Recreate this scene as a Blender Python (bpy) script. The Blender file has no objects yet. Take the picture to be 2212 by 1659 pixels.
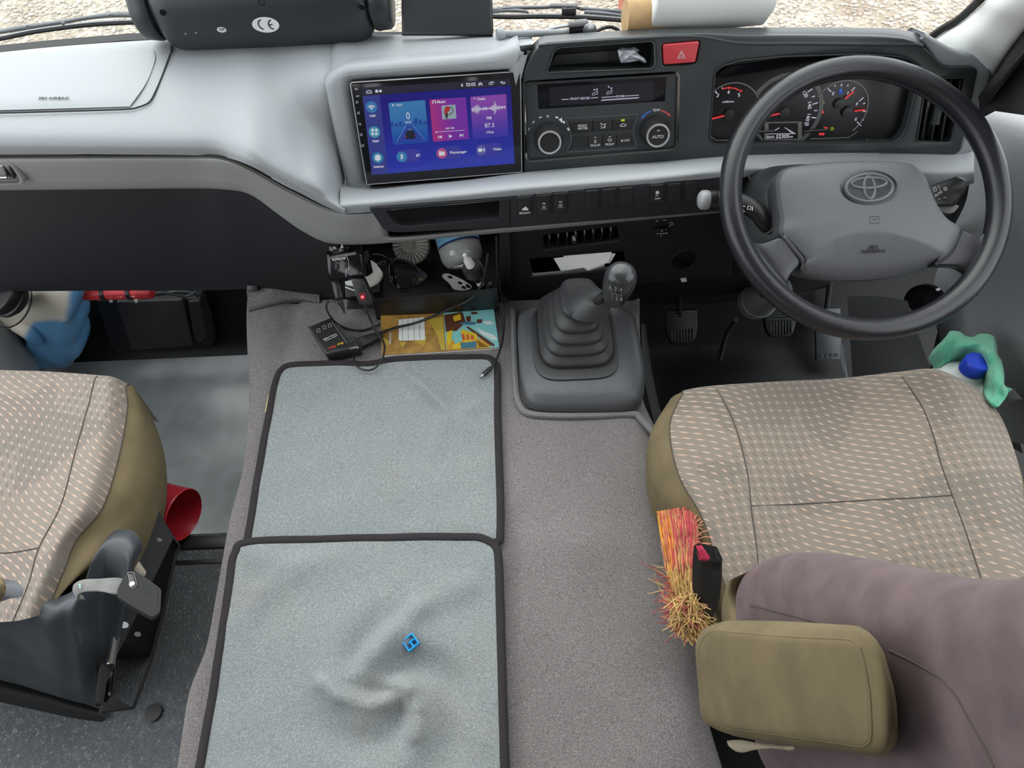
import bpy, bmesh, math, random
from mathutils.bvhtree import BVHTree
from mathutils import Vector, Matrix
V = Vector
random.seed(7)
SC = bpy.context.scene
COL = SC.collection

# ---------------------------------------------------------------- camera, light, exposure
W, H, FPX = 2212, 1659, 1534.0
CAM = V((0, 0, 1.41))
PITCH, ROLL = math.radians(56), math.radians(2.5)
_f = V((0, math.cos(PITCH), -math.sin(PITCH)))
_r0 = V((1, 0, 0)); _u0 = _r0.cross(_f)
_r = _r0 * math.cos(ROLL) - _u0 * math.sin(ROLL)
_u = _r.cross(_f)
cd = bpy.data.cameras.new('camera'); co = bpy.data.objects.new('camera', cd); COL.objects.link(co)
co.matrix_world = Matrix(((_r.x, _u.x, -_f.x, CAM.x), (_r.y, _u.y, -_f.y, CAM.y), (_r.z, _u.z, -_f.z, CAM.z), (0, 0, 0, 1)))
cd.sensor_width = 36; cd.lens = FPX * 36 / W; cd.clip_start = 0.02
SC.camera = co
wd = bpy.data.worlds.new('sky'); SC.world = wd; wd.use_nodes = True
wn = wd.node_tree.nodes; bgn = wn['Background']
bgn.inputs[0].default_value = (0.93, 0.97, 1.0, 1); bgn.inputs[1].default_value = 1.0
SKY = 4.0
bgn.inputs[1].default_value = SKY
sd = bpy.data.lights.new('sun', 'SUN'); so = bpy.data.objects.new('sun', sd); COL.objects.link(so)
sd.energy = 3.0; sd.angle = math.radians(70); sd.color = (1, .96, .9)
so.rotation_euler = V((0.25, -0.75, -0.8)).to_track_quat('-Z', 'Y').to_euler()
SC.view_settings.view_transform = 'Standard'; SC.view_settings.look = 'None'
SC.view_settings.gamma = 1; SC.view_settings.use_curve_mapping = False
SC.view_settings.exposure = -0.5

# ---------------------------------------------------------------- geometry helpers
def ray(px, py): return _r * ((px - W / 2) / FPX) + _u * ((H / 2 - py) / FPX) + _f
def Z(px, py, z): d = ray(px, py); return CAM + d * ((z - CAM.z) / d.z)
def Y(px, py, y): d = ray(px, py); return CAM + d * ((y - CAM.y) / d.y)
def X(px, py, x): d = ray(px, py); return CAM + d * ((x - CAM.x) / d.x)
def D(px, py, t): return CAM + ray(px, py) * t

class Pl:
    """a plane with a frame: x along, y up the plane, z out of it"""
    def __init__(s, P0, N, xd=(1, 0, 0)):
        s.o = V(P0); s.z = V(N).normalized(); xd = V(xd)
        s.x = (xd - s.z * xd.dot(s.z)).normalized(); s.y = s.z.cross(s.x)
    def px(s, px, py, off=0):
        d = ray(px, py); q = s.o + s.z * off
        return CAM + d * ((q - CAM).dot(s.z) / d.dot(s.z))
    def uv(s, px, py, off=0): p = s.px(px, py, off) - s.o; return (p.dot(s.x), p.dot(s.y))
    def pt(s, u, v, w=0): return s.o + s.x * u + s.y * v + s.z * w
    def m(s, px, py): return (s.px(px, py) - CAM).dot(_f) / FPX      # metres per photo pixel there
    def up(s, off): return Pl(s.o + s.z * off, s.z, s.x)

def crs(pts, n, closed=False):
    """Catmull-Rom through pts, n samples"""
    m = len(pts); out = []
    P = [V(p) for p in pts]
    segs = m if closed else m - 1
    for k in range(n):
        t = k / n * segs if closed else k / (n - 1) * segs
        i = min(int(t), segs - 1); f = t - i
        if closed: a, b, c, d = P[(i - 1) % m], P[i % m], P[(i + 1) % m], P[(i + 2) % m]
        else: a, b, c, d = P[max(i - 1, 0)], P[i], P[i + 1], P[min(i + 2, m - 1)]
        out.append(0.5 * ((2 * b) + (c - a) * f + (2 * a - 5 * b + 4 * c - d) * f * f + (3 * b - a - 3 * c + d) * f ** 3))
    return out

def arcl(pts, n):
    """closed polyline resampled at n equal steps along its length"""
    P = [V(p) for p in pts]; m = len(P); L = [0]
    for i in range(m): L.append(L[-1] + (P[(i + 1) % m] - P[i]).length)
    out = []; j = 0
    for k in range(n):
        t = L[-1] * k / n
        while L[j + 1] < t: j += 1
        out.append(P[j].lerp(P[(j + 1) % m], (t - L[j]) / max(L[j + 1] - L[j], 1e-9)))
    return out

def on(o, px, py, off=0):
    """the point of object o's surface seen at a photo pixel, lifted by off along its normal"""
    if not hasattr(on, 'c'): on.c = {}
    if o.name not in on.c:
        l = root_loc(o); on.c[o.name] = BVHTree.FromPolygons([v.co + l for v in o.data.vertices], [tuple(p.vertices) for p in o.data.polygons])
    d = ray(px, py).normalized(); h, n, _, _ = on.c[o.name].ray_cast(CAM, d)
    if h is None: h, n, _, _ = on.c[o.name].find_nearest(CAM + d * 1.0)
    if n.dot(d) > 0: n = -n
    return h + n * off

def rnd(pts, r, n=4):
    """round the corners of a 2-D polygon; r one radius or one per corner"""
    m = len(pts); out = []
    for i in range(m):
        ri = r[i] if isinstance(r, (list, tuple)) else r
        p0, p, p1 = V(pts[i - 1]).to_2d(), V(pts[i]).to_2d(), V(pts[(i + 1) % m]).to_2d()
        a, b = p0 - p, p1 - p
        la, lb = a.length, b.length
        d = min(ri, la * .49, lb * .49)
        if d < 1e-9: out.append(tuple(p)); continue
        A, B = p + a / la * d, p + b / lb * d
        for k in range(n + 1):
            t = k / n
            q = A * (1 - t) ** 2 + p * 2 * t * (1 - t) + B * t * t
            out.append((q.x, q.y))
    return out

def area(p): return sum(p[i - 1][0] * p[i][1] - p[i][0] * p[i - 1][1] for i in range(len(p))) / 2
def circ(c, r, n=32, ry=None): return [(c[0] + r * math.cos(2 * math.pi * k / n), c[1] + (ry or r) * math.sin(2 * math.pi * k / n)) for k in range(n)]

def inset(p, d):
    """move a closed outline to its left by d, dropping the vertices of edges that turn over"""
    p = [V(q).to_2d() for q in p]
    p = [q for i, q in enumerate(p) if (q - p[i - 1]).length > 1e-6]
    src = p; w = [(q, q) for q in p]
    out = []
    m = len(p)
    for i in range(m):
        a, b, c = p[i - 1], p[i], p[(i + 1) % m]
        e, f = (b - a).normalized(), (c - b).normalized()
        t = e + f
        if t.length < 1e-6: t = f.copy()
        t.normalize(); k = max(t.dot(f), .5)
        out.append((b + V((-t.y, t.x)).to_2d() * d / k, e, f))
    for _ in range(12):
        m = len(out); bad = None
        for i in range(m):
            j = (i + 1) % m
            if (out[j][0] - out[i][0]).dot(out[i][2]) <= 1e-7: bad = (i, j); break
        if bad is None or m < 5: break
        # keep collapsing runs of flipped edges
        new = []; skip = False; i = 0
        while i < m:
            j = (i + 1) % m
            if j > i and (out[j][0] - out[i][0]).dot(out[i][2]) <= 1e-7:
                new.append(((out[i][0] + out[j][0]) / 2, out[i][1], out[j][2])); i += 2
            else: new.append(out[i]); i += 1
        out = new[1:] + new[:1]
    return [o[0] for o in out]

class MB:
    def __init__(s): s.b = bmesh.new(); s.mi = 0
    def face(s, vs):
        try: f = s.b.faces.new(vs); f.material_index = s.mi; return f
        except ValueError: return None
    def poly(s, pts): return s.face([s.b.verts.new(p) for p in pts])
    def grid(s, rows, nu=0, nv=0, cu=False, cv=False, flip=False):
        """rows of points; resample to nv rows of nu points; cu closes each row, cv closes the set of rows"""
        if nu: rows = [crs(r, nu, cu) for r in rows]
        if nv:
            cols = [crs([r[i] for r in rows], nv, cv) for i in range(len(rows[0]))]
            rows = [[c[j] for c in cols] for j in range(nv)]
        vs = [[s.b.verts.new(p) for p in r] for r in rows]
        n, m = len(vs), len(vs[0])
        for j in range(n if cv else n - 1):
            for i in range(m if cu else m - 1):
                q = [vs[j][i], vs[j][(i + 1) % m], vs[(j + 1) % n][(i + 1) % m], vs[(j + 1) % n][i]]
                s.face(q[::-1] if flip else q)
        return vs
    def rings(s, rings, n=0, cap=(True, True), nv=0):
        vs = s.grid(rings, n, nv, cu=True)
        if cap[0]: s.face(vs[0][::-1])
        if cap[1]: s.face(vs[-1])
        return vs
    def tube(s, pts, r, n=8, seg=0, closed=False, cap=True):
        if seg: 
            rr = r if isinstance(r, (list, tuple)) else None
            m = len(pts)
            P = crs(pts, seg, closed)
            if rr: r = [rr[min(int(k / (seg - 1) * (m - 1)), m - 2)] * (1 - (k / (seg - 1) * (m - 1) - min(int(k / (seg - 1) * (m - 1)), m - 2))) + rr[min(int(k / (seg - 1) * (m - 1)), m - 2) + 1] * (k / (seg - 1) * (m - 1) - min(int(k / (seg - 1) * (m - 1)), m - 2)) for k in range(seg)]
        else: P = [V(p) for p in pts]
        m = len(P); rg = []; up = None
        for i in range(m):
            t = (P[(i + 1) % m] - P[i - 1]) if closed else (P[min(i + 1, m - 1)] - P[max(i - 1, 0)])
            if t.length < 1e-9: t = V((0, 0, 1))
            t.normalize()
            if up is None: up = t.orthogonal().normalized()
            up = (up - t * up.dot(t)).normalized(); sd_ = t.cross(up)
            ri = r[i] if isinstance(r, (list, tuple)) else r
            rg.append([P[i] + (up * math.cos(2 * math.pi * k / n) + sd_ * math.sin(2 * math.pi * k / n)) * ri for k in range(n)])
        vs = s.grid(rg, cu=True, cv=closed)
        if cap and not closed: s.face(vs[0][::-1]); s.face(vs[-1])
    def lathe(s, prof, o, ax, n=24, xd=None):
        """prof: (radius, along) pairs"""
        o = V(o); ax = V(ax).normalized(); a = (V(xd) - ax * V(xd).dot(ax)).normalized() if xd else ax.orthogonal().normalized(); b = ax.cross(a)
        rg = [[o + ax * h + (a * math.cos(2 * math.pi * k / n) + b * math.sin(2 * math.pi * k / n)) * max(r, 1e-5) for k in range(n)] for r, h in prof]
        s.rings(rg)
    def box(s, fr, hx, hy, z0, z1, bev=0, seg=2, taper=1.0, c=(0, 0)):
        """box in the frame fr (Pl): half sizes, from z0 to z1"""
        pts = []
        for z, k in ((z0, 1), (z1, taper)):
            for x, y in ((-1, -1), (1, -1), (1, 1), (-1, 1)): pts.append(fr.pt(c[0] + x * hx * k, c[1] + y * hy * k, z))
        vs = [s.b.verts.new(p) for p in pts]
        fs = [s.face([vs[i] for i in q]) for q in ((3, 2, 1, 0), (4, 5, 6, 7), (0, 1, 5, 4), (1, 2, 6, 5), (2, 3, 7, 6), (3, 0, 4, 7))]
        if bev:
            es = list({e for f in fs for e in f.edges})
            r = bmesh.ops.bevel(s.b, geom=es, offset=bev, segments=seg, profile=.5, affect='EDGES')
            for f in r['faces']: f.material_index = s.mi
    def prism(s, top, dirv, bev=0, seg=2, smooth_bottom=False):
        """3-D polygon `top` extruded along dirv (away), front edge bevelled"""
        n = len(top)
        t = [s.b.verts.new(p) for p in top]; b_ = [s.b.verts.new(V(p) + V(dirv)) for p in top]
        f0 = s.face(t); s.face(b_[::-1])
        for i in range(n): s.face([t[i - 1], b_[i - 1], b_[i], t[i]])
        if bev and f0:
            r = bmesh.ops.bevel(s.b, geom=list(f0.edges), offset=bev, segments=seg, profile=.5, affect='EDGES')
            for f in r['faces']: f.material_index = s.mi
    def plate(s, pl, outer, holes=(), th=.01, bev=.002, off=0, res=2, px=True):
        """flat plate with holes on plane pl; outlines in photo pixels measured on that plane (or local metres)"""
        cu = bpy.data.curves.new('tmp', 'CURVE'); cu.dimensions = '2D'; cu.fill_mode = 'BOTH'
        for k, o in enumerate([outer] + list(holes)):
            p = [pl.uv(*q, off) for q in o] if px else list(o)
            if (area(p) > 0) == (k > 0): p = p[::-1]
            m = len(p)
            if bev: p = inset(p, bev); m = len(p)
            sp = cu.splines.new('POLY'); sp.points.add(len(p) - 1); sp.use_cyclic_u = True
            for i in range(len(p)): sp.points[i].co = (p[i][0], p[i][1], 0, 1)
        cu.extrude = max(th / 2 - bev, 0); cu.bevel_depth = bev; cu.bevel_resolution = res
        ob = bpy.data.objects.new('tmp', cu); me = bpy.data.meshes.new_from_object(ob)
        M = Matrix(((pl.x.x, pl.y.x, pl.z.x, 0), (pl.x.y, pl.y.y, pl.z.y, 0), (pl.x.z, pl.y.z, pl.z.z, 0), (0, 0, 0, 1)))
        M.translation = pl.o + pl.z * (off - th / 2)
        me.transform(M); s.add_mesh(me); bpy.data.objects.remove(ob); bpy.data.curves.remove(cu)
    def add_mesh(s, me):
        k = len(s.b.faces); s.b.from_mesh(me); s.b.faces.ensure_lookup_table()
        for f in s.b.faces[k:]: f.material_index = s.mi
        bpy.data.meshes.remove(me)
    def text(s, t, pl, c, h, px=True, off=.0004, th=.0004, ax='CENTER', sx=1.0, rot=0, bold=0):
        """lettering with cap height h (photo px on that plane, or metres) centred at c"""
        if px: h = h * pl.m(*c); u, v = pl.uv(*c)
        else: u, v = c
        cu = bpy.data.curves.new('tmp', 'FONT'); cu.body = t; cu.size = h / .69; cu.align_x = ax; cu.align_y = 'CENTER'
        cu.extrude = th / 2; cu.resolution_u = 3; cu.offset = bold * h
        ob = bpy.data.objects.new('tmp', cu); me = bpy.data.meshes.new_from_object(ob)
        R = Matrix.Rotation(rot, 3, 'Z')
        M = (Matrix((pl.x, pl.y, pl.z)).transposed() @ R @ Matrix.Diagonal((sx, 1, 1))).to_4x4(); M.translation = pl.pt(u, v, off)
        me.transform(M); s.add_mesh(me); bpy.data.objects.remove(ob); bpy.data.curves.remove(cu)
    def flat(s, pl, pts, off=.0003, px=True, th=.0003):
        """a thin print on plane pl"""
        q = [pl.uv(*p) for p in pts] if px else pts
        if area(q) < 0: q = q[::-1]
        s.prism([pl.pt(u, v, off) for u, v in q], pl.z * -th)
    def line(s, pl, pts, w, off=.0003, px=True, closed=False, th=.0003):
        """a stroke of width w (px at the first point, or metres)"""
        q = [V(pl.uv(*p)) for p in pts] if px else [V(p) for p in pts]
        if px: w = w * pl.m(*pts[0])
        m = len(q); L = []; R_ = []
        for i in range(m):
            t = (q[(i + 1) % m] - q[i - 1]) if closed else (q[min(i + 1, m - 1)] - q[max(i - 1, 0)])
            t.normalize(); nrm = V((-t.y, t.x)) * w / 2
            L.append(q[i] + nrm); R_.append(q[i] - nrm)
        for i in range(m if closed else m - 1):
            j = (i + 1) % m
            s.prism([pl.pt(p.x, p.y, off) for p in (R_[i], R_[j], L[j], L[i])], pl.z * -th)
    def disc(s, pl, c, r, off=.0003, px=True, n=28, th=.0003, ry=None):
        if px: k = pl.m(*c); r = r * k; ry = ry * k if ry else None; c = pl.uv(*c)
        s.prism([pl.pt(u, v, off) for u, v in circ(c, r, n, ry)], pl.z * -th)

def root_loc(o):
    while o.parent: o = o.parent
    return o.location.copy()
def tag(o, label=None, cat=None, group=None, kind=None):
    for k, v in (('label', label), ('category', cat), ('group', group), ('kind', kind)):
        if v: o[k] = v
    return o
def thing(name, label, cat, loc, group=None):
    o = bpy.data.objects.new(name, None); COL.objects.link(o); o.location = loc; o.empty_display_size = .02
    return tag(o, label, cat, group)
def obj(name, mb, mats, parent=None, smooth=40, label=None, cat=None, group=None, kind=None, subd=0, solid=0, sofs=-1, fixn=True):
    b = mb.b if isinstance(mb, MB) else mb
    bmesh.ops.remove_doubles(b, verts=b.verts, dist=1e-6)
    if fixn: bmesh.ops.recalc_face_normals(b, faces=b.faces)
    if parent is not None: loc = root_loc(parent)
    else:
        xs = [v.co for v in b.verts]
        loc = V(((min(p.x for p in xs) + max(p.x for p in xs)) / 2, (min(p.y for p in xs) + max(p.y for p in xs)) / 2, min(p.z for p in xs)))
    bmesh.ops.translate(b, verts=b.verts, vec=-loc)
    me = bpy.data.meshes.new(name); b.to_mesh(me); b.free()
    for m in (mats if isinstance(mats, (list, tuple)) else [mats]): me.materials.append(m)
    if smooth:
        for p in me.polygons: p.use_smooth = True
        if smooth < 180: me.set_sharp_from_angle(angle=math.radians(smooth))
    o = bpy.data.objects.new(name, me); COL.objects.link(o)
    if parent is not None: o.parent = parent
    else: o.location = loc
    if solid:
        md = o.modifiers.new('solid', 'SOLIDIFY'); md.thickness = solid; md.offset = sofs
    if subd:
        md = o.modifiers.new('sub', 'SUBSURF'); md.levels = subd; md.render_levels = subd
    return tag(o, label, cat, group, kind)

# ---------------------------------------------------------------- materials
def mat(name, col, rough=.5, metal=0, spec=.5, bump=None, bscale=300, bstr=.2, emit=0, ecol=None, var=0, vscale=30, coat=0, trans=0, sheen=0, alpha=1, vcol=None, detail=3, bdist=.001):
    m = bpy.data.materials.new(name); m.use_nodes = True
    nt = m.node_tree; p = nt.nodes['Principled BSDF']; L = nt.links
    c = (*col, 1)
    p.inputs['Base Color'].default_value = c; p.inputs['Roughness'].default_value = rough; p.inputs['Metallic'].default_value = metal
    p.inputs['Specular IOR Level'].default_value = spec; p.inputs['Coat Weight'].default_value = coat
    p.inputs['Transmission Weight'].default_value = trans; p.inputs['Alpha'].default_value = alpha
    p.inputs['Sheen Weight'].default_value = sheen
    if emit: p.inputs['Emission Color'].default_value = (*(ecol or col), 1); p.inputs['Emission Strength'].default_value = emit
    tc = None
    if bump or var: tc = nt.nodes.new('ShaderNodeTexCoord')
    if bump:
        if bump == 'grain':
            t = nt.nodes.new('ShaderNodeTexVoronoi'); t.feature = 'DISTANCE_TO_EDGE'; t.inputs['Scale'].default_value = bscale; out = t.outputs['Distance']
        else:
            t = nt.nodes.new('ShaderNodeTexNoise'); t.inputs['Scale'].default_value = bscale; t.inputs['Detail'].default_value = detail; out = t.outputs['Fac']
        L.new(tc.outputs['Object'], t.inputs['Vector'])
        b = nt.nodes.new('ShaderNodeBump'); b.inputs['Strength'].default_value = bstr; b.inputs['Distance'].default_value = bdist
        L.new(out, b.inputs['Height']); L.new(b.outputs['Normal'], p.inputs['Normal'])
    if var:
        t = nt.nodes.new('ShaderNodeTexNoise'); t.inputs['Scale'].default_value = vscale; t.inputs['Detail'].default_value = 4
        L.new(tc.outputs['Object'], t.inputs['Vector'])
        r = nt.nodes.new('ShaderNodeValToRGB')
        lo, hi = [max(0, x * (1 - var)) for x in col], [min(1, x * (1 + var)) for x in col]
        if vcol: lo = vcol
        r.color_ramp.elements[0].position = .35; r.color_ramp.elements[1].position = .65
        r.color_ramp.elements[0].color = (*lo, 1); r.color_ramp.elements[1].color = (*hi, 1)
        L.new(t.outputs['Fac'], r.inputs['Fac']); L.new(r.outputs['Color'], p.inputs['Base Color'])
    return m

M = {}
M['pad'] = mat('grey_grained_plastic', (.30, .315, .33), .52, bump='grain', bscale=420, bstr=.35, bdist=.0008)
M['band'] = mat('grey_band_plastic', (.25, .253, .247), .55, bump='grain', bscale=420, bstr=.25, bdist=.0006)
M['fascia'] = mat('charcoal_fascia_plastic', (.030, .035, .037), .38, bump='noise', bscale=900, bstr=.1, bdist=.0004)
M['lower'] = mat('dark_lower_plastic', (.011, .011, .015), .6, bump='noise', bscale=1200, bstr=.12, bdist=.0004)
M['black'] = mat('black_plastic', (.012, .012, .013), .4)
M['matte'] = mat('matte_black_plastic', (.010, .010, .011), .75)
M['gloss'] = mat('gloss_black', (.006, .006, .008), .08)
M['seam'] = mat('dark_seam', (.015, .014, .013), .8)
M['stitch'] = mat('brown_stitching', (.07, .055, .045), .9)
M['pit'] = mat('black_rubber_floor', (.002, .0022, .0022), .5, spec=.3)
M['white'] = mat('white_plastic', (.75, .75, .73), .35)
M['print'] = mat('white_print', (.7, .7, .7), .6)
M['chrome'] = mat('chrome', (.75, .75, .75), .12, metal=1)
M['steel'] = mat('dull_steel', (.35, .36, .37), .35, metal=1)
M['silver'] = mat('silver_paint', (.5, .5, .5), .3, metal=.6)
M['red'] = mat('red_button', (.45, .035, .045), .4)
M['wheel'] = mat('steering_rubber', (.014, .0145, .017), .22, spec=.45, bump='grain', bscale=800, bstr=.22, bdist=.0008)
M['wheelpad'] = mat('steering_pad_plastic', (.085, .088, .098), .45, bump='grain', bscale=520, bstr=.45, bdist=.0008)
M['vinyl'] = mat('textured_vinyl', (.15, .158, .168), .4, bump='grain', bscale=230, bstr=.9, bdist=.004)
M['mat_floor'] = mat('smooth_rubber_floor', (.22, .24, .245), .22, bump='noise', bscale=60, bstr=.06, var=.10, vscale=22)
M['olive'] = mat('olive_seat_cloth', (.155, .119, .060), .85, sheen=.0, bump='noise', bscale=1600, bstr=.25, bdist=.0006, var=.12, vscale=25)
M['purple'] = mat('purple_brown_seat_cover', (.135, .096, .100), .48, sheen=.03, bump='noise', bscale=900, bstr=.35, bdist=.0006, var=.15, vscale=40)
M['binding'] = mat('black_towel_binding', (.022, .018, .02), .9, bump='noise', bscale=1800, bstr=.5)
M['carpet_trim'] = mat('grey_carpet_binding', (.19, .19, .195), .9, bump='noise', bscale=900, bstr=.8)
M['cable'] = mat('black_cable', (.012, .012, .013), .4)
M['cardboard'] = mat('brown_cardboard', (.42, .27, .13), .8, var=.08, vscale=60)
M['paper'] = mat('white_paper', (.72, .73, .71), .8, bump='noise', bscale=90, bstr=.25, bdist=.002)
M['glassy'] = mat('clear_plastic', (.85, .88, .88), .06, trans=.85)
M['blue'] = mat('blue_cap', (.02, .06, .55), .35)
M['green'] = mat('green_microfibre', (.10, .56, .34), .9, sheen=.5, bump='grain', bscale=520, bstr=1.0, bdist=.003)
M['redcan'] = mat('red_painted_tin', (.55, .025, .04), .35)
M['tinlabel'] = mat('blue_tin_label', (.03, .12, .4), .4)
M['pillar'] = mat('white_pillar_trim', (.86, .87, .85), .6, bump='noise', bscale=1300, bstr=.1)
M['door'] = mat('door_grey_plastic', (.22, .23, .24), .5, bump='grain', bscale=420, bstr=.3, bdist=.0008)
M['doorlow'] = mat('door_lower_plastic', (.05, .053, .055), .55)
M['wiper'] = mat('wiper_grey', (.11, .12, .13), .4)
M['mount'] = mat('grey_tape', (.25, .26, .28), .5)
M['speaker'] = mat('charcoal_soft_plastic', (.02, .024, .026), .42)
M['redflare'] = mat('red_flare_case', (.6, .035, .045), .45)
M['rust'] = mat('red_brown_post', (.33, .12, .08), .7, var=.2, vscale=20)
M['gold'] = mat('gold_metal', (.6, .4, .12), .3, metal=1)
M['roof'] = mat('roof_lining', (.28, .28, .275), .9)
M['cyanplastic'] = mat('sky_blue_plastic', (.01, .36, .78), .4)

def glass_mat(name, tint=(.95, .98, .97), refl=.025):
    m = bpy.data.materials.new(name); m.use_nodes = True; nt = m.node_tree; nt.nodes.clear()
    o = nt.nodes.new('ShaderNodeOutputMaterial'); t = nt.nodes.new('ShaderNodeBsdfTransparent'); t.inputs[0].default_value = (*tint, 1)
    g = nt.nodes.new('ShaderNodeBsdfGlossy'); g.inputs['Roughness'].default_value = .02
    x = nt.nodes.new('ShaderNodeMixShader'); x.inputs[0].default_value = refl
    nt.links.new(t.outputs[0], x.inputs[1]); nt.links.new(g.outputs[0], x.inputs[2]); nt.links.new(x.outputs[0], o.inputs[0])
    return m
M['glass'] = glass_mat('window_glass')
def glow(name, col, s): return mat(name, (0, 0, 0), .5, emit=s, ecol=col)
class NT:
    """tiny node-graph builder"""
    def __init__(s, name):
        s.m = bpy.data.materials.new(name); s.m.use_nodes = True; s.t = s.m.node_tree; s.p = s.t.nodes['Principled BSDF']
    def n(s, typ, **k):
        nd = s.t.nodes.new('ShaderNode' + typ)
        for a, v in k.items(): setattr(nd, a, v)
        return nd
    def l(s, a, b): s.t.links.new(a, b)
    def sock(s, v, inp):
        if hasattr(v, 'is_linked') or isinstance(v, bpy.types.NodeSocket): s.l(v, inp)
        else: inp.default_value = v
    def math(s, op, a, b=0, c=0):
        nd = s.n('Math', operation=op)
        for i, v in enumerate((a, b, c)): s.sock(v, nd.inputs[i])
        return nd.outputs[0]
    def mix(s, f, a, b):
        nd = s.n('Mix', data_type='RGBA'); s.sock(f, nd.inputs[0])
        for v, i in ((a, 6), (b, 7)):
            if isinstance(v, tuple): nd.inputs[i].default_value = (*v, 1)
            else: s.l(v, nd.inputs[i])
        return nd.outputs[2]
    def obj(s):
        return s.n('TexCoord').outputs['Object']
    def noise(s, vec, sc, det=3, rough=.5):
        nd = s.n('TexNoise'); nd.inputs['Scale'].default_value = sc; nd.inputs['Detail'].default_value = det; nd.inputs['Roughness'].default_value = rough; s.l(vec, nd.inputs['Vector']); return nd.outputs['Fac']
    def ramp(s, f, a, b):
        nd = s.n('MapRange', interpolation_type='SMOOTHSTEP'); s.sock(f, nd.inputs[0]); nd.inputs[1].default_value = a; nd.inputs[2].default_value = b; return nd.outputs[0]
    def bump(s, h, st, dist):
        nd = s.n('Bump'); nd.inputs['Strength'].default_value = st; nd.inputs['Distance'].default_value = dist; s.l(h, nd.inputs['Height']); s.l(nd.outputs[0], s.p.inputs['Normal'])

def seat_fabric(name, ang, phase, pitch=(.0185, .0095), base=(.205, .172, .136), dark=(.165, .142, .114), dash=(.46, .32, .235), wave=1.0, shade=(.135, .118, .10)):
    g = NT(name); xyz = g.n('SeparateXYZ'); g.l(g.obj(), xyz.inputs[0])
    x, y = xyz.outputs[0], xyz.outputs[1]
    ca, sa = math.cos(ang), math.sin(ang)
    u = g.math('ADD', g.math('MULTIPLY', x, ca), g.math('MULTIPLY', y, sa))
    v = g.math('ADD', g.math('MULTIPLY', x, -sa), g.math('MULTIPLY', y, ca))
    wv = g.math('SINE', g.math('ADD', g.math('MULTIPLY', u, 26.0), phase))          # bands where the dashes stretch
    # bend the dash direction with the wave
    v2 = g.math('ADD', v, g.math('MULTIPLY', g.math('COSINE', g.math('ADD', g.math('MULTIPLY', u, 26.0), phase)), .011 * wave))
    rv = g.math('DIVIDE', v2, pitch[1]); row = g.math('FLOOR', rv); fv = g.math('SUBTRACT', g.math('FRACT', rv), .5)
    sh = g.math('MULTIPLY', row, .37)
    ru = g.math('ADD', g.math('DIVIDE', u, pitch[0]), sh); fu = g.math('SUBTRACT', g.math('FRACT', ru), .5)
    ln = g.math('ADD', .33, g.math('MULTIPLY', wv, .17))                              # half length
    d = g.math('ADD', g.math('DIVIDE', g.math('ABSOLUTE', fu), ln), g.math('DIVIDE', g.math('ABSOLUTE', fv), .16))
    dm = g.ramp(d, 1.15, .75)
    # dark little diamonds between the dashes where the wave is low
    fu2 = g.math('SUBTRACT', g.math('FRACT', g.math('ADD', ru, .5)), .5)
    d2 = g.math('ADD', g.math('DIVIDE', g.math('ABSOLUTE', fu2), .34), g.math('DIVIDE', g.math('ABSOLUTE', fv), .34))
    dk = g.math('MULTIPLY', g.ramp(d2, 1.1, .85), g.math('MULTIPLY', g.ramp(wv, .0, -.5), .8))
    # broad stepped patches, lighter and darker
    br = g.n('TexVoronoi', distance='MANHATTAN'); br.inputs['Scale'].default_value = 8.5; br.inputs['Randomness'].default_value = .8
    cv = g.n('CombineXYZ'); g.l(u, cv.inputs[0]); g.l(g.math('MULTIPLY', v, 1.6), cv.inputs[1]); g.l(cv.outputs[0], br.inputs['Vector'])
    sep = g.n('SeparateXYZ'); g.l(br.outputs['Color'], sep.inputs[0])
    patch = g.ramp(sep.outputs[0], .45, .55)
    nz = g.noise(g.obj(), 900, 2)
    c = g.mix(patch, base, dark)
    c = g.mix(dk, c, shade)
    c = g.mix(dm, c, dash)
    c = g.mix(g.math('MULTIPLY', g.ramp(nz, .45, .7), .25), c, (.33, .28, .23))
    g.l(c, g.p.inputs['Base Color']); g.p.inputs['Roughness'].default_value = .85; g.p.inputs['Sheen Weight'].default_value = .25
    g.bump(g.noise(g.obj(), 1500, 2), .3, .0006)
    return g.m
M['seat_d'] = seat_fabric('driver_seat_weave', math.radians(-28), 1.2)
M['seat_p'] = seat_fabric('passenger_seat_weave', math.radians(-48), .4, base=(.215, .18, .15), dark=(.175, .148, .124))

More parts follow.
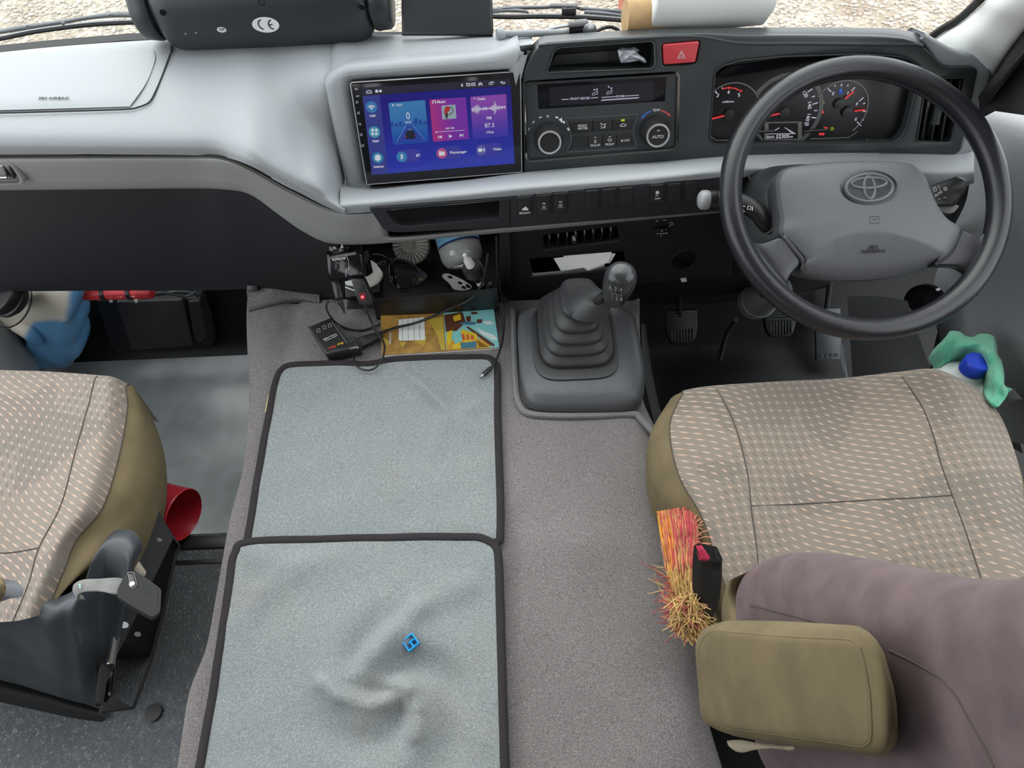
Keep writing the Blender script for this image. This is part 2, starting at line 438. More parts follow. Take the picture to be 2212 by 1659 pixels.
def towel_mat():
    g = NT('grey_blue_microfibre'); o = g.obj()
    f1 = g.noise(o, 9, 4, .6); f2 = g.noise(o, 420, 4, .7)
    c = g.mix(g.ramp(f1, .4, .62), (.45, .515, .53), (.54, .565, .545))
    c = g.mix(g.math('MULTIPLY', g.ramp(g.noise(o, 5.5, 3), .55, .75), .45), c, (.33, .305, .26))
    c = g.mix(g.ramp(f2, .62, .32), c, (.31, .36, .37))
    c = g.mix(g.ramp(f2, .46, .72), c, (.66, .74, .76))
    g.l(c, g.p.inputs['Base Color']); g.p.inputs['Roughness'].default_value = .95; g.p.inputs['Sheen Weight'].default_value = .5
    g.bump(g.noise(o, 480, 5, .78), 1.0, .007)
    return g.m
M['towel'] = towel_mat()
def carpet_mat():
    g = NT('grey_brown_carpet'); o = g.obj()
    f2 = g.noise(o, 560, 5, .75)
    c = g.mix(g.ramp(g.noise(o, 6, 4), .35, .7), (.31, .266, .262), (.385, .338, .33))
    c = g.mix(g.ramp(f2, .58, .34), c, (.175, .147, .147))
    c = g.mix(g.ramp(f2, .45, .70), c, (.66, .60, .59))
    g.l(c, g.p.inputs['Base Color']); g.p.inputs['Roughness'].default_value = .95; g.p.inputs['Sheen Weight'].default_value = .4
    g.bump(g.noise(o, 430, 5, .78), 1.0, .008)
    return g.m
M['carpet'] = carpet_mat()
def gravel_mat():
    g = NT('pale_gravel'); o = g.obj()
    vo = g.n('TexVoronoi'); vo.inputs['Scale'].default_value = 34; g.l(o, vo.inputs['Vector'])
    sp = g.n('SeparateXYZ'); g.l(vo.outputs['Color'], sp.inputs[0])
    c = g.mix(g.ramp(sp.outputs[0], .1, .9), (.29, .25, .2), (.46, .41, .335))
    c = g.mix(g.ramp(g.noise(o, 1.2, 3), .45, .7), c, (.25, .20, .15))
    g.l(c, g.p.inputs['Base Color']); g.p.inputs['Roughness'].default_value = .9
    g.bump(vo.outputs['Distance'], 1.0, .02)
    return g.m
M['gravel'] = gravel_mat()
M['stone'] = mat('pale_stone', (.46, .41, .35), .85, var=.45, vscale=9)

def jug_mat():
    g = NT('milky_jug_with_blue_fluid'); xyz = g.n('SeparateXYZ'); g.l(g.obj(), xyz.inputs[0])
    x, z = xyz.outputs[0], g.math('ADD', xyz.outputs[2], g.math('MULTIPLY', g.noise(g.obj(), 26), .014))
    e1 = g.math('SUBTRACT', x, g.math('ADD', .157, g.math('MULTIPLY', g.math('SUBTRACT', z, .178), .6)))      # tilted fluid in the far half
    e2 = g.math('SUBTRACT', g.math('SUBTRACT', .172, z), g.math('MAXIMUM', 0, g.math('SUBTRACT', .085, x)))
    f = g.ramp(g.math('MAXIMUM', e1, e2), -.008, .010)
    c = g.mix(f, (.72, .68, .58), (.13, .34, .60))
    g.l(c, g.p.inputs['Base Color']); g.p.inputs['Roughness'].default_value = .3; g.p.inputs['Subsurface Weight'].default_value = .15; g.p.inputs['Subsurface Radius'].default_value = (.02, .02, .02)
    return g.m
M['jug'] = jug_mat()
def grad_mat(name, c0, c1, axis, a, b, s):
    """lit screen tile with a colour sweep along an object axis"""
    g = NT(name); xyz = g.n('SeparateXYZ'); g.l(g.obj(), xyz.inputs[0])
    c = g.mix(g.ramp(xyz.outputs[axis], a, b), c0, c1)
    g.p.inputs['Base Color'].default_value = (0, 0, 0, 1); g.l(c, g.p.inputs['Emission Color']); g.p.inputs['Emission Strength'].default_value = s; g.p.inputs['Roughness'].default_value = .2
    return g.m

SCR = .55
# ---------------------------------------------------------------- the setting
def struct(name, mb, m, **k): return obj(name, mb, m, kind='structure', **k)
# gravel outside
mb = MB(); mb.grid([[V((x, y, -.8)) for x in (-9, -4, 0, 4, 9)] for y in (-6, 1.9, 4, 6, 9, 16)]); struct('ground', mb, M['gravel'])
rs = random.Random(3); sv, sf = [], []
ico = [V(p).normalized() for p in ((0, 0, 1), (.89, 0, .45), (.28, .85, .45), (-.72, .53, .45), (-.72, -.53, .45), (.28, -.85, .45), (.72, .53, -.45), (-.28, .85, -.45), (-.89, 0, -.45), (-.28, -.85, -.45), (.72, -.53, -.45))]
icf = [(0, 1, 2), (0, 2, 3), (0, 3, 4), (0, 4, 5), (0, 5, 1), (1, 6, 2), (2, 7, 3), (3, 8, 4), (4, 9, 5), (5, 10, 1), (2, 6, 7), (3, 7, 8), (4, 8, 9), (5, 9, 10), (1, 10, 6)]
for k in range(15000):
    x, y = rs.uniform(-3.6, 3.0), rs.uniform(2.9, 5.4); r = rs.uniform(.006, .015) * (1.3 if rs.random() < .1 else 1)
    a = rs.uniform(0, 6.28); sx, sy, sz = rs.uniform(.8, 1.3) * r, rs.uniform(.7, 1.1) * r, rs.uniform(.4, .8) * r
    n0 = len(sv)
    for p in ico: sv.append((x + p.x * sx * math.cos(a) - p.y * sy * math.sin(a), y + p.x * sx * math.sin(a) + p.y * sy * math.cos(a), -.8 + p.z * sz + .003))
    sf += [tuple(n0 + i for i in f) for f in icf]
me = bpy.data.meshes.new('gravel'); me.from_pydata(sv, [], sf); me.materials.append(M['stone'])
go = bpy.data.objects.new('gravel', me); COL.objects.link(go); tag(go, 'pale loose gravel lying on the ground beyond the windscreen', 'gravel', kind='stuff')

# cab shell
def slab(pts, th): 
    mb = MB(); n = (V(pts[1]) - V(pts[0])).cross(V(pts[2]) - V(pts[0])).normalized(); mb.prism([V(p) for p in pts], n * -th); return mb
struct('ceiling', slab([(-1.15, .72, 1.92), (-1.15, -4, 1.92), (.98, -4, 1.92), (.98, .72, 1.92)], .05), M['roof'], smooth=0)
struct('wall_left', slab([(-1.12, 1.15, 0), (-1.12, 1.15, .42), (-1.12, .2, .42), (-1.12, .1, .72), (-1.12, -.2, .72), (-1.12, -.3, 1.15), (-1.12, -4, 1.15), (-1.12, -4, 0)], .05), M['door'], smooth=0)
struct('wall_right', slab([(.97, .5, 0), (.97, -4, 0), (.97, -4, 1.15), (.97, -.3, 1.15), (.97, -.2, .72), (.97, .5, .72)], .05), M['door'], smooth=0)
struct('wall_back', slab([(-1.15, -4, 0), (-1.15, -4, 1.92), (1, -4, 1.92), (1, -4, 0)], .05), M['door'], smooth=0)
for k_, (sx_, y0_, y1_) in enumerate(((-1.12, -.75, -.55), (-1.12, -2.4, -2.25), (.97, -.75, -.55), (.97, -2.4, -2.25))):
    mb = MB(); mb.box(Pl((sx_, (y0_ + y1_) / 2, 1.3), (0, 0, 1)), .03, (y1_ - y0_) / 2, -.6, .62); struct('trim_%d' % (20 + k_), mb, M['roof'], smooth=0)
mb = MB(); mb.grid([[V((x, y, 0)) for x in (-1.15, 1.0)] for y in (-4, -1.55)]); struct('floor_saloon', mb, M['vinyl'])
# the inside of the passenger door, grey, seen left of the washer jug
struct('wall_front', slab([(-1.12, 1.22, .0), (.95, 1.22, .0), (.95, 1.22, .5), (-1.12, 1.22, .5)], .04), M['matte'], smooth=0)
# footwell floor, sweeping up to the toe board
mb = MB()
prof = [(.50, 0), (.66, 0), (.78, .004), (.90, .012), (.98, .024), (1.035, .05)]
mb.grid([[V((x, y, z)) for x in (-1.12, -.9, -.7, -.42)] for y, z in prof], 8, 30)
struct('floor', mb, M['mat_floor'], smooth=180)
mb = MB(); mb.grid([[V((x, y, z)) for x in (-1.12, -.9, -.7, -.42)] for y, z in ((1.033, .048), (1.06, .075), (1.10, .16), (1.17, .34), (1.2, .5))], 8, 24)
struct('wall_front_lower', mb, M['pit'], smooth=180)
PZ0 = .20      # the rear part of the cab floor is a step higher
mb = MB(); mb.grid([[V((x, y, z)) for x in (-1.12, -.8, -.4)] for y, z in ((.525, .0), (.525, .18), (.520, PZ0 - .006), (.512, PZ0 - .002), (.50, PZ0), (.48, PZ0), (.2, PZ0), (-.3, PZ0), (-1.6, PZ0))])
struct('floor_rear', mb, M['vinyl'], smooth=60)
mb = MB(); mb.box(Pl((-.72, .500, PZ0), (0, 0, 1)), .32, .012, 0, .004, .001); struct('trim_30', mb, M['black'])
mb = MB(); mb.box(Pl((-.72, .464, PZ0), (0, 0, 1)), .32, .004, 0, .0015, .0004); struct('trim_31', mb, M['black'])
mb = MB(); mb.grid([[V((x, y, z)) for x in (-.46, .3, 1.3)] for y, z in ((-.4, 0), (.5, 0), (.95, 0), (1.05, .05), (1.14, .2), (1.2, .4))], 0, 20)
struct('floor_driver', mb, M['pit'], smooth=180)
mb = MB(); mb.disc(Pl(Z(334, 1540, .2005), (0, 0, 1)), (0, 0), .013, off=.006, px=False, th=.006)
obj('floor_plug', mb, M['black'], label='round black plastic plug in the textured vinyl floor beside the carpeted hump', cat='plug')

# windscreen with its dark lower edge
wl = [(-330, 151), (-90, 126), (0, 117), (100, 107), (200, 99), (310, 92), (600, 80), (870, 74), (1065, 73), (1340, 68), (1700, 58), (1960, 60), (2030, 72)]
base = [Z(x, y, .80) + V((0, .05 if x < 1000 else .14, -.02)) for x, y in wl]
mb = MB(); mb.grid([base, [p + V((0, -.36, 1.03)) for p in base]], 30, 6)
struct('window_1', mb, M['glass'], smooth=180)
mb = MB(); lo = [Z(x, y, .80) + V((0, .02, -.018 - (.035 if x > 1000 else (.012 if x > 330 else 0)))) for x, y in wl]
mb.grid([[p + V((0, .0, -.01)) for p in lo], [p + V((0, .006, .008)) for p in lo], [p + V((0, .03, .006)) for p in lo], [p + V((0, .045, -.05)) for p in lo]], 30)
struct('trim_1', mb, M['matte'], smooth=60)
# right A pillar, its rubber seal, quarter window frame and door
pi = [(2004, 96), (2042, 68), (2080, 46), (2112, 18), (2138, -8), (2190, -80)]; po = [(2120, 215), (2150, 150), (2168, 120), (2205, 70), (2240, 30), (2290, -30)]
a = [D(x, y, 1.16 - .05 * i) for i, (x, y) in enumerate(pi)]; b = [D(x, y, 1.13 - .06 * i) for i, (x, y) in enumerate(po)]
mid = [(p + q) / 2 + V((-.02, -.025, .012)) for p, q in zip(a, b)]
bk = [p + V((.03, .02, .0)) for p in a]; bk2 = [p + V((.04, .05, -.03)) for p in b]
mb = MB(); mb.grid([bk, a, [p.lerp(q, .3) + V((-.008, -.012, .005)) for p, q in zip(a, mid)], mid, b, bk2], 14, 24); struct('trim_2', mb, M['pillar'], smooth=180)
mb = MB(); mb.tube([p + V((-.004, .006, 0)) for p in a], .006, 8, 20); struct('trim_3', mb, M['matte'])
mb = MB()
c2 = [D(x, y, 1.12 - .055 * i) for i, (x, y) in enumerate([(2110, 250), (2136, 214), (2160, 178), (2205, 122), (2260, 60), (2330, -20)])]
mb.grid([[p + V((0, .02, .0)) for p in b], [p + V((.004, .0, .0)) for p in b], [p.lerp(q, .5) + V((0, 0, .004)) for p, q in zip(b, c2)], c2, [p + V((.02, .05, -.05)) for p in c2]], 14, 12)
struct('trim_4', mb, M['matte'], smooth=180)
mb = MB(); mb.tube([p + V((0, -.003, .002)) for p in c2], .004, 8, 20); struct('trim_5', mb, M['black'])
# driver door: lined panel bulging into the cab
rows = [
    [X(2100, 235, .86), X(2160, 225, .87), X(2230, 240, .88), X(2330, 268, .88)],
    [X(2095, 262, .835), X(2150, 262, .83), X(2225, 280, .825), X(2330, 310, .82)],
    [X(2060, 400, .835), X(2150, 400, .82), X(2230, 410, .80), X(2330, 420, .79)],
    [X(2030, 560, .84), X(2130, 560, .815), X(2230, 560, .79), X(2330, 560, .78)],
    [X(2010, 650, .845), X(2130, 660, .82), X(2230, 680, .80), X(2330, 690, .79)],
    [X(2030, 730, .85), X(2120, 760, .83), X(2200, 800, .815), X(2330, 830, .80)],
    [X(2060, 820, .87), X(2140, 860, .86), X(2212, 890, .84), X(2330, 910, .83)],
    [X(2060, 900, .88), X(2140, 940, .87), X(2212, 960, .85), X(2330, 970, .84)]]
mb = MB(); mb.grid(rows, 24, 40); dr = struct('door_1', mb, M['door'], smooth=180)
mb = MB(); mb.grid([[p + V((.02, .0, 0)) for p in rows[0]], [p + V((.0, -.004, .012)) for p in rows[0]], [p + V((.012, .004, -.006)) for p in rows[0]]], 20); obj('belt_trim', mb, M['black'], dr)
# door speaker grille seen through the wheel, and the map pocket
mb = MB(); rg = []
for k, (s, dx) in enumerate(((1, 0), (.93, -.006), (.8, .004))):
    rg.append([X(2000 + 45 * s * math.cos(t) , 652 + 40 * s * math.sin(t), .80) + V((dx, 0, 0)) for t in [i * math.pi / 10 for i in range(20)]])
mb.rings(rg); obj('door_pocket_mouth', mb, M['gloss'], dr)
# kick panel and lower step trim between pedals and door
mb = MB(); mb.grid([[X(1830, 640, .70), X(1900, 640, .72), X(1960, 650, .74)], [X(1838, 760, .70), X(1930, 750, .735), X(2000, 770, .76)], [X(1842, 830, .70), X(1950, 815, .74), X(2030, 850, .77)], [X(1850, 980, .70), X(1960, 980, .74), X(2060, 980, .78)]], 12, 16)
struct('trim_6', mb, M['doorlow'], smooth=180)
mb = MB(); mb.tube([X(1818, 745, .69), X(1822, 790, .69), X(1832, 830, .69)], [.004, .006, .003], 6, 8); struct('trim_7', mb, M['steel'])
mb = MB(); mb.grid([[Z(2030, 700, .30), Z(2110, 710, .36), Z(2200, 830, .40)], [Z(2010, 790, .2), Z(2110, 830, .22), Z(2190, 900, .26)], [Z(2010, 900, .12), Z(2110, 930, .12), Z(2210, 980, .12)]], 10, 10)
struct('trim_8', mb, M['doorlow'], smooth=180)
mb = MB(); mb.prism([X(2160, 846, .80), X(2185, 838, .80), X(2205, 862, .80), X(2180, 874, .80)], V((.02, .01, -.02)), .003); struct('trim_9', mb, M['band'])
# grey side trim left of the washer jug
mb = MB(); mb.grid([[Y(-60, 600, .98), Y(10, 630, 1.0), Y(40, 690, 1.02)], [Y(-60, 700, .92), Y(20, 700, .97), Y(60, 740, 1.0)], [Y(-60, 810, .85), Y(20, 810, .88), Y(90, 810, .92)]], 8, 8)
struct('trim_10', mb, M['door'], smooth=180)
# red-brown post outside
mb = MB(); mb.tube([V((.745, 4.0, -.8)), V((.75, 4.35, -.3)), V((.76, 4.5, .6))], .045, 14, 4); obj('red_post', mb, M['rust'], label='red-brown painted post standing on the gravel outside the windscreen', cat='post')

mb = MB(); mb.grid([[V((-1.12, -.35, 1.62)), V((-1.12, -4, 1.62))], [V((-1.12, -.35, 1.92)), V((-1.12, -4, 1.92))]]); struct('wall_left_upper', mb, M['roof'], smooth=0)
mb = MB(); mb.grid([[V((.97, -.35, 1.62)), V((.97, -4, 1.62))], [V((.97, -.35, 1.92)), V((.97, -4, 1.92))]]); struct('wall_right_upper', mb, M['roof'], smooth=0)

q_ = [(2108, 262), (2132, 222), (2158, 184), (2203, 128), (2258, 66), (2330, -14), (2420, 100), (2340, 280), (2220, 250), (2150, 240)]
mb = MB(); mb.prism([D(x, y, 1.10 - (x - 2108) * .0011) for x, y in q_], V((.03, .03, -.01))); struct('trim_11', mb, M['matte'], smooth=0)
# ---------------------------------------------------------------- dashboard
FP = Pl((0, .945, .72), (0, -.944, .33))
dash = thing('dashboard', 'grey and charcoal moulded dashboard running the full width under the windscreen', 'dashboard', (0, .95, .4))
PADZ = .80
# upper pad, passenger side: back edge, crown, lip
cx = [-330, -90, 0, 100, 200, 310, 400, 480, 540, 600, 650, 700, 745]
lip = {-330: (307, 0.885, 0), -90: (305, 0.885, 0), 0: (303, 0.885, 0), 100: (304, 0.885, 0), 200: (305, 0.885, 0), 310: (306, 0.885, 0), 400: (307, 0.884, 0), 480: (311, 0.880, 0), 540: (334, 0.845, 0), 600: (367, 0.841, 0), 650: (394, 0.839, 0), 700: (420, 0.838, 0), 745: (440, 0.838, 0)}
bk = {-330: 149, -90: 125, 0: 116, 100: 106, 200: 98, 310: 91, 400: 88, 480: 85, 540: 83, 600: 81, 650: 80, 700: 79, 745: 78}
R = [[] for _ in range(7)]
for c in cx:
    ly, yy, _ = lip[c]; top = Z(c, bk[c], PADZ); l = Y(c, ly, yy)
    cr = Y(c, ly - 26, yy + .018)
    R[0].append(top + V((0, .03, -.03))); R[1].append(top + V((0, .004, .0))); R[2].append(top.lerp(cr, .30) + V((0, 0, .006))); R[3].append(top.lerp(cr, .68) + V((0, 0, .006)))
    if c >= 640:
        w = .5 if c < 690 else 1
        for j, k_, o_ in ((2, .3, -.004), (3, .68, .0)): R[j][-1] = R[j][-1].lerp(FP.px(c, bk[c] + (ly - 26 - bk[c]) * k_, o_ if c < 740 else -.022), w)
    if c == 745: cr = FP.px(c, 404, -.006)
    R[4].append(cr); R[5].append(Y(c, ly + 8, yy)); R[6].append(Y(c, ly + 34 - (6 if c < 500 else 10), yy + .002))
mb = MB(); mb.grid(R, 70, 60); obj('upper_pad', mb, M['pad'], dash, smooth=180)
# centre pad above the screen, running to the cowl
mb = MB()
cols = [(610, 81, 158), (640, 80, 156), (690, 79, 152), (730, 78, 151), (780, 77, 150), (870, 75, 138), (960, 74, 128), (1065, 73, 113), (1110, 75, 102), (1150, 80, 96)]
rw = [[Z(x, a, PADZ) + V((0, .03, -.03)) for x, a, b in cols], [Z(x, a, PADZ) for x, a, b in cols]]
for k_, c_ in ((.25, .004), (.5, .006), (.75, .004), (1, 0)): rw.append([Z(x, a, PADZ).lerp(FP.px(x, b, -.014), k_) + V((0, -c_ * .3, c_)) * (0 if x > 1100 else 1) for x, a, b in cols])
rw.append([FP.px(x, b + 12, -.03) for x, a, b in cols])
for r in rw:
    for j, dz in ((0, -.08), (1, -.05), (2, -.022)): r[j] = r[j] + V((0, 0, dz))
mb.grid(rw, 40, 24); obj('centre_pad', mb, M['pad'], dash, smooth=180)
# moulded frame around the screen
outer = rnd([(694, 172), (735, 142), (1050, 116), (1095, 106), (1130, 93), (1150, 91), (1144, 112), (1133, 150), (1128, 157), (1118, 153), (754, 178), (791, 402), (1122, 384), (1122, 402), (1000, 418), (790, 438), (752, 436)], [46, 40, 60, 50, 40, 6, 30, 20, 3, 3, 8, 8, 3, 3, 20, 20, 30])
mb = MB(); mb.plate(FP, outer, [], .085, .014, off=.008, res=5); obj('screen_surround', mb, M['pad'], dash, smooth=60)
mb = MB(); mb.plate(FP, rnd([(745, 172), (1124, 148), (1134, 392), (785, 410)], 8), [], .01, .001, off=-.03); obj('screen_recess', mb, M['matte'], dash)
# ledge under the instruments, set back round the steering column
ry = lambda x: 0 if x < 1570 else .035
LG = [(735, 398, 426, 442, 462), (800, 404, 422, 437, 458), (900, 396, 412, 428, 448), (1000, 388, 403, 419, 440), (1130, 372, 390, 405, 427), (1300, 358, 376, 392, 413), (1420, 350, 366, 382, 403), (1560, 338, 353, 368, 388), (1640, 334, 348, 362, 380), (1800, 330, 346, 360, 376), (1900, 330, 346, 360, 376)]
mb = MB(); mb.grid([[FP.px(l[0], l[1], -.02) for l in LG], [FP.px(l[0], l[1], -.001) for l in LG], [Y(l[0], l[2], .858 + ry(l[0])) for l in LG], [Y(l[0], l[3], .838 + ry(l[0])) for l in LG], [Y(l[0], (l[3] + l[4]) / 2, .836 + ry(l[0])) for l in LG], [Y(l[0], l[4], .839 + ry(l[0])) for l in LG]], 60, 20); obj('ledge', mb, M['pad'], dash, smooth=180)
# lower band sweeping from the passenger side under the screen
LB = [(-330, 341, 355, 405, 417), (-90, 338, 352, 400, 412), (0, 338, 352, 398, 411), (200, 337, 350, 396, 409), (400, 337, 349, 394, 407), (480, 340, 352, 396, 409), (540, 362, 374, 410, 420), (600, 396, 408, 448, 462), (650, 422, 434, 482, 497), (700, 446, 458, 508, 522), (745, 458, 468, 516, 528), (800, 456, 466, 516, 527), (832, 452, 463, 514, 525), (850, 450, 461, 513, 523.5), (900, 444, 456, 510, 520), (1000, 436, 448, 500, 510), (1130, 424, 436, 488, 499), (1300, 408, 420, 472, 483), (1420, 398, 408, 462, 472), (1560, 384, 396, 450, 459), (1640, 378, 388, 440, 448), (1760, 374, 384, 430, 436)]
mb = MB()
yb = lambda x: .890 if x < 400 else (.890 - (x - 400) / 345 * .045 if x < 745 else .845 + ry(x))
mb.grid([[Y(l[0], l[1], yb(l[0]) + .012) for l in LB], [Y(l[0], l[1] + 3, yb(l[0]) + .001) for l in LB], [Y(l[0], l[2], yb(l[0]) + (.05 if 840 < l[0] < 1600 else -.003)) for l in LB], [Y(l[0], l[3] - 12, yb(l[0]) + (.05 if 840 < l[0] < 1600 else .003)) for l in LB], [Y(l[0], l[3], yb(l[0]) + .006) for l in LB], [Y(l[0], l[4], yb(l[0]) + .016) for l in LB], [Y(l[0], l[4] - 2, yb(l[0]) + .05) for l in LB]], 90, 24)
obj('lower_band', mb, M['band'], dash, smooth=180)
mb = MB(); mb.tube([Y(l[0], l[1] - 1, yb(l[0]) - .0005) for l in LB], .0016, 6, 60); obj('seam', mb, M['seam'], dash)
# dark knee panel on the passenger side
kdx = lambda x: 0 if x < 400 else (min(x, 745) - 400) / 345 * -.05
KP = [(-330, 412, 646), (-90, 405, 634), (0, 405, 630), (200, 403, 628), (400, 402, 627), (480, 404, 626), (540, 414, 624), (600, 454, 628), (660, 494, 636), (705, 515, 644), (730, 524, 655)]
mb = MB(); mb.grid([[Y(x, a, .910 + kdx(x)) for x, a, b in KP], [Y(x, a + (b - a) * .25, .914 + kdx(x) * .7) for x, a, b in KP], [Y(x, a + (b - a) * .8, .922 + kdx(x) * .4) for x, a, b in KP], [Y(x, b - 8, .928 + kdx(x) * .4) for x, a, b in KP], [Y(x, b, .936 + kdx(x) * .4) for x, a, b in KP], [Y(x, b - 2, .955) for x, a, b in KP]], 50, 26); obj('knee_panel', mb, M['lower'], dash, smooth=180)
mb = MB(); mb.grid([[Y(730, 524, .862), Y(733, 580, .895), Y(728, 655, .918)], [Y(728, 520, .95), Y(730, 580, .97), Y(726, 640, 1.0)]], 12, 8); obj('knee_panel_side', mb, M['lower'], dash)
# airbag lid on the pad
def pad_pt(px, py, off=0):
    # point on the pad between back edge and crown
    for a, b in zip(cx, cx[1:]):
        if a <= px <= b: break
    t = (px - a) / (b - a); bky = bk[a] + (bk[b] - bk[a]) * t; ly = lip[a][0] + (lip[b][0] - lip[a][0]) * t; yy = lip[a][1] + (lip[b][1] - lip[a][1]) * t
    top = Z(px, bky, PADZ); cr = Y(px, ly - 26, yy + .018); k = max(0, min(1, (py - bky) / (ly - 26 - bky)))
    # solve along the chord for the pixel row, then add the crown
    n = (cr - top).cross(V((1, 0, 0))).normalized(); 
    if n.z < 0: n = -n
    q = Pl(top.lerp(cr, .5) + V((0, 0, .006)) , n, (1, 0, 0)); return q.px(px, py, off)
seamp = [(-300, 254), (-90, 246), (0, 244), (150, 240), (270, 236), (300, 231), (322, 221), (335, 200), (350, 165), (366, 122), (371, 110)]
mb = MB(); mb.tube([pad_pt(x, y, .0012) for x, y in seamp], .0012, 6, 50); obj('airbag_lid_seam', mb, M['seam'], dash)
lid = [[pad_pt(x, y, o) for x, y, o in row] for row in (
    [(-90, 128, .0005), (0, 133, .001), (150, 118, .001), (330, 106, .0005)],
    [(-90, 150, .002), (0, 150, .002), (150, 140, .002), (335, 128, .001)],
    [(-90, 190, .003), (0, 190, .003), (150, 185, .003), (318, 175, .002)],
    [(-90, 222, .003), (0, 220, .003), (150, 216, .003), (295, 210, .002)],
    [(-90, 240, .0005), (0, 238, .0005), (150, 234, .0005), (280, 230, .0003)])]
mb = MB(); mb.grid(lid, 24, 16); lidp = obj('airbag_lid', mb, M['pad'], dash, smooth=180)
AP = Pl(pad_pt(120, 214, .0032), (pad_pt(300, 214) - pad_pt(0, 214)).cross(pad_pt(120, 140) - pad_pt(120, 230)), (1, 0, 0))
mb = MB(); mb.text('SRS AIRBAG', AP, (117, 214), 7, off=.0016, sx=1.2); obj('lettering', mb, M['seam'], lidp, smooth=0, label='dark SRS AIRBAG lettering')
# left air outlet
OP = Pl(Y(0, 375, .887), (0, -1, .12))
mb = MB(); mb.plate(OP, rnd([(-60, 346), (24, 346), (52, 392), (50, 400), (-60, 404)], [4, 10, 6, 6, 4]), [rnd([(-60, 354), (18, 352), (38, 388), (36, 392), (-60, 395)], 3)], .012, .003, off=.003)
ao = obj('side_outlet', mb, M['band'], dash, smooth=60)
mb = MB(); mb.plate(OP, [(-60, 352), (22, 350), (42, 392), (-60, 398)], [], .004, .0005, off=-.010); obj('outlet_depth', mb, M['gloss'], ao)
for k in range(2):
    mb = MB(); mb.prism([OP.px(x, y, .001) for x, y in ((4 + k * 12, 358), (9 + k * 12, 358), (20 + k * 12, 386), (15 + k * 12, 386))], OP.z * -.008, .0005); obj('slat', mb, M['black'], ao)
mb = MB(); mb.plate(OP, rnd([(-60, 358), (6, 357), (22, 388), (-60, 390)], 3), [rnd([(-60, 362), (2, 361), (14, 384), (-60, 386)], 3)], .004, .001, off=.001); obj('outlet_ring', mb, M['chrome'], ao)

# --- driver-side charcoal fascia with its openings
fo = rnd([(1176, 92), (1300, 83), (1440, 74), (1530, 72), (1600, 76), (1740, 76), (1900, 78), (1955, 82), (1985, 92), (2008, 110), (2030, 136), (2046, 144), (2104, 144), (2113, 152), (2076, 326), (2066, 334), (1893, 331), (1874, 346), (1700, 341), (1550, 346), (1300, 361), (1131, 373), (1129, 168), (1134, 146), (1155, 108)], [8, 0, 0, 0, 0, 0, 20, 16, 12, 20, 10, 10, 6, 6, 6, 8, 8, 10, 20, 0, 0, 6, 10, 20, 20])
pocket = rnd([(1180, 157), (1198, 109), (1210, 103), (1408, 89), (1414, 95), (1415, 142), (1408, 148.5)], [8, 14, 14, 8, 6, 8, 8])
clim = rnd([(1135, 179), (1465, 158), (1461, 321), (1139, 347)], [10, 12, 14, 12])
clus = rnd([(1545, 152), (1562, 142), (1600, 131), (1690, 122), (1850, 117), (1950, 122), (1988, 142), (1976, 200), (1957, 282), (1940, 306), (1545, 315), (1533, 300)], [14, 14, 0, 0, 0, 20, 16, 0, 20, 16, 12, 12])
vent = rnd([(2002, 170), (2086, 168), (2054, 308), (1980, 306)], [6, 6, 8, 8])
haz = rnd([(1431, 96), (1513, 88), (1504, 138), (1433, 142)], 5)
mb = MB(); mb.plate(FP, fo, [pocket, clim, clus, vent, haz], .05, .003, off=0, res=3); fas = obj('instrument_fascia', mb, M['fascia'], dash, smooth=60)
# hood roll over the top
hd = [(1166, 86, 15), (1176, 83, 15), (1300, 74, 15), (1440, 65, 16), (1520, 62, 20), (1600, 60, 36), (1740, 59, 38), (1900, 61, 38), (1950, 65, 34), (1980, 73, 26), (1996, 84, 18)]
mb = MB(); mb.grid([[FP.px(x, y + d + 4, -.004) for x, y, d in hd], [FP.px(x, y + d, .0008) for x, y, d in hd], [FP.px(x, y + d * .72, -.001) for x, y, d in hd], [FP.px(x, y + d * .45, -.007) for x, y, d in hd], [FP.px(x, y + d * .2, -.018) for x, y, d in hd], [FP.px(x, y, -.036) for x, y, d in hd], [FP.px(x, y, -.048) + V((0, .0, -.006)) + V((-.010, 0, -.02)) * (x > 1960) for x, y, d in hd], [FP.px(x, y, -.07) + V((0, .02, -.06)) + V((-.03, 0, -.03)) * (x > 1960) for x, y, d in hd]], 60, 30); obj('hood', mb, M['fascia'], dash, smooth=180)
# bright rims of the openings
for nm, o, w in (('pocket_rim', pocket, .0011), ('vent_rim', vent, .0012), ('cluster_rim', clus, .0012)):
    mb = MB(); mb.tube([FP.px(x, y, .0004) for x, y in o], w, 6, closed=True); obj(nm, mb, M['fascia'], dash)
# open tray at the top
PB = FP.up(-.045)
mb = MB(); mb.plate(PB, [(1160, 172), (1190, 92), (1420, 74), (1430, 160)], [], .004, .0005); pk = obj('pocket_back', mb, M['matte'], dash)
mb = MB(); mb.grid([[FP.px(1178, 158, -.002), FP.px(1412, 149, -.002)], [FP.px(1178, 158, -.045) + V((0, 0, .004)), FP.px(1412, 149, -.045) + V((0, 0, .004))]]); obj('pocket_floor', mb, M['black'], dash)
mb = MB(); mb.plate(PB, [(1185, 143), (1202, 118), (1345, 108), (1345, 130)], [], .003, .0005, off=.006); obj('pocket_insert', mb, M['fascia'], dash)
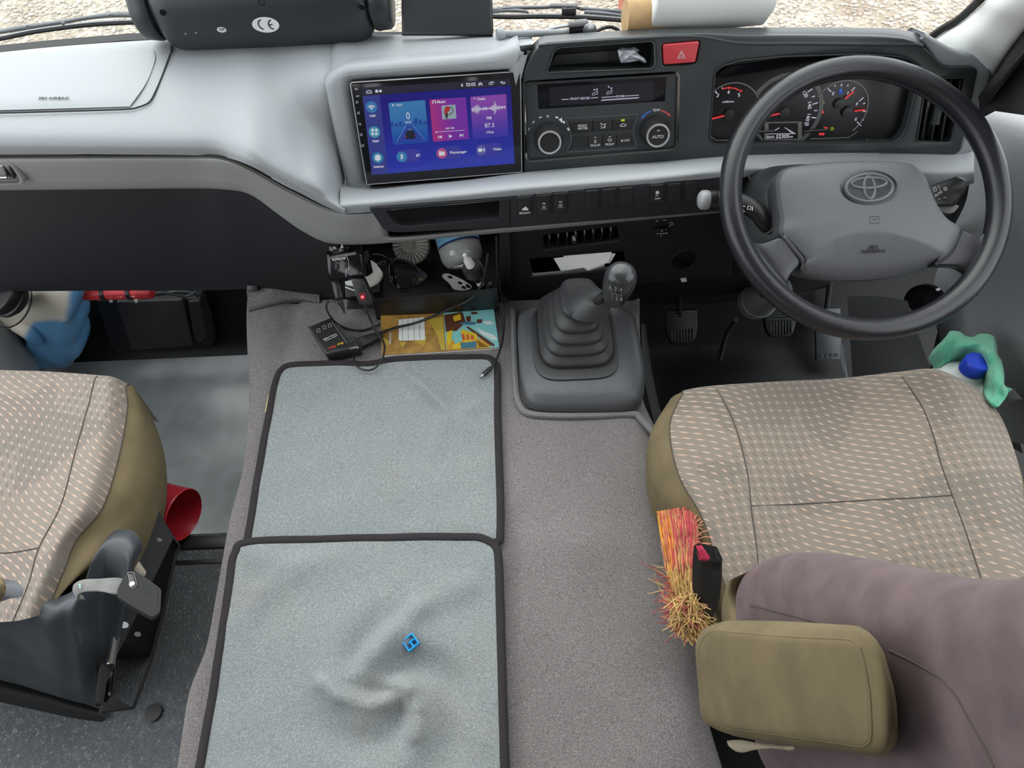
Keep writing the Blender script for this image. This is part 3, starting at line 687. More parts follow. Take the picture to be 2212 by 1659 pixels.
# right-hand grey surround
so_ = rnd([(1986, 76), (1998, 70), (2042, 96), (2072, 112), (2136, 126), (2147, 140), (2101, 375), (2090, 384), (1990, 376), (1880, 352), (1888, 326), (2064, 330), (2074, 320), (2108, 155), (2098, 148), (2044, 148), (2024, 138), (2004, 104), (1992, 86), (1986, 80)], [2, 10, 30, 20, 10, 10, 8, 8, 20, 10, 8, 8, 6, 6, 6, 10, 14, 14, 10, 2])
mb = MB(); mb.plate(FP, so_, [], .05, .006, off=-.003, res=4); obj('side_surround', mb, M['pad'], dash, smooth=60)
# grey shelf right of the wheel hub
sh = [(1880, 336, 352, 368, 396), (1900, 333, 352, 372, 400), (1990, 334, 362, 380, 404), (2070, 334, 364, 382, 404), (2104, 325, 362, 376, 394)]
mb = MB(); mb.grid([[FP.px(s[0], s[1], 0) for s in sh], [Y(s[0], s[2], .885) for s in sh], [Y(s[0], s[3], .876) for s in sh], [Y(s[0], s[4], .882) for s in sh], [Y(s[0], s[4], .93) for s in sh]], 20, 14); obj('side_shelf', mb, M['pad'], dash, smooth=180)
mb = MB(); mb.grid([[Y(x, y, .9) for x, y in ((1900, 384), (2000, 396), (2094, 398))], [Y(x, y, .91) for x, y in ((1920, 440), (2000, 445), (2085, 440))], [Y(x, y, .95) for x, y in ((1940, 480), (2000, 500), (2060, 490))]], 8, 8); obj('shelf_underside', mb, M['black'], dash)
# right vent
VB = FP.up(-.03)
mb = MB(); mb.plate(VB, [(1975, 315), (1998, 160), (2095, 158), (2062, 315)], [], .004, .0005); vn = obj('air_vent', mb, M['gloss'], dash)
for k in range(4):
    x0, x1 = 1989 + k * 21, 2011 + k * 21
    mb = MB(); mb.prism([FP.px(x, y, -.004) for x, y in ((x1, 172), (x1 + 5, 172), (x0 + 5, 304), (x0, 304))], FP.z * -.02, .0006); obj('slat', mb, M['black'], vn)
mb = MB(); mb.tube([FP.px(2031, 218, .002), FP.px(2021, 262, .002)], .006, 10); mb.tube([FP.px(2021.5, 259, .002), FP.px(2020, 267, .002)], .0068, 10); obj('vent_knob', mb, M['fascia'], vn)
# red hazard switch
mb = MB(); mb.plate(FP, rnd([(1433, 97), (1511, 90), (1502, 135), (1434.5, 140)], 4), [], .022, .0016, off=.004, res=3); hz = obj('hazard_button', mb, M['red'], dash, smooth=60, label='red hazard warning button')
mb = MB(); HP = FP.up(.0042)
for s, w in ((1, .9), (.52, .8)): mb.line(HP, [(1472 + 8.6 * s * a, 117 + (1.6 if s == 1 else 1.9) + 9 * s * b) for a, b in ((0, -1), (1, .8), (-1, .8))], w * 1.3, closed=True)
obj('triangle_mark', mb, M['print'], hz, smooth=0, label='white warning triangle')
# --- switch strip under the ledge
SP = Pl(Y(1300, 430, .836), (0, -1, .05))
so2 = rnd([(797, 450), (1105, 428), (1105, 491.5), (850, 503), (828, 496)], [4, 0, 0, 20, 20])
so3 = [(1101, 428.3), (1560, 384), (1560, 456), (1101, 491.8)]
ph = rnd([(832, 455), (1079, 433), (1080, 470), (870, 490), (850, 482)], [4, 3, 4, 18, 12])
mb = MB(); mb.plate(SP, so2, [ph], .02, .0012, off=.004); mb.plate(SP, so3, [], .02, .0002, off=.004); ss = obj('switch_strip', mb, M['lower'], dash, smooth=60)
mb = MB(); mb.plate(SP.up(-.035), [(815, 440), (1100, 415), (1100, 485), (840, 508)], [], .004, .0005); obj('coin_tray', mb, M['pit'], ss)
mb = MB(); mb.line(SP.up(.004), [(1079.5, 436), (1080, 468), (1074, 471), (870, 491), (852, 484), (836, 462)], 1.2); obj('tray_edge', mb, M['fascia'], ss)
SQ = SP.up(.0045)
sw = [(1134, 447), (1175, 443), (1211, 439), (1279, 433), (1316, 430), (1353, 427), (1420, 421), (1457, 418), (1494, 415)]
for k, (x, y) in enumerate(sw):
    mb = MB(); mb.plate(SP, rnd([(x - 14.5, y - 19.5), (x + 14.5, y - 22), (x + 14.5, y + 19.5), (x - 14.5, y + 22)], 2.5), [], .012, .0014, off=.0065); sb = obj('switch', mb, M['black'], ss, smooth=60)
    mb = MB(); P_ = SP.up(.0066); lab = None
    mb.line(P_, [(x - 15.5, y - 20.8), (x + 15.5, y - 23), (x + 15.5, y + 20.8), (x - 15.5, y + 23)], .6, off=-.004, closed=True)
    if k == 0:
        mb.text('SECURITY', P_, (x, y + 13), 4.2, sx=.92, bold=.03); lab = 'white SECURITY lettering and car mark'
        mb.flat(P_, [(x - 7, y + 7), (x - 6, y + 4), (x - 3, y + 3), (x - 1, y), (x + 3, y), (x + 5, y + 3), (x + 7, y + 4), (x + 7, y + 7)])
    elif k in (1, 2):
        mb.text('FR' if k == 1 else 'RR', P_, (x, y - 3), 4.2, sx=.95); lab = 'white %s lettering over a lamp mark' % ('FR' if k == 1 else 'RR')
        mb.line(P_, [(x - 4, y + 3), (x - 2, y + 6), (x + 2, y + 6), (x + 4, y + 3)], .9, closed=True)
        for dx in (-4, 0, 4): mb.line(P_, [(x + dx, y + 7.5), (x + dx * 1.3, y + 10)], .9)
    elif k == 6:
        mb.text('OFF', P_, (x, y + 8), 5, sx=1.0); lab = 'white OFF lettering under a skidding car'
        mb.flat(P_, [(x - 4, y - 4), (x - 3, y - 8), (x + 3, y - 8.4), (x + 4, y - 4.4), (x + 3, y - 2.5), (x - 3, y - 2)])
        mb.line(P_, [(x - 4, y + 3), (x - 1, y - .5), (x - 1, y + 2), (x + 3, y - 1)], 1.2)
    obj('marking', mb, M['print'] if lab else M['seam'], sb, smooth=0, label=lab)
# --- lower centre panel: outlet, document slot, mirror switch, speaker
CP_ = [(1092, 498, 690), (1130, 495, 680), (1200, 490, 670), (1300, 482, 660), (1420, 472, 650), (1520, 460, 640), (1580, 455, 630)]
mb = MB(); LP = Pl(Y(1250, 560, .905), (0, -1, .03))
mb.plate(LP, [(1090, 480), (1300, 468), (1580, 440), (1580, 600), (1450, 606), (1290, 628), (1090, 655)], [rnd([(1172, 508), (1336, 490), (1338, 520), (1176, 540)], 4), rnd([(1142, 560), (1350, 543), (1352, 578), (1150, 596)], 5)], .008, .002, off=0); lc = obj('centre_lower_panel', mb, M['lower'], dash, smooth=60)
mb = MB(); mb.plate(LP, [(1165, 500), (1345, 485), (1345, 525), (1170, 545)], [], .004, .0005, off=-.022); ov = obj('centre_outlet', mb, M['gloss'], dash)
mb = MB(); mb.line(LP.up(.002), [(1338, 521), (1170, 541), (1168, 543)], 4); obj('outlet_sill', mb, M['fascia'], ov)
for k in range(8):
    x = 1186 + k * 19; y = 525 - k * 2.1
    mb = MB(); mb.prism([LP.px(a, b, -.006) for a, b in ((x, y - 9), (x + 3, y - 9), (x + 1, y + 10), (x - 2, y + 10))], LP.z * -.012, .0005); obj('slat', mb, M['black'], ov)
mb = MB(); mb.lathe([(0, .004), (.004, .004), (.0045, -.008), (0, -.008)], LP.px(1240, 520, 0), LP.z, 12); obj('outlet_knob', mb, M['fascia'], ov)
mb = MB(); mb.plate(LP, [(1130, 548), (1360, 530), (1360, 590), (1140, 605)], [], .004, .0005, off=-.09); obj('slot_back', mb, M['pit'], dash)
mb = MB(); mb.grid([[LP.px(1140, 597, -.002), LP.px(1355, 580, -.002)], [LP.px(1140, 597, -.088) + V((0, 0, .0)), LP.px(1355, 580, -.088)]]); obj('slot_floor', mb, M['pit'], dash)
mb = MB(); mb.tube([LP.px(1147, 598, .001), LP.px(1250, 590, .001), LP.px(1352, 580, .001)], .003, 8); obj('slot_lip', mb, M['lower'], dash)
mb = MB(); mb.plate(LP, rnd([(1414, 497), (1444, 494), (1446, 509), (1416, 512)], 4), [], .014, .003, off=.008); ms = obj('mirror_switch', mb, M['black'], dash, smooth=60)
mb = MB(); P_ = LP.up(.0085)
mb.text('MIRROR', P_, (1430, 504.5), 2.6, sx=1.0); 
for q in ([(1418, 505), (1421, 503), (1421, 507)], [(1442, 503), (1439, 501), (1439, 505)], [(1430, 498), (1428, 500), (1432, 500)], [(1428, 511), (1426, 509), (1430, 509)]): mb.flat(P_, q)
P2 = LP.up(.0006); mb.text('ON', P2, (1419, 477), 3); mb.text('OFF', P2, (1435, 475.5), 3)
mb.line(P2, [(1446, 482), (1452, 480), (1454, 484), (1448, 486), (1446, 490)], 1, closed=False)
obj('marking', mb, M['print'], ms, smooth=0, label='white MIRROR, ON and OFF marks')
mb = MB(); mb.plate(LP, rnd([(1416, 481), (1438, 479), (1439, 488), (1417, 490)], 2), [], .006, .001, off=.003); obj('mirror_heat_button', mb, M['black'], ms)
mb = MB(); c = LP.uv(1478, 562)
mb.lathe([(.022, .0), (.0225, .0015), (.0235, .0015), (.024, 0)], LP.pt(*c), LP.z, 36); sg = obj('speaker_grille', mb, M['lower'], dash)
mb = MB()
for i in range(1, 6):
    for k in range(6 * i): mb.disc(LP, (c[0] + .0036 * i * math.cos(k * math.pi / 3 / i), c[1] + .0036 * i * math.sin(k * math.pi / 3 / i)), .0007, off=.0004, px=False, n=5)
obj('grille_holes', mb, M['matte'], sg, smooth=0)['kind'] = 'stuff'
mb = MB(); mb.prism([LP.px(x, y, .003) for x, y in ((1470, 604), (1482, 602), (1484, 608), (1473, 610))], LP.z * -.004); obj('label_tab', mb, M['paper'], dash, smooth=0)
mb = MB(); mb.grid([[Y(1380, 606, .93), Y(1580, 592, .93), Y(1760, 560, .93)], [Y(1380, 660, 1.05), Y(1600, 650, 1.08), Y(1800, 620, 1.1)]], 8, 4); obj('under_panel', mb, M['matte'], dash)
# band right end near the column, and the cutout it bends round
mb = MB(); mb.tube([Y(1600, 452, .871), Y(1610, 420, .870), Y(1640, 396, .869), Y(1690, 390, .869)], .004, 8, 20); obj('column_cutout', mb, M['matte'], dash)
mb = MB(); mb.grid([[Y(1598, 398, .874), Y(1690, 386, .874), Y(1760, 386, .874)], [Y(1590, 460, .874), Y(1690, 460, .874), Y(1760, 460, .874)]]); obj('column_opening', mb, M['matte'], dash)

# ---------------------------------------------------------------- head unit
def q1(x, y): return (740 + x / 5.53, 140 + y / 5.53)
HN = V((.073, -.941, .332)); HU = Pl(V((-.095, .943, .722)) + V(HN).normalized() * .010, HN, (.998, .069, -.023))
hu = thing('head_unit', 'wide black touchscreen head unit lit with blue app tiles', 'screen', HU.o)
mb = MB(); mb.plate(HU, rnd([q1(90, 215), q1(2125, 80), q1(2140, 1280), q1(290, 1430)], [6, 6, 3, 3]), [], .012, .0015, off=.002); obj('glass_front', mb, M['gloss'], hu, smooth=60)
mb = MB(); mb.plate(HU, rnd([q1(95, 235), q1(2090, 105), q1(2105, 1270), q1(250, 1380)], [5, 5, 3, 3]), [], .03, .002, off=-.011); obj('housing', mb, M['fascia'], hu, smooth=60)
mb = MB(); mb.tube([HU.px(*p, .0012) for p in rnd([q1(90, 215), q1(2125, 80), q1(2140, 1280), q1(290, 1430)], [6, 6, 3, 3])], .0009, 6, closed=True); obj('edge_trim', mb, M['silver'], hu)
S0 = HU.up(.0022)
ex, ez = HU.o.x, HU.o.z
gb = grad_mat('screen_blue', (.035, .028, .42), (.05, .08, .80), 2, .05, -.07, SCR)
mb = MB(); mb.flat(S0, [q1(237, 372), q1(2010, 250), q1(2056, 1178), q1(350, 1315)], off=.0003); dp = obj('display', mb, gb, hu, smooth=0, label='lit blue home screen with app tiles')
mb = MB(); mb.flat(S0, [q1(225, 275), q1(2003, 165), q1(2009, 246), q1(236, 368)], off=.0003); obj('status_bar', mb, glow('status_bar_navy', (.025, .022, .06), SCR), dp, smooth=0)
mb = MB(); mb.flat(S0, [q1(237, 372), q1(440, 358), q1(548, 1300), q1(350, 1315)], off=.0006); obj('side_menu', mb, glow('menu_blue', (.055, .075, .48), SCR), dp, smooth=0)
T = [('navi_tile', [(546, 455), (985, 420), (1032, 925), (605, 957)], grad_mat('tile_blue', (.02, .12, .75), (.10, .40, .90), 2, -.02, .045, SCR)),
     ('music_tile', [(1037, 415), (1472, 385), (1510, 885), (1083, 918)], grad_mat('tile_pink', (.90, .06, .22), (.32, .06, .66), 0, -.035, .03, SCR * 1.1)),
     ('radio_tile', [(1523, 380), (1955, 348), (1980, 848), (1560, 882)], grad_mat('tile_violet', (.10, .08, .75), (.48, .13, .78), 2, -.015, .045, SCR))]
for n_, p, m_ in T:
    mb = MB(); mb.flat(S0, rnd([q1(*a) for a in p], 3), off=.0006); obj(n_, mb, m_, dp, smooth=0)
mb = MB()
pm = glow('pill_blue', (.07, .07, .62), SCR)
for a in ([(1600, 950), (1900, 925), (1910, 1070), (1590, 1095)], [(1110, 985), (1420, 960), (1430, 1115), (1115, 1135)], [(640, 1020), (930, 1000), (940, 1150), (650, 1175)]):
    mb = MB(); mb.flat(S0, rnd([q1(*q) for q in a], 14), off=.0005); obj('app_pill', mb, pm, dp, smooth=0)
for n_, c_, r_, col in (('wifi_icon', (345, 503), 67, (.07, .36, .86)), ('apps_icon', (381, 802), 67, (.10, .60, .88)), ('settings_icon', (421, 1110), 65, (.05, .42, .80)), ('bluetooth_icon', (707, 1098), 62, (.06, .40, .85)), ('files_icon', (1186, 1056), 60, (.90, .16, .45)), ('video_icon', (1656, 1018), 59, (.20, .20, .72))):
    mb = MB(); mb.disc(S0, q1(*c_), r_ / 5.53, off=.0009); obj(n_, mb, glow(n_ + '_glow', col, SCR), dp, smooth=0)
wmat = glow('screen_white', (.85, .88, 1.0), SCR * 1.5)
mb = MB(); P_ = S0.up(.001)
for t, c_, h, sx, b in (('02:05', (1533, 235), 38, .95, .02), ('Navi', (675, 478), 27, 1, 0), ('Music', (1180, 442), 30, 1, .03), ('Radio', (1660, 407), 28, 1, .02), ('0', (782, 613), 78, .85, 0), ('km/h', (786, 683), 26, 1, 0), ('FM', (1750, 636), 34, 1, .01), ('87.5', (1757, 724), 48, 1, 0), ('MHz', (1763, 806), 31, 1, 0), ('WIFI', (358, 612), 25, 1, .04), ('Apps', (396, 908), 27, 1, .03), ('Settings', (432, 1216), 26, 1, .03), ('BT', (903, 1083), 30, 1, .03), ('Filemanager', (1382, 1043), 29, 1, .02), ('Video', (1848, 1006), 30, 1, .02), ('0:00 / 0:00', (1282, 757), 18, .9, .03)):
    mb = MB(); mb.text(t, P_, q1(*c_), h / 5.53, sx=sx, bold=b); obj('lettering', mb, wmat, dp, smooth=0, label='white %s lettering' % t)
mb = MB()
L = lambda pts, w, c=False: mb.line(P_, [q1(*p) for p in pts], w / 5.53, closed=c)
Fq = lambda pts: mb.flat(P_, [q1(*p) for p in pts])
def flush():
    global mb
    if len(mb.b.faces): obj('icon_mark', mb, wmat, dp, smooth=0)
    mb = MB()
for r_ in (18, 34, 50): L([(345 + r_ * math.cos(a), 535 + r_ * math.sin(a)) for a in [-math.pi * (.22 + .56 * k / 8) for k in range(9)]], 9)
flush()
mb.disc(P_, q1(346, 533), 6 / 5.53)
flush()
for dx in (-22, 22):
    for dy in (-22, 22): mb.disc(P_, q1(381 + dx, 802 + dy), 17 / 5.53, n=14)
flush()
Fq([(421 + 40 * math.cos(k * math.pi / 3 + .5), 1110 + 42 * math.sin(k * math.pi / 3 + .5)) for k in range(6)])
flush()
L([(690, 1075), (722, 1115), (707, 1130), (705, 1066), (722, 1080), (692, 1120)], 8)
flush()
Fq([(1150, 1032), (1172, 1030), (1180, 1038), (1218, 1036), (1222, 1080), (1153, 1086)])
flush()
Fq([(1618, 1000), (1666, 997), (1668, 1035), (1620, 1040)]); Fq([(1674, 1014), (1697, 996), (1697, 1036), (1674, 1022)])
flush()
L([(281, 338), (286, 318), (315, 305), (345, 315), (350, 335)], 9, True); mb.disc(P_, q1(407, 315), 18 / 5.53); Fq([(435, 300), (466, 297), (468, 326), (437, 329)])
flush()
L([(1415, 232), (1438, 252), (1427, 262), (1426, 224), (1438, 234), (1416, 254)], 6)
flush()
for dy in (0, 18): L([(1622, 232 + dy), (1645, 212 + dy), (1670, 228 + dy)], 9)
flush()
L([(1748, 218), (1790, 214), (1792, 234), (1750, 238)], 6, True); L([(1760, 208), (1808, 203), (1806, 222)], 6)
flush()
L([(1900, 198), (1886, 210), (1902, 222)], 7); L([(1888, 210), (1930, 207), (1942, 215), (1935, 226), (1910, 228)], 7)
flush()
Fq([(584, 500), (602, 462), (620, 496), (602, 488)]); L([(1075, 450), (1078, 430), (1095, 425), (1112, 432), (1115, 450)], 8); mb.disc(P_, q1(1080, 455), 8 / 5.53); mb.disc(P_, q1(1110, 453), 8 / 5.53)
flush()
L([(1565, 415), (1570, 398), (1582, 394), (1592, 400), (1592, 415)], 5)
flush()
Fq([(1270, 832), (1312, 852), (1274, 876)]); Fq([(1186, 842), (1150, 862), (1188, 880)]); L([(1147, 845), (1149, 880)], 8); Fq([(1400, 822), (1432, 840), (1402, 862)]); L([(1438, 824), (1440, 858)], 8)
flush()
L([(1118, 804), (1450, 780)], 4); mb.disc(P_, q1(1119, 804), 9 / 5.53)
flush()
rr = random.Random(5); wx = 1545
while wx < 1945:
    a = (10 + 60 * math.exp(-((wx - 1605) / 30) ** 2) + 65 * math.exp(-((wx - 1815) / 28) ** 2) + 18 * rr.random()) * (.4 + .6 * rr.random()); yb_ = 535 - (wx - 1545) * .075
    L([(wx, yb_ - a), (wx + 1, yb_ + a)], 5); wx += 9
flush()
L([(1540, 536), (1945, 505)], 4)
flush()
for k, (a, b) in enumerate(((172, 445), (190, 575), (207, 708), (222, 835), (240, 965))):
    L([(a - 12, b - 8), (a + 12, b - 12), (a + 13, b + 10), (a - 11, b + 12)] if k not in (2,) else [(a - 18, b), (a - 4, b - 10), (a + 14, b - 3), (a + 12, b + 8), (a - 6, b + 11)], 4, k != 2)
flush()
for a, b, t in ((165, 290, 'MIC'), (182, 375, 'RST')): mb.text(t, P_, q1(a, b), 16 / 5.53)
flush()
mb = MB()
for a in ([(572, 690), (605, 687), (608, 725), (575, 728)], [(625, 700), (660, 697), (662, 722), (627, 725)], [(675, 680), (705, 677), (708, 718), (677, 720)], [(720, 695), (740, 694), (742, 715), (722, 716)], [(860, 640), (892, 637), (897, 702), (863, 704)], [(838, 672), (856, 671), (858, 704), (840, 705)], [(910, 660), (940, 657), (944, 700), (912, 702)], [(960, 680), (1008, 676), (1011, 698), (962, 702)]): Fq(a)
Fq([(580, 735), (1015, 705), (1016, 712), (581, 743)])
obj('skyline', mb, glow('skyline_blue', (.01, .09, .55), SCR), dp, smooth=0)
mb = MB(); Fq([(770, 735), (822, 731), (990, 905), (640, 930)]); obj('road', mb, glow('road_blue', (.03, .09, .66), SCR), dp, smooth=0)
P_ = S0.up(.0013); mb = MB(); Fq([(748, 840), (770, 775), (838, 768), (866, 830), (872, 868), (850, 884), (765, 890), (750, 872)]); obj('car_picture', mb, glow('car_dark', (.012, .014, .05), SCR), dp, smooth=0)
mb = MB(); Fq([(772, 770), (785, 765), (825, 763), (838, 770), (826, 782), (780, 786)]); Fq([(752, 720), (760, 722), (650, 930), (640, 930)]); Fq([(834, 722), (840, 720), (992, 905), (984, 906)]); obj('lane_lines', mb, glow('lane_pale', (.20, .42, .85), SCR), dp, smooth=0)
mb = MB(); Fq([(746, 846), (768, 850), (768, 862), (748, 860)]); Fq([(846, 842), (870, 836), (870, 848), (848, 856)]); obj('tail_lights', mb, glow('tail_red', (.95, .06, .05), SCR), dp, smooth=0)
mb = MB(); mb.flat(P_, rnd([q1(1180, 487), q1(1348, 474), q1(1360, 640), q1(1192, 654)], 2)); obj('album_picture', mb, glow('album_pale', (.55, .75, .85), SCR), dp, smooth=0)
P_ = S0.up(.0016); mb = MB(); Fq([(1212, 560), (1222, 510), (1250, 492), (1285, 505), (1280, 545), (1245, 580), (1215, 585)]); obj('album_red', mb, glow('album_red', (.8, .05, .06), SCR), dp, smooth=0)
mb = MB(); Fq([(1222, 585), (1252, 570), (1262, 600), (1248, 648), (1235, 640)]); L([(1270, 600), (1322, 560), (1312, 520), (1285, 505)], 9); obj('album_dark', mb, glow('album_dark', (.06, .04, .05), SCR), dp, smooth=0)
# ---------------------------------------------------------------- climate control unit
def q2(x, y): return (1120 + x / 5.53, 60 + y / 5.53)
CL = FP.up(.001)
cu_ = thing('climate_control', 'black heater and ventilation control unit with display, two knobs and button rows', 'control panel', FP.px(1300, 260))
mb = MB(); mb.plate(CL, rnd([q2(80, 665), q2(1900, 560), q2(1880, 1440), q2(110, 1585)], [8, 8, 10, 8]), [rnd([q2(222, 680), q2(1768, 590), q2(1752, 882), q2(238, 978)], 2)], .03, .0007, off=-.004); obj('panel', mb, M['fascia'], cu_, smooth=60)
mb = MB(); mb.tube([CL.px(*p, -.002) for p in rnd([q2(80, 665), q2(1900, 560), q2(1880, 1440), q2(110, 1585)], [8, 8, 10, 8])], .001, 6, closed=True); obj('panel_rim', mb, M['fascia'], cu_)
mb = MB(); mb.plate(CL, [q2(215, 672), q2(1775, 582), q2(1760, 890), q2(230, 986)], [], .003, .0004, off=-.006); dsp = obj('display', mb, M['gloss'], cu_, smooth=60)
DP = CL.up(-.0058)
mb = MB(); mb.flat(DP, [q2(370, 708), q2(1620, 637), q2(1613, 860), q2(372, 935)], off=.0004); obj('liquid_crystal', mb, mat('lcd_grey', (.014, .013, .02), .2), dsp, smooth=0)
lcd = glow('lcd_white', (.78, .74, .95), .75)
mb = MB(); P_ = DP.up(.0008)
mb.text('FRONT HEATER', P_, q2(735, 845), 26 / 5.53, sx=.88, bold=.02); mb.text('ROOM', P_, q2(1217, 818), 24 / 5.53, sx=.95, bold=.02)
for a, b, w in (((515, 858), (602, 853), 9), ((865, 838), (950, 833), 9), ((992, 832), (1165, 822), 8), ((1275, 815), (1437, 805), 8)): mb.line(P_, [q2(*a), q2(*b)], w / 5.53)
mb.flat(P_, [q2(1000, 858), q2(1447, 829), q2(1430, 842), q2(982, 872)])
for dx, dy in ((0, 0), (172, -12)):
    mb.line(P_, [q2(x + dx, y + dy) for x, y in ((880, 800), (890, 778), (925, 770), (940, 745), (948, 762), (942, 790), (900, 800), (892, 808))], 6 / 5.53, closed=True); mb.disc(P_, q2(938 + dx, 733 + dy), 9 / 5.53, n=12)
mb.flat(P_, [q2(895, 735), q2(908, 735), q2(908, 728), q2(922, 740), q2(908, 752), q2(908, 746), q2(895, 746)]); mb.flat(P_, [q2(1066, 696), q2(1076, 692), q2(1088, 710), q2(1086, 718), q2(1072, 712)])
obj('readout', mb, lcd, dsp, smooth=0, label='lit FRONT HEATER and ROOM readout')
# knobs: lathe on the panel
for k, (c, fc, lab) in enumerate((((360, 1310), (386, 1330), 'fan'), ((1632, 1228), (1687, 1240), 'temp'))):
    o = CL.px(*q2(*c), -.002); s_ = CL.m(*q2(*c)); r0, r1 = 32.5 * s_, 25 * s_
    # the face pixel tells where the knob's axis meets its front: length from parallax, kept straight along the panel normal
    ln = .024
    mb = MB(); mb.lathe([(0, 0), (r0, 0), (r0, .006), (r0 * .97, .010), (r1 * 1.06, ln - .003), (r1 * 1.0, ln), (0, ln)], o, CL.z, 40); kb = obj('knob', mb, M['black'], cu_, smooth=50)
    mb = MB(); mb.lathe([(r1 * .84, ln - .001), (r1 * 1.0, ln - .0005), (r1 * 1.0, ln + .0012), (r1 * .84, ln + .0016), (r1 * .84, ln - .001)], o, CL.z, 40); obj('knob_ring', mb, M['silver'], kb, label='silver ring')
    mb = MB()
    for j in range(9):
        a = j * 2 * math.pi / 9 + .3; rr_ = (r0 * .97 + r1 * 1.06) / 2
        d = CL.x * math.cos(a) + CL.y * math.sin(a); mb.tube([o + d * r0 * 1.0 + CL.z * .008, o + d * (r1 * 1.08) + CL.z * (ln - .003)], .0007, 5)
    obj('grip_lines', mb, M['matte'], kb)
    KP_ = Pl(o + CL.z * (ln + .0004), CL.z)
    if k == 1:
        mb = MB(); mb.text('AUTO', KP_, (0, -.002), .0046, px=False, sx=.95); mb.line(KP_, [(-.0022, .0075), (.0022, .0075)], .0009, px=False); obj('lettering', mb, M['print'], kb, smooth=0, label='AUTO lettering')
mb = MB(); P_ = CL.up(-.0035)
bo = [q2(565, 1085), q2(1422, 1033), q2(1435, 1050), q2(1375, 1160), q2(1372, 1290), q2(1415, 1412), q2(1390, 1435), q2(592, 1485), q2(580, 1470), q2(628, 1370), q2(625, 1250), q2(570, 1105)]
mb.line(P_, bo, .8, closed=True); obj('button_outline', mb, M['steel'], cu_, smooth=0)
top = lambda x: 1115 - (x - 610) * .058; bot1 = lambda x: 1262 - (x - 655) * .066
row1 = [(612, 655, 878, 878), (888, 888, 1120, 1120), (1130, 1130, 1388, 1345)]
row2 = [(655, 632, 822, 820), (835, 833, 998, 996), (1010, 1008, 1170, 1168), (1180, 1178, 1345, 1372)]
labs = [[('FRONT', 0, -14), ('HEATER', 0, 18)], 'face', 'recirc']; labs2 = [None, 'IDLE UP', 'FRONT', 'OFF']
for ri, row in enumerate((row1, row2)):
    for bi, (xa, xb, xc, xd_) in enumerate(row):
        ty = (lambda x: 1122 - (x - 610) * .058) if ri == 0 else (lambda x: 1306 - (x - 655) * .056)
        by = (lambda x: 1258 - (x - 655) * .062) if ri == 0 else (lambda x: 1448 - (x - 632) * .066)
        o_ = [q2(xa, ty(xa)), q2(xc, ty(xc)), q2(xd_, by(xd_)), q2(xb, by(xb))]
        mb = MB(); mb.plate(CL, rnd(o_, 1.5), [], .008, .001, off=-.0015); bt = obj('button', mb, M['black'], cu_, smooth=60)
        mb = MB(); B_ = CL.up(-.0014); cx_ = (xa + xc) / 2; cy_ = (ty(cx_) + by(cx_)) / 2; lab = 'white button symbol'
        if ri == 0 and bi == 0: mb.text('FRONT', B_, q2(765, 1170), 26 / 5.53, sx=.9); mb.text('HEATER', B_, q2(765, 1202), 26 / 5.53, sx=.88); lab = 'FRONT HEATER lettering'
        elif ri == 0 and bi == 1:
            mb.line(B_, [q2(985, 1200), q2(1015, 1192), q2(1030, 1165), q2(1040, 1180), q2(1025, 1200)], 1.1); mb.disc(B_, q2(1034, 1152), 1.4); mb.line(B_, [q2(975, 1150), q2(990, 1142), q2(1005, 1150)], 1); mb.line(B_, [q2(988, 1165), q2(988, 1185)], 1); mb.line(B_, [q2(1000, 1158), q2(1018, 1157)], 1)
        elif ri == 0: mb.line(B_, [q2(1208, 1172), q2(1225, 1162), q2(1240, 1148), q2(1262, 1147), q2(1285, 1160), q2(1285, 1170), q2(1250, 1178)], 1, closed=True)
        elif bi == 1:
            mb.text('IDLE UP', B_, q2(917, 1405), 25 / 5.53, sx=.9); lab = 'IDLE UP lettering'
            for dy in (0, 14, 28): mb.line(B_, [q2(905, 1345 + dy), q2(928, 1343 + dy)], .9)
            mb.line(B_, [q2(903, 1312), q2(930, 1310)], 1)
        elif bi == 2: mb.text('FRONT', B_, q2(1090, 1393), 25 / 5.53, sx=.9); mb.line(B_, [q2(1066, 1335), q2(1088, 1328), q2(1114, 1332), q2(1106, 1352), q2(1074, 1355)], 1, closed=True); mb.line(B_, [q2(1078, 1304), q2(1104, 1302)], 1); lab = 'FRONT lettering'
        elif bi == 3: mb.text('OFF', B_, q2(1295, 1347), 27 / 5.53, sx=.95); mb.line(B_, [q2(1225, 1335), q2(1250, 1362)], 1); mb.line(B_, [q2(1250, 1335), q2(1226, 1362)], 1); lab = 'OFF lettering'
        if len(mb.b.verts): obj('marking', mb, M['print'], bt, smooth=0, label=lab)
        if ri == 0 and bi == 2:
            mb = MB(); mb.flat(B_, rnd([q2(1225, 1095), q2(1270, 1092), q2(1270, 1113), q2(1225, 1117)], 1.5)); obj('indicator', mb, glow('indicator_green', (.62, .8, .03), 1.0), bt, smooth=0, label='lit yellow-green indicator')
mb = MB()
for k in range(7):
    if k == 3: continue
    a = math.pi * (1 - .12 - k / 6 * .76); c = q2(360, 1310); rr_ = 46
    mb.line(P_, [(c[0] + rr_ * math.cos(a + .07), c[1] - rr_ * math.sin(a + .07) - 1), (c[0] + rr_ * math.cos(a - .07), c[1] - rr_ * math.sin(a - .07) - 1)], 1.2 + k * .45)
mb.flat(P_, [q2(480, 1095), q2(520, 1075), q2(522, 1138)])
mb.line(P_, [q2(335, 1045), q2(365, 1070)], 1); mb.line(P_, [q2(365, 1043), q2(337, 1070)], 1)
mb.text('TEMP', P_, q2(1645, 985), 27 / 5.53, sx=.95); obj('lettering', mb, M['print'], cu_, smooth=0, label='white fan steps and TEMP lettering')
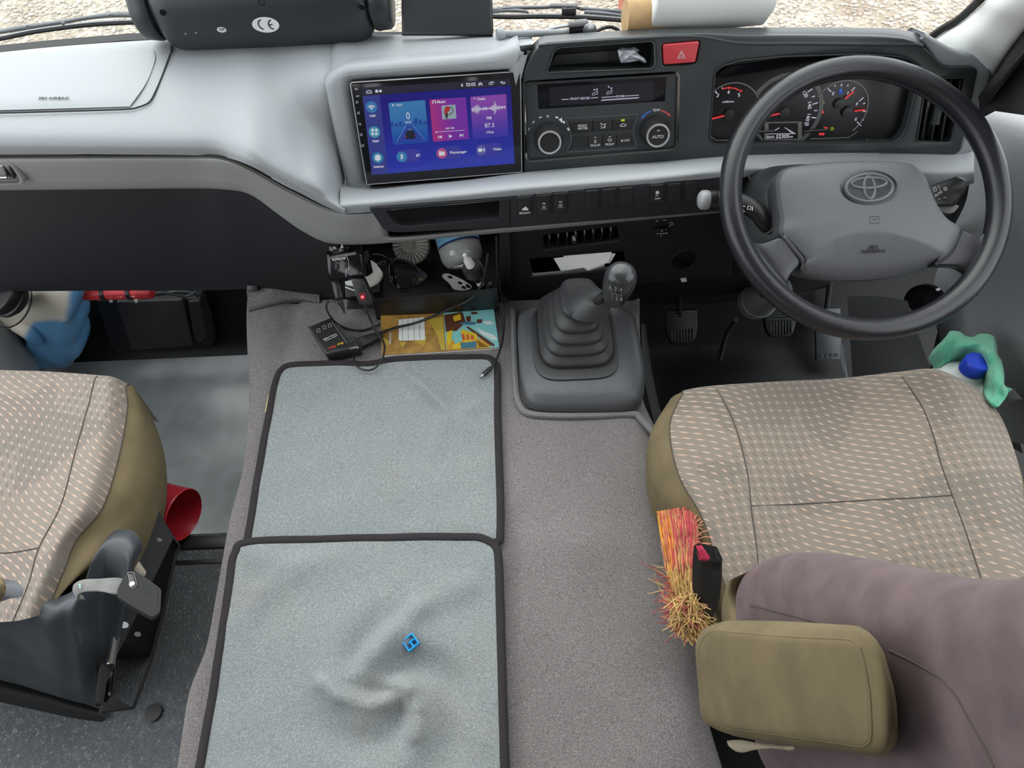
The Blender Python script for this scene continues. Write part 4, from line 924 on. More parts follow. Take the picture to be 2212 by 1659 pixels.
for nm, col, pts, ar in (('cold_arrow', (.04, .16, .6), [(1582, 995), (1535, 1015), (1498, 1050)], [(1468, 1050), (1510, 1055), (1470, 1090)]), ('hot_arrow', (.6, .07, .07), [(1700, 988), (1750, 1005), (1795, 1040)], [(1808, 1015), (1812, 1068), (1780, 1042)])):
    mb = MB(); mb.line(P_, [q2(*p) for p in pts], 2.6); mb.flat(P_, [q2(*p) for p in ar]); obj(nm, mb, mat(nm, col, .5), cu_, smooth=0)

# ---------------------------------------------------------------- instrument cluster
def q3(x, y): return (1520 + x / 5.53, 120 + y / 5.53)
GP = FP.up(-.017)
ic = thing('instrument_cluster', 'black instrument cluster with lit dials and red needles behind the steering wheel', 'gauge cluster', GP.px(1760, 240))
mb = MB(); mb.plate(GP, [(1520, 150), (1560, 108), (1990, 100), (2010, 150), (1970, 325), (1525, 335)], [], .006, .001); obj('dial_face', mb, mat('dial_black', (.010, .010, .011), .35), ic)
# hood lining between the dial face and the fascia
ci = [FP.px(x, y, -.004) for x, y in clus]; cn = V((0, 0, 0)); 
for p in ci: cn += p / len(ci)
mb = MB(); mb.grid([ci, [p + FP.z * -.014 for p in ci]], cu=True); obj('shroud', mb, M['matte'], ic)
mb = MB(); mb.prism([FP.px(x, y, -.010) for x, y in ((1548, 166), (1566, 146), (1690, 128), (1850, 121), (1975, 140), (1970, 150), (1850, 138), (1690, 147), (1560, 168))], FP.z * -.003); obj('visor_strip', mb, M['gloss'], ic)
prn = glow('dial_white', (.80, .78, .92), .8); rdn = glow('needle_red', (.95, .05, .05), .95); G1 = GP.up(.0006)
rimm = mat('dial_rim', (.20, .20, .19), .4)
def ringarc(mb, c, r, a0, a1, w, n=40, off=.0008):
    s_ = GP.m(*c); u, v = GP.uv(*c)
    mb.line(GP.up(off), [(u + r * s_ * math.cos(math.radians(a0 + (a1 - a0) * k / n)), v + r * s_ * math.sin(math.radians(a0 + (a1 - a0) * k / n))) for k in range(n + 1)], w * s_, px=False, th=.001)
mb = MB(); ringarc(mb, (1576, 246), 64, 20, 215, 2.2); mb.line(G1, [(1531, 290), (1545, 303), (1574, 303)], 2); obj('tachometer_rim', mb, rimm, ic, smooth=0)
mb = MB(); ringarc(mb, (1694, 243), 78, 150, -60, 9); mb.line(G1, [(1630, 283), (1648, 303)], 5); obj('speedometer_rim', mb, mat('speed_rim', (.10, .10, .10), .35), ic, smooth=0)
mb = MB(); ringarc(mb, (1812, 238), 61, 150, -48, 2.2); mb.line(G1, [(1852, 284), (1834, 297), (1750, 300)], 2); obj('fuel_dial_rim', mb, rimm, ic, smooth=0)
mb = MB()
for t, x, y, h, rot in (('3', 168, 478, 40, -.35), ('4', 296, 440, 40, 0), ('5', 422, 472, 40, .3), ('x1000r/min', 292, 552, 20, 0), ('120', 1210, 458, 42, -.95), ('140', 1262, 590, 42, -1.35), ('160', 1248, 735, 42, -1.65), ('E', 1545, 455, 36, 0), ('F', 1722, 452, 36, 0), ('F', 1830, 582, 36, 0), ('E', 1817, 762, 34, 0), ('ODO', 797, 975, 26, 0), ('52305', 942, 967, 42, 0), ('km', 1045, 968, 22, 0), ('ODO', 1230, 806, 16, 0), ('TRIP', 1230, 830, 16, 0)):
    mb.text(t, G1, q3(x, y), h / 5.53, rot=rot, sx=1.05, bold=.02)
for a, b, w in (((140, 425), (158, 455), 14), ((218, 380), (225, 402), 10), ((820, 290), (826, 308), 10), ((748, 352), (756, 366), 10), ((668, 405), (684, 420), 10), ((1300, 397), (1243, 435), 12), ((1328, 483), (1292, 497), 12), ((1365, 563), (1298, 582), 12), ((1358, 657), (1318, 658), 10), ((1360, 746), (1290, 740), 12), ((1482, 393), (1522, 432), 12), ((1566, 352), (1573, 372), 10), ((1646, 338), (1645, 368), 12), ((1726, 343), (1717, 368), 10), ((1808, 378), (1760, 425), 12), ((1910, 500), (1858, 545), 12), ((1930, 568), (1904, 577), 12), ((1938, 668), (1900, 668), 9), ((1910, 772), (1888, 765), 10), ((1832, 792), (1878, 838), 10)):
    mb.line(G1, [q3(*a), q3(*b)], w / 5.53)
mb.line(G1, [q3(850, 895), q3(902, 862)], 1.5); mb.line(G1, [q3(968, 860), q3(1092, 932), q3(1050, 925), q3(990, 870)], 1.2); mb.line(G1, [q3(770, 936), q3(1100, 932)], 1)
obj('markings', mb, prn, ic, smooth=0, label='lit white figures, ticks and 52305 km odometer')
mb = MB(); mb.line(G1, [q3(732, 802), q3(1168, 795), q3(1172, 1000), q3(728, 1005)], 3, closed=True); mb.flat(G1, [q3(732, 810), q3(775, 810), q3(775, 1000), q3(732, 1002)], off=.0004); mb.flat(G1, [q3(1125, 800), q3(1168, 800), q3(1168, 1000), q3(1125, 1000)], off=.0004); obj('odometer_frame', mb, mat('odo_frame', (.16, .16, .145), .4), ic, smooth=0)
for c, a, b, nm in (((1574, 246), (256, 718), (86, 760), 'tachometer_needle'), ((1693.6, 243), (930, 690), (732, 732), 'speedometer_needle'), ((1812, 224), (1690, 520), (1798, 425), 'fuel_needle'), ((1829, 241), (1803, 662), (1930, 648), 'temperature_needle')):
    mb = MB(); mb.line(GP.up(.004), [q3(*a), q3(*b)], 3.0, th=.001); nd = obj(nm, mb, rdn, ic, smooth=0, label='lit red needle')
    mb = MB(); cc = GP.px(*c); mb.lathe([(0, 0), (.0085, 0), (.008, .005), (0, .0055)], cc, GP.z, 20); obj('needle_hub', mb, M['black'], nd)
mb = MB(); mb.line(G1, [q3(220, 397), q3(300, 382), q3(380, 393), q3(448, 428)], 2.2)
for a, b in (((300, 370), (300, 405)), ((380, 384), (380, 398)), ((460, 412), (442, 440))): mb.line(G1, [q3(*a), q3(*b)], 2)
obj('red_zone', mb, rdn, ic, smooth=0, label='lit red rev limit line')
mb = MB(); mb.flat(G1, [q3(1425, 645), q3(1440, 690), q3(1405, 692)]); obj('warning_lamp', mb, rdn, ic, smooth=0, label='lit red lamp')
mb = MB(); mb.flat(G1, [q3(1430, 855), q3(1480, 855), q3(1478, 880), q3(1450, 872)]); obj('warning_lamp', mb, rdn, ic, smooth=0, label='lit red lamp')
mb = MB(); mb.disc(G1, q3(1392, 938), 2.8); mb.disc(G1, q3(1428, 938), 2.8); mb.flat(G1, [q3(1378, 930), q3(1440, 928), q3(1436, 945), q3(1382, 948)])
obj('warning_lamp', mb, rdn, ic, smooth=0, label='lit red lamp')
mb = MB(); mb.line(G1, [q3(1412, 535), q3(1418, 572), q3(1442, 570)], 1.6); mb.line(G1, [q3(1430, 540), q3(1436, 558)], 1.4); mb.line(G1, [q3(1520, 860), q3(1545, 858), q3(1552, 888), q3(1518, 890)], 1.4, closed=True); mb.line(G1, [q3(1528, 874), q3(1546, 872)], 1); obj('green_warnings', mb, glow('lamp_green', (.45, .6, .02), .8), ic, smooth=0, label='lit yellow-green lamps')
mb = MB(); mb.flat(G1, [q3(1622, 398), q3(1650, 398), q3(1652, 432), q3(1622, 432)]); mb.text('AdBlue', G1, q3(1636, 449), 15 / 5.53); obj('blue_lamp', mb, glow('lamp_blue', (.03, .16, .95), 1.0), ic, smooth=0, label='lit blue fluid lamp')
mb = MB(); mb.tube([GP.px(*q3(630, 915), .006), GP.px(*q3(840, 905), .012)], .0022, 8); mb.tube([GP.px(*q3(1200, 912), .006), GP.px(*q3(1480, 888), .012)], .0022, 8); obj('reset_stalks', mb, M['black'], ic)

# ---------------------------------------------------------------- steering wheel and column
WC = V((.509, .762, .715)); WN = V((.005, -.487, .874)); WP = Pl(WC, WN)
wh = thing('steering_wheel', 'black two-spoke steering wheel with grey centre pad and oval emblem', 'steering wheel', WC)
R_, r_ = .190, .0158
mb = MB(); rg = []
for k in range(72):
    a = 2 * math.pi * k / 72; d = WP.x * math.cos(a) + WP.y * math.sin(a)
    rg.append([WC + d * (R_ + r_ * math.cos(t)) + WP.z * (r_ * 1.05 * math.sin(t)) for t in [2 * math.pi * j / 20 for j in range(20)]])
mb.grid(rg, cu=True, cv=True); obj('rim', mb, M['wheel'], wh, smooth=180)
def q4(x, y): return (1640 + x / 3.86, 330 + y / 3.86)
HPL = WP.up(-.012)
hub = [q4(*p) for p in ((140, 215), (200, 130), (400, 92), (700, 66), (1000, 62), (1230, 78), (1320, 122), (1395, 210), (1440, 330), (1500, 450), (1580, 560), (1690, 645), (1640, 770), (1590, 850), (1470, 930), (1280, 985), (1000, 1025), (700, 1028), (450, 1005), (355, 975), (368, 905), (290, 815), (170, 690), (172, 560), (150, 420), (135, 300))]
def hubring(s, off, cy=0):
    c = HPL.uv(1872, 470); out = []
    for p in hub:
        u, v = HPL.uv(*p); out.append(HPL.pt(c[0] + (u - c[0]) * s, c[1] + (v - c[1]) * s + cy, off))
    return crs(out, 84, True)
lens = [q4(*p) for p in ((372, 905), (480, 800), (620, 722), (780, 676), (920, 664), (1100, 680), (1300, 730), (1450, 785), (1592, 845))]
luv = [HPL.uv(*p, .012) for p in lens]
mb = MB(); mb.rings([hubring(.94, -.05), hubring(1.0, -.030), hubring(1.0, -.006), hubring(.975, .002), hubring(.93, .007), hubring(.8, .012), hubring(.5, .016), hubring(.2, .018), hubring(.02, .018)], n=170, nv=80)
for v_ in mb.b.verts:                                  # the lower part of the pad turns down below a curved crease
    d = v_.co - HPL.o; u, v, w = d.dot(HPL.x), d.dot(HPL.y), d.dot(HPL.z)
    if w < -.028: continue
    for (ua, va), (ub, vb) in zip(luv, luv[1:]):
        if ua <= u <= ub:
            vc = va + (vb - va) * (u - ua) / (ub - ua)
            if v < vc: v_.co -= HPL.z * ((vc - v) * .45 * min(1, (w + .028) / .02))
            break
hb = obj('centre_pad', mb, M['wheelpad'], wh, smooth=60)
LPn = Pl(on(hb, *q4(952, 805), .0004), HPL.z - HPL.y * .45)
mb = MB(); mb.text('SRS', LPn, q4(952, 785), 6.4, sx=1.35, off=.0006, bold=.01); mb.text('AIRBAG', LPn, q4(952, 822), 7, sx=1.5, off=.0006, bold=.01); mb.line(LPn, [q4(905, 804), q4(1005, 802)], .8, off=.0006); obj('lettering', mb, M['seam'], hb, smooth=0, label='raised SRS AIRBAG lettering')
# oval emblem: dish, ring and three crossing ovals
EP = Pl(HPL.px(*q4(918, 292), .0175), HPL.z); ec = EP.uv(*q4(918, 292)); em = EP.m(*q4(918, 292)); ra = 238 / 3.86 * em
def oval(c, a, b, n=48, rot=0): return [EP.pt(c[0] + a * math.cos(t) * math.cos(rot) - b * math.sin(t) * math.sin(rot), c[1] + a * math.cos(t) * math.sin(rot) + b * math.sin(t) * math.cos(rot)) for t in [2 * math.pi * k / n for k in range(n)]]
mb = MB(); mb.rings([oval(ec, ra, ra * .64), [p + EP.z * .0012 for p in oval(ec, ra * .98, ra * .62)], [p + EP.z * .0004 for p in oval(ec, ra * .86, ra * .52)], [p + EP.z * .0002 for p in oval(ec, ra * .3, ra * .2)]], cap=(False, True)); emb = obj('emblem', mb, M['wheel'], hb, smooth=180, label='oval emblem in a dished surround')
mb = MB(); mb.tube(oval(ec, ra * .82, ra * .49), .0024, 8, closed=True); mb.tube(oval((ec[0], ec[1] + ra * .17), ra * .62, ra * .19), .0022, 8, closed=True); mb.tube(oval((ec[0], ec[1] + ra * .0), ra * .19, ra * .40), .0022, 8, closed=True); obj('emblem_ovals', mb, M['wheelpad'], emb, smooth=180)
mb = MB(); mb.line(EP, [q4(920, 532), q4(996, 532), q4(996, 588), q4(920, 588)], 1.1, closed=True, off=.001); mb.line(EP, [q4(940, 560), q4(980, 556)], 1.6, off=.001); obj('book_mark', mb, M['wheel'], hb, smooth=0, label='small square airbag symbol')
# spokes
def spoke(top, bot, offs_t, offs_b):
    mb = MB(); a = [WP.px(x, y, o) for (x, y), o in zip(top, offs_t)]; b = [WP.px(x, y, o) for (x, y), o in zip(bot, offs_b)]
    m1 = [p.lerp(q, .08) + WP.z * .006 for p, q in zip(a, b)]; m2 = [p.lerp(q, .5) + WP.z * .007 for p, q in zip(a, b)]; m3 = [p.lerp(q, .92) + WP.z * .006 for p, q in zip(a, b)]
    u1 = [p.lerp(q, .1) - WP.z * .014 for p, q in zip(a, b)]; u2 = [p.lerp(q, .9) - WP.z * .014 for p, q in zip(a, b)]
    mb.grid([a, m1, m2, m3, b, u2, u1], 16, 40, cv=True); obj('spoke', mb, M['wheel'], wh, smooth=180)
spoke([(1590, 500), (1612, 517), (1640, 526), (1668, 519), (1692, 508)], [(1650, 640), (1712, 648), (1700, 618), (1708, 592), (1736, 566)], [.002, .0, -.006, -.010, -.012], [.0, -.0, -.006, -.012, -.014])
spoke([(2070, 492), (2095, 505), (2120, 505), (2142, 490), (2165, 460)], [(2012, 575), (2068, 578), (2098, 604), (2084, 638), (2108, 640)], [-.012, -.010, -.006, 0, .002], [-.014, -.012, -.006, 0, 0])
for pts in ([(1683, 506), (1712, 540), (1733, 566), (1731, 584)], [(2078, 497), (2056, 545), (2020, 572)]):
    mb = MB(); mb.tube([WP.px(x, y, -.006) for x, y in pts], .0022, 6, 16); obj('pad_gap', mb, M['matte'], wh)
# column shroud
colm = thing('steering_column', 'dark grey steering column shroud with wiper and light stalks', 'steering column', WC - WN * .12)
def srect(c, hx, hy, w, n=32, p=3.2):
    out = []
    for k in range(n):
        t = 2 * math.pi * k / n; cx_, sy_ = math.cos(t), math.sin(t)
        out.append(WP.pt(c[0] + hx * math.copysign(abs(cx_) ** (2 / p), cx_), c[1] + hy * math.copysign(abs(sy_) ** (2 / p), sy_), w))
    return out
mb = MB(); mb.rings([srect((-.045, .0), .068, .062, -.040), srect((-.05, .0), .075, .070, -.055), srect((-.058, .01), .085, .078, -.10), srect((-.055, .02), .08, .075, -.16), srect((-.05, .03), .06, .06, -.24)], nv=20); obj('shroud', mb, M['fascia'], colm, smooth=60)
mb = MB(); mb.lathe([(0, 0), (.036, 0), (.038, .004), (.038, .012), (.036, .014), (.036, .022), (.039, .024), (.039, .034), (.036, .036), (.030, .07), (.028, .14), (0, .14)], Y(1628, 655, 1.0), (.02, -.42, .75), 28); obj('column_boot', mb, M['door'], colm, smooth=40)
mb = MB(); mb.lathe([(.013, 0), (.0145, .003), (.012, .0035), (.0105, -.004), (.006, -.006), (0, -.006)], WP.px(1662, 487, -.045), WP.z * .5 - WP.x * .8 + WP.y * .2, 24); obj('ignition_lock', mb, M['black'], colm)
mb = MB(); mb.tube([WP.px(x, y, o) for x, y, o in ((1672, 500, -.055), (1650, 482, -.048), (1636, 458, -.042), (1600, 437, -.038), (1560, 432, -.036), (1528, 432, -.035))], [.010, .0105, .0135, .0135, .0135, .0135], 16, 24); ws = obj('wiper_stalk', mb, M['black'], colm, smooth=60)
mb = MB(); mb.lathe([(.0135, 0), (.0142, .004), (.0138, .010), (.010, .014), (0, .0155)], WP.px(1530, 432, -.035), WP.px(1528, 432, -.035) - WP.px(1560, 432, -.036), 24); obj('stalk_tip', mb, mat('stalk_tip_lit', (.25, .26, .27), .35), ws, label='stalk end coloured pale where it catches the light')  # light caught by the stalk end is painted in as a paler base colour
SPn = Pl(WP.px(1612, 448, -.024), WP.z + WP.y * .25)
mb = MB(); mb.line(SPn, [(1604, 445), (1610, 446.5)], 1); mb.line(SPn, [(1616, 445), (1622, 446), (1621, 453), (1614, 452)], 1.1, closed=True); mb.line(SPn, [(1625, 447), (1625, 455)], 1.4); mb.disc(SPn, (1607, 457), 1.2, n=10); obj('marking', mb, M['print'], ws, smooth=0)
# light stalk on the right, a flat paddle
LS = Pl(WP.px(2050, 420, -.05), WN + V((0, -.35, 0)), (.95, .25, .12))
mb = MB(); mb.rings([[LS.px(x, y, o) for x, y in rnd(pts, 6)] for pts, o in (([(1990, 414), (2066, 384), (2088, 390), (2086, 410), (2060, 448), (2000, 440)], -.018), ([(1985, 410), (2068, 380), (2090, 388), (2088, 408), (2062, 446), (2000, 446)], -.006), ([(1988, 412), (2070, 384), (2086, 390), (2084, 406), (2060, 440), (2002, 442)], .004))]); ls_ = obj('light_stalk', mb, M['black'], colm, smooth=50)
mb = MB(); mb.rings([[LS.px(x, y, o) for x, y in rnd(pts, 5)] for pts, o in (([(2024, 440), (2062, 444), (2072, 446), (2060, 460), (2045, 464), (2028, 456)], -.03), ([(2018, 440), (2064, 442), (2073, 444), (2062, 458), (2045, 461), (2028, 454)], -.012))]); obj('stalk_lower', mb, M['band'], ls_, smooth=50)
mb = MB(); P_ = LS.up(.0045); mb.text('AUTO', P_, (2027, 419), 5, sx=.9, rot=.2); c = (2042, 408)
for k in range(8): a = k * math.pi / 4; mb.line(P_, [(c[0] + 3.4 * math.cos(a), c[1] + 3.4 * math.sin(a)), (c[0] + 5.2 * math.cos(a), c[1] + 5.2 * math.sin(a))], .8)
mb.line(P_, [(c[0] + 2.4 * math.cos(k * .8), c[1] + 2.4 * math.sin(k * .8)) for k in range(8)], .8, closed=True); mb.line(P_, [(2038, 427), (2043, 426)], 1); mb.disc(P_, (2029, 430), 1.3, n=10); mb.line(P_, [(2016, 408), (2020, 404), (2024, 412), (2018, 413)], 1, closed=True); mb.line(P_, [(2026, 399), (2031, 413)], .6)
obj('marking', mb, M['print'], ls_, smooth=0, label='white AUTO and lamp marks')

# ---------------------------------------------------------------- pedals
def pedal(name, label, px, py, w, h, y, z0, arm):
    N = V((0, -.62, .78)); P = Pl(Z(px, py, z0), N); t = thing(name, label, 'pedal', P.o)
    o_ = rnd([(-w, h), (w, h), (w, -h * .25), (w * .72, -h), (-w * .72, -h), (-w, -h * .25)], [.006, .006, .02, .014, .014, .02], 4)
    mb = MB(); mb.plate(P, o_, [], .016, .003, px=False); obj('pad', mb, M['black'], t, smooth=60)
    for k in range(6):
        mb = MB(); v = h * .86 - k * h * .17; mb.prism([P.pt(x_, v_, .0035) for x_, v_ in ((-w * .88, v - h * .05), (w * .88, v - h * .05), (w * .88, v + h * .05), (-w * .88, v + h * .05))], P.z * -.004, .0006); obj('rib', mb, M['fascia'], t)
    for k in range(8):
        mb = MB(); u = -w * .66 + k * w * 1.32 / 7; l_ = -h * (.90 - .02 * abs(k - 3.5)); mb.prism([P.pt(x_, v_, .0035) for x_, v_ in ((u - w * .045, l_), (u + w * .045, l_), (u + w * .05, -h * .12), (u - w * .05, -h * .12))], P.z * -.004, .0006); obj('rib', mb, M['fascia'], t)
    mb = MB(); mb.tube([P.pt(0, h * .3, -.016), P.pt(arm, h * 1.4, .02), P.pt(arm * 1.4, h * 2.4, .06)], .007, 8, 12); obj('arm', mb, M['matte'], t)
    return t
pedal('clutch_pedal', 'ribbed black clutch pedal, the leftmost pedal, nearest the gear lever', 1473, 706, .036, .040, 0, .14, -.01)
pedal('brake_pedal', 'ribbed black brake pedal half hidden behind the steering wheel rim', 1686, 690, .036, .040, 0, .14, .0)
ap = thing('accelerator_pedal', 'black accelerator pedal right of the brake pedal below the wheel rim', 'pedal', Z(1790, 725, .08))
mb = MB(); P = Pl(Z(1790, 722, .08), V((0, -.6, .8))); mb.box(P, .03, .06, -.01, 0, .003); obj('pad', mb, M['fascia'], ap)
for k in range(4): mb = MB(); mb.disc(P, (-.018 + k * .012, -.05), .004, px=False, off=.002, th=.002, n=10); obj('stud', mb, M['black'], ap)
mb = MB(); mb.tube([P.pt(.0, .06, -.008), P.pt(.0, .14, .02)], .006, 8); obj('arm', mb, M['matte'], ap)
mb = MB(); mb.tube([Z(1555, 775, .05), Z(1562, 745, .10), Z(1572, 715, .16), Z(1590, 690, .22)], .006, 8, 12); obj('linkage_rod', mb, M['steel'], label='thin bright steel linkage rod rising between the clutch and brake pedals', cat='rod')
# ---------------------------------------------------------------- carpeted engine cover
ECZ = .38
el = [(536, 648), (534, 690), (536, 760), (540, 840), (536, 920), (528, 1000), (514, 1060), (500, 1110), (488, 1170), (468, 1290), (448, 1400), (414, 1490), (400, 1560), (384, 1659), (360, 1760)]
er = [(1372, 648), (1372, 704), (1374, 780), (1374, 860), (1378, 905), (1394, 980), (1408, 1060), (1422, 1140), (1438, 1240), (1456, 1330), (1468, 1400), (1478, 1480), (1486, 1560), (1494, 1659), (1502, 1760)]
eb = [(1380, 648), (1380, 704), (1384, 780), (1388, 870), (1424, 948), (1428, 1010), (1432, 1070), (1440, 1150), (1480, 1260), (1505, 1350), (1512, 1400), (1514, 1480), (1530, 1560), (1560, 1659), (1590, 1760)]
rows = []
rv = random.Random(11)
for i, ((a, b), (c, d), (e, f)) in enumerate(zip(el, er, eb)):
    yy = Z(a, b, ECZ).y; L0 = Z(a, b, ECZ - .012); Rc = Z(c, d, ECZ)
    r = [V((L0.x + .045, L0.y, .02)), V((L0.x + .02, L0.y, .2)), V((L0.x + .003, L0.y, ECZ - .05)), L0, V((L0.x + .012, L0.y, ECZ - .003))]
    for k in range(1, 10):
        t = k / 10; p = Z(a, b, ECZ).lerp(Rc, t); w = .0015 * math.sin(i * 1.9 + k * 2.3)
        r.append(V((p.x, p.y, ECZ + w)))
    r.append(Rc + V((-.01, 0, -.001))); E_ = Z(e, f, ECZ - .035 if i > 3 else ECZ - .01)
    r += [Rc.lerp(E_, .5) + V((.002, 0, .004)), E_, E_ + V((-.01, 0, -.06)), E_ + V((-.03, 0, -.30))]
    rows.append(r)
mb = MB(); mb.grid(rows, 90, 140)
# a pressed fold along the front left of the carpet
for v in mb.b.verts:
    if v.co.z > .3:
        q = (v.co.x + .415) / .02; s_ = max(0, min(1, (v.co.y - .70) / .1)); v.co.z -= .012 * math.exp(-q * q) * s_
        v.co.z += .004 * math.sin(v.co.x * 31 + v.co.y * 13) * .5
        q = (v.co.y - .395 + .1 * (v.co.x - .1)) / .035
        if v.co.x > .0: v.co.z += .006 * math.exp(-q * q)
ecov = obj('engine_cover', mb, M['carpet'], label='long engine hump covered in worn grey-brown carpet between the two seats', cat='engine cover', smooth=180)
mb = MB(); mb.tube([Z(x, y, ECZ + .004) for x, y in ((1108, 670), (1110, 720), (1112, 790), (1116, 850), (1124, 878), (1142, 893), (1200, 898), (1290, 897), (1368, 895), (1384, 905), (1408, 930), (1428, 950))], .006, 8, 60); obj('carpet_binding', mb, M['carpet_trim'], ecov)
# vinyl flap at its front left under the dash
mb = MB(); mb.grid([[Z(532, 622, ECZ + .02), Z(580, 616, ECZ + .03), Z(640, 618, ECZ + .02), Z(690, 632, ECZ + .012)], [Z(535, 650, ECZ + .012), Z(580, 648, ECZ + .014), Z(640, 640, ECZ + .012), Z(690, 648, ECZ + .006)], [Z(538, 676, ECZ - .004), Z(580, 662, ECZ + .002), Z(640, 650, ECZ + .002), Z(690, 656, ECZ + .0)], [Z(538, 690, ECZ - .05), Z(580, 666, ECZ - .02), Z(640, 654, ECZ - .02), Z(690, 660, ECZ - .02)]], 20, 14); obj('vinyl_flap', mb, mat('grey_vinyl', (.10, .10, .10), .45, bump='grain', bscale=230, bstr=.8, bdist=.0018), ecov, smooth=180)
mb = MB(); mb.box(Pl(Z(548, 622, ECZ + .03), (0, -.7, .7)), .010, .006, -.01, .008, .002); obj('flap_clip', mb, M['black'], ecov)

# ---------------------------------------------------------------- gear lever
gl = thing('gear_lever', 'tall gear lever with ribbed rubber boot and shiny black knob on a grey plinth', 'gear lever', Z(1250, 780, ECZ))
po_ = [(1118, 700), (1122, 790), (1132, 862), (1150, 884), (1200, 889), (1300, 889), (1360, 886), (1386, 868), (1392, 800), (1372, 690), (1352, 668), (1300, 655), (1180, 660), (1130, 672)]
def gring(pts, z, s=1.0, c=(1250, 770), n=72): 
    cc = Z(*c, z); return arcl(crs([cc + (Z(x, y, z) - cc) * s for x, y in pts], 200, True), n)
pt_ = [(1118, 700), (1120, 780), (1128, 822), (1146, 842), (1200, 850), (1300, 848), (1352, 842), (1372, 820), (1372, 770), (1354, 690), (1340, 668), (1290, 656), (1180, 661), (1132, 674)]
mb = MB(); mb.rings([gring(po_, ECZ - .03, 1.0), gring(po_, ECZ + .012, 1.0), [p.lerp(q, .5) + V((0, 0, .004)) for p, q in zip(gring(po_, ECZ + .02, .99), gring(pt_, ECZ + .028))], gring(pt_, ECZ + .032, .97), gring(pt_, ECZ + .034, .85)], cap=(True, True)); obj('plinth', mb, mat('plinth_grey', (.085, .088, .094), .38, bump='grain', bscale=300, bstr=.5, bdist=.001), gl, smooth=180)
mb = MB(); mb.grid([[Z(1386, 700, .34), Z(1388, 780, .34), Z(1398, 850, .34), Z(1422, 945, .33)], [Z(1392, 700, .25), Z(1400, 780, .25), Z(1416, 860, .25), Z(1440, 960, .25)], [Z(1395, 700, .1), Z(1405, 780, .1), Z(1420, 860, .1), Z(1445, 960, .1)]], 12, 8); obj('plinth_side', mb, M['doorlow'], gl)
# boot: rounded square bellows, smaller and higher
bz0 = ECZ + .034
fl = [(1144, 700), (1152, 790), (1164, 816), (1190, 828), (1315, 828), (1340, 818), (1346, 795), (1334, 700), (1318, 660), (1280, 640), (1200, 640), (1160, 660)]
fc = sum((Z(x, y, bz0) for x, y in fl), V((0, 0, 0))) / len(fl)
def sq(c, hx, hy, z, n=64, p=4.5):
    out = []
    for k in range(n):
        t = 2 * math.pi * (k + .5) / n; a, b = math.cos(t), math.sin(t)
        out.append(V((c.x + hx * math.copysign(abs(a) ** (2 / p), a), c.y + hy * math.copysign(abs(b) ** (2 / p), b), z)))
    return out
f0 = Z(1155, 826, bz0); f1 = Z(1345, 826, bz0); hx0 = (f1.x - f0.x) / 2; cy0 = f0.y + hx0 * 1.18; cb = V(((f0.x + f1.x) / 2, cy0, 0))
top = Z(1262, 668, bz0 + .105)
# tiers given by the photo row of each fold's front edge: (px left, px right, py front)
tiers = [(1168, 1332, 797, .006), (1178, 1322, 772, .024), (1188, 1312, 748, .042), (1199, 1302, 722, .060), (1213, 1299, 690, .078)]
rg = [sq(cb, hx0, hx0 * 1.18, bz0), sq(cb, hx0 * .995, hx0 * 1.175, bz0 + .004), sq(cb, hx0 * .93, hx0 * 1.1, bz0 + .005)]
for k, (xl, xr, yf, dz) in enumerate(tiers):
    z = bz0 + dz; a, b = Z(xl, yf, z), Z(xr, yf, z); hx = (b.x - a.x) / 2; hy = hx * 1.28; c = V(((a.x + b.x) / 2, a.y + hy, 0)); p = 4.5 - k * .35
    rg += [sq(c, hx * .985, hy * .985, z - .004, p=p), sq(c, hx, hy, z + .003, p=p), sq(c, hx * .985, hy * .985, z + .007, p=p), sq(c, hx * .90, hy * .90, z + .0105, p=p)]
kn = D(1335, 616, 1.0); a = Z(1290, 655, bz0 + .105)
rg += [sq(V((a.x - .012, a.y + .008, 0)), .036, .036, bz0 + .092, p=2.4), sq(V((a.x - .010, a.y + .006, 0)), .030, .030, bz0 + .106, p=2.1), sq(V((a.x - .004, a.y + .003, 0)), .021, .021, bz0 + .116, p=2), sq(V((a.x, a.y, 0)), .0155, .0155, bz0 + .119, p=2), sq(V((a.x, a.y, 0)), .0105, .0105, bz0 + .117, p=2)]
mb = MB(); mb.rings(rg, cap=(False, True)); obj('boot', mb, mat('boot_rubber', (.042, .043, .046), .5, bump='noise', bscale=700, bstr=.1, bdist=.0004), gl, smooth=50)
sb_ = V((a.x, a.y, bz0 + .11)); kd = (kn - sb_).normalized()
mb = MB(); mb.tube([sb_, sb_.lerp(kn, .55), kn], .0085, 14); obj('shaft', mb, M['gloss'], gl)
mb = MB(); mb.lathe([(0, -.042), (.012, -.041), (.016, -.036), (.0185, -.024), (.0215, -.008), (.0228, .006), (.0225, .018), (.0200, .028), (.0150, .0345), (.008, .0375), (0, .038)], kn + kd * .004, (kd * .55 + V((0, .15, .5))).normalized(), 36); kb_ = obj('knob', mb, mat('shiny_knob', (.03, .031, .033), .24, bump='grain', bscale=300, bstr=.25, bdist=.0006), gl, smooth=180)
kax = (kd * .55 + V((0, .15, .5))).normalized(); vdir = (CAM - kn).normalized(); 
tp = kn + kd * .004 + kax * .012; nrm = (vdir - kax * vdir.dot(kax)).normalized(); KG = Pl(tp + nrm * .0232, nrm + kax * .28, (1, 0, 0))
mb = MB()
for t, x, y in (('R', -.0085, .0085), ('2', -.001, .0085), ('4', .006, .0085), ('1', -.0045, -.0085), ('3', .0015, -.0085), ('5', .008, -.0085)): mb.text(t, KG, (x, y), .0046, px=False, off=.0012, th=.0016)
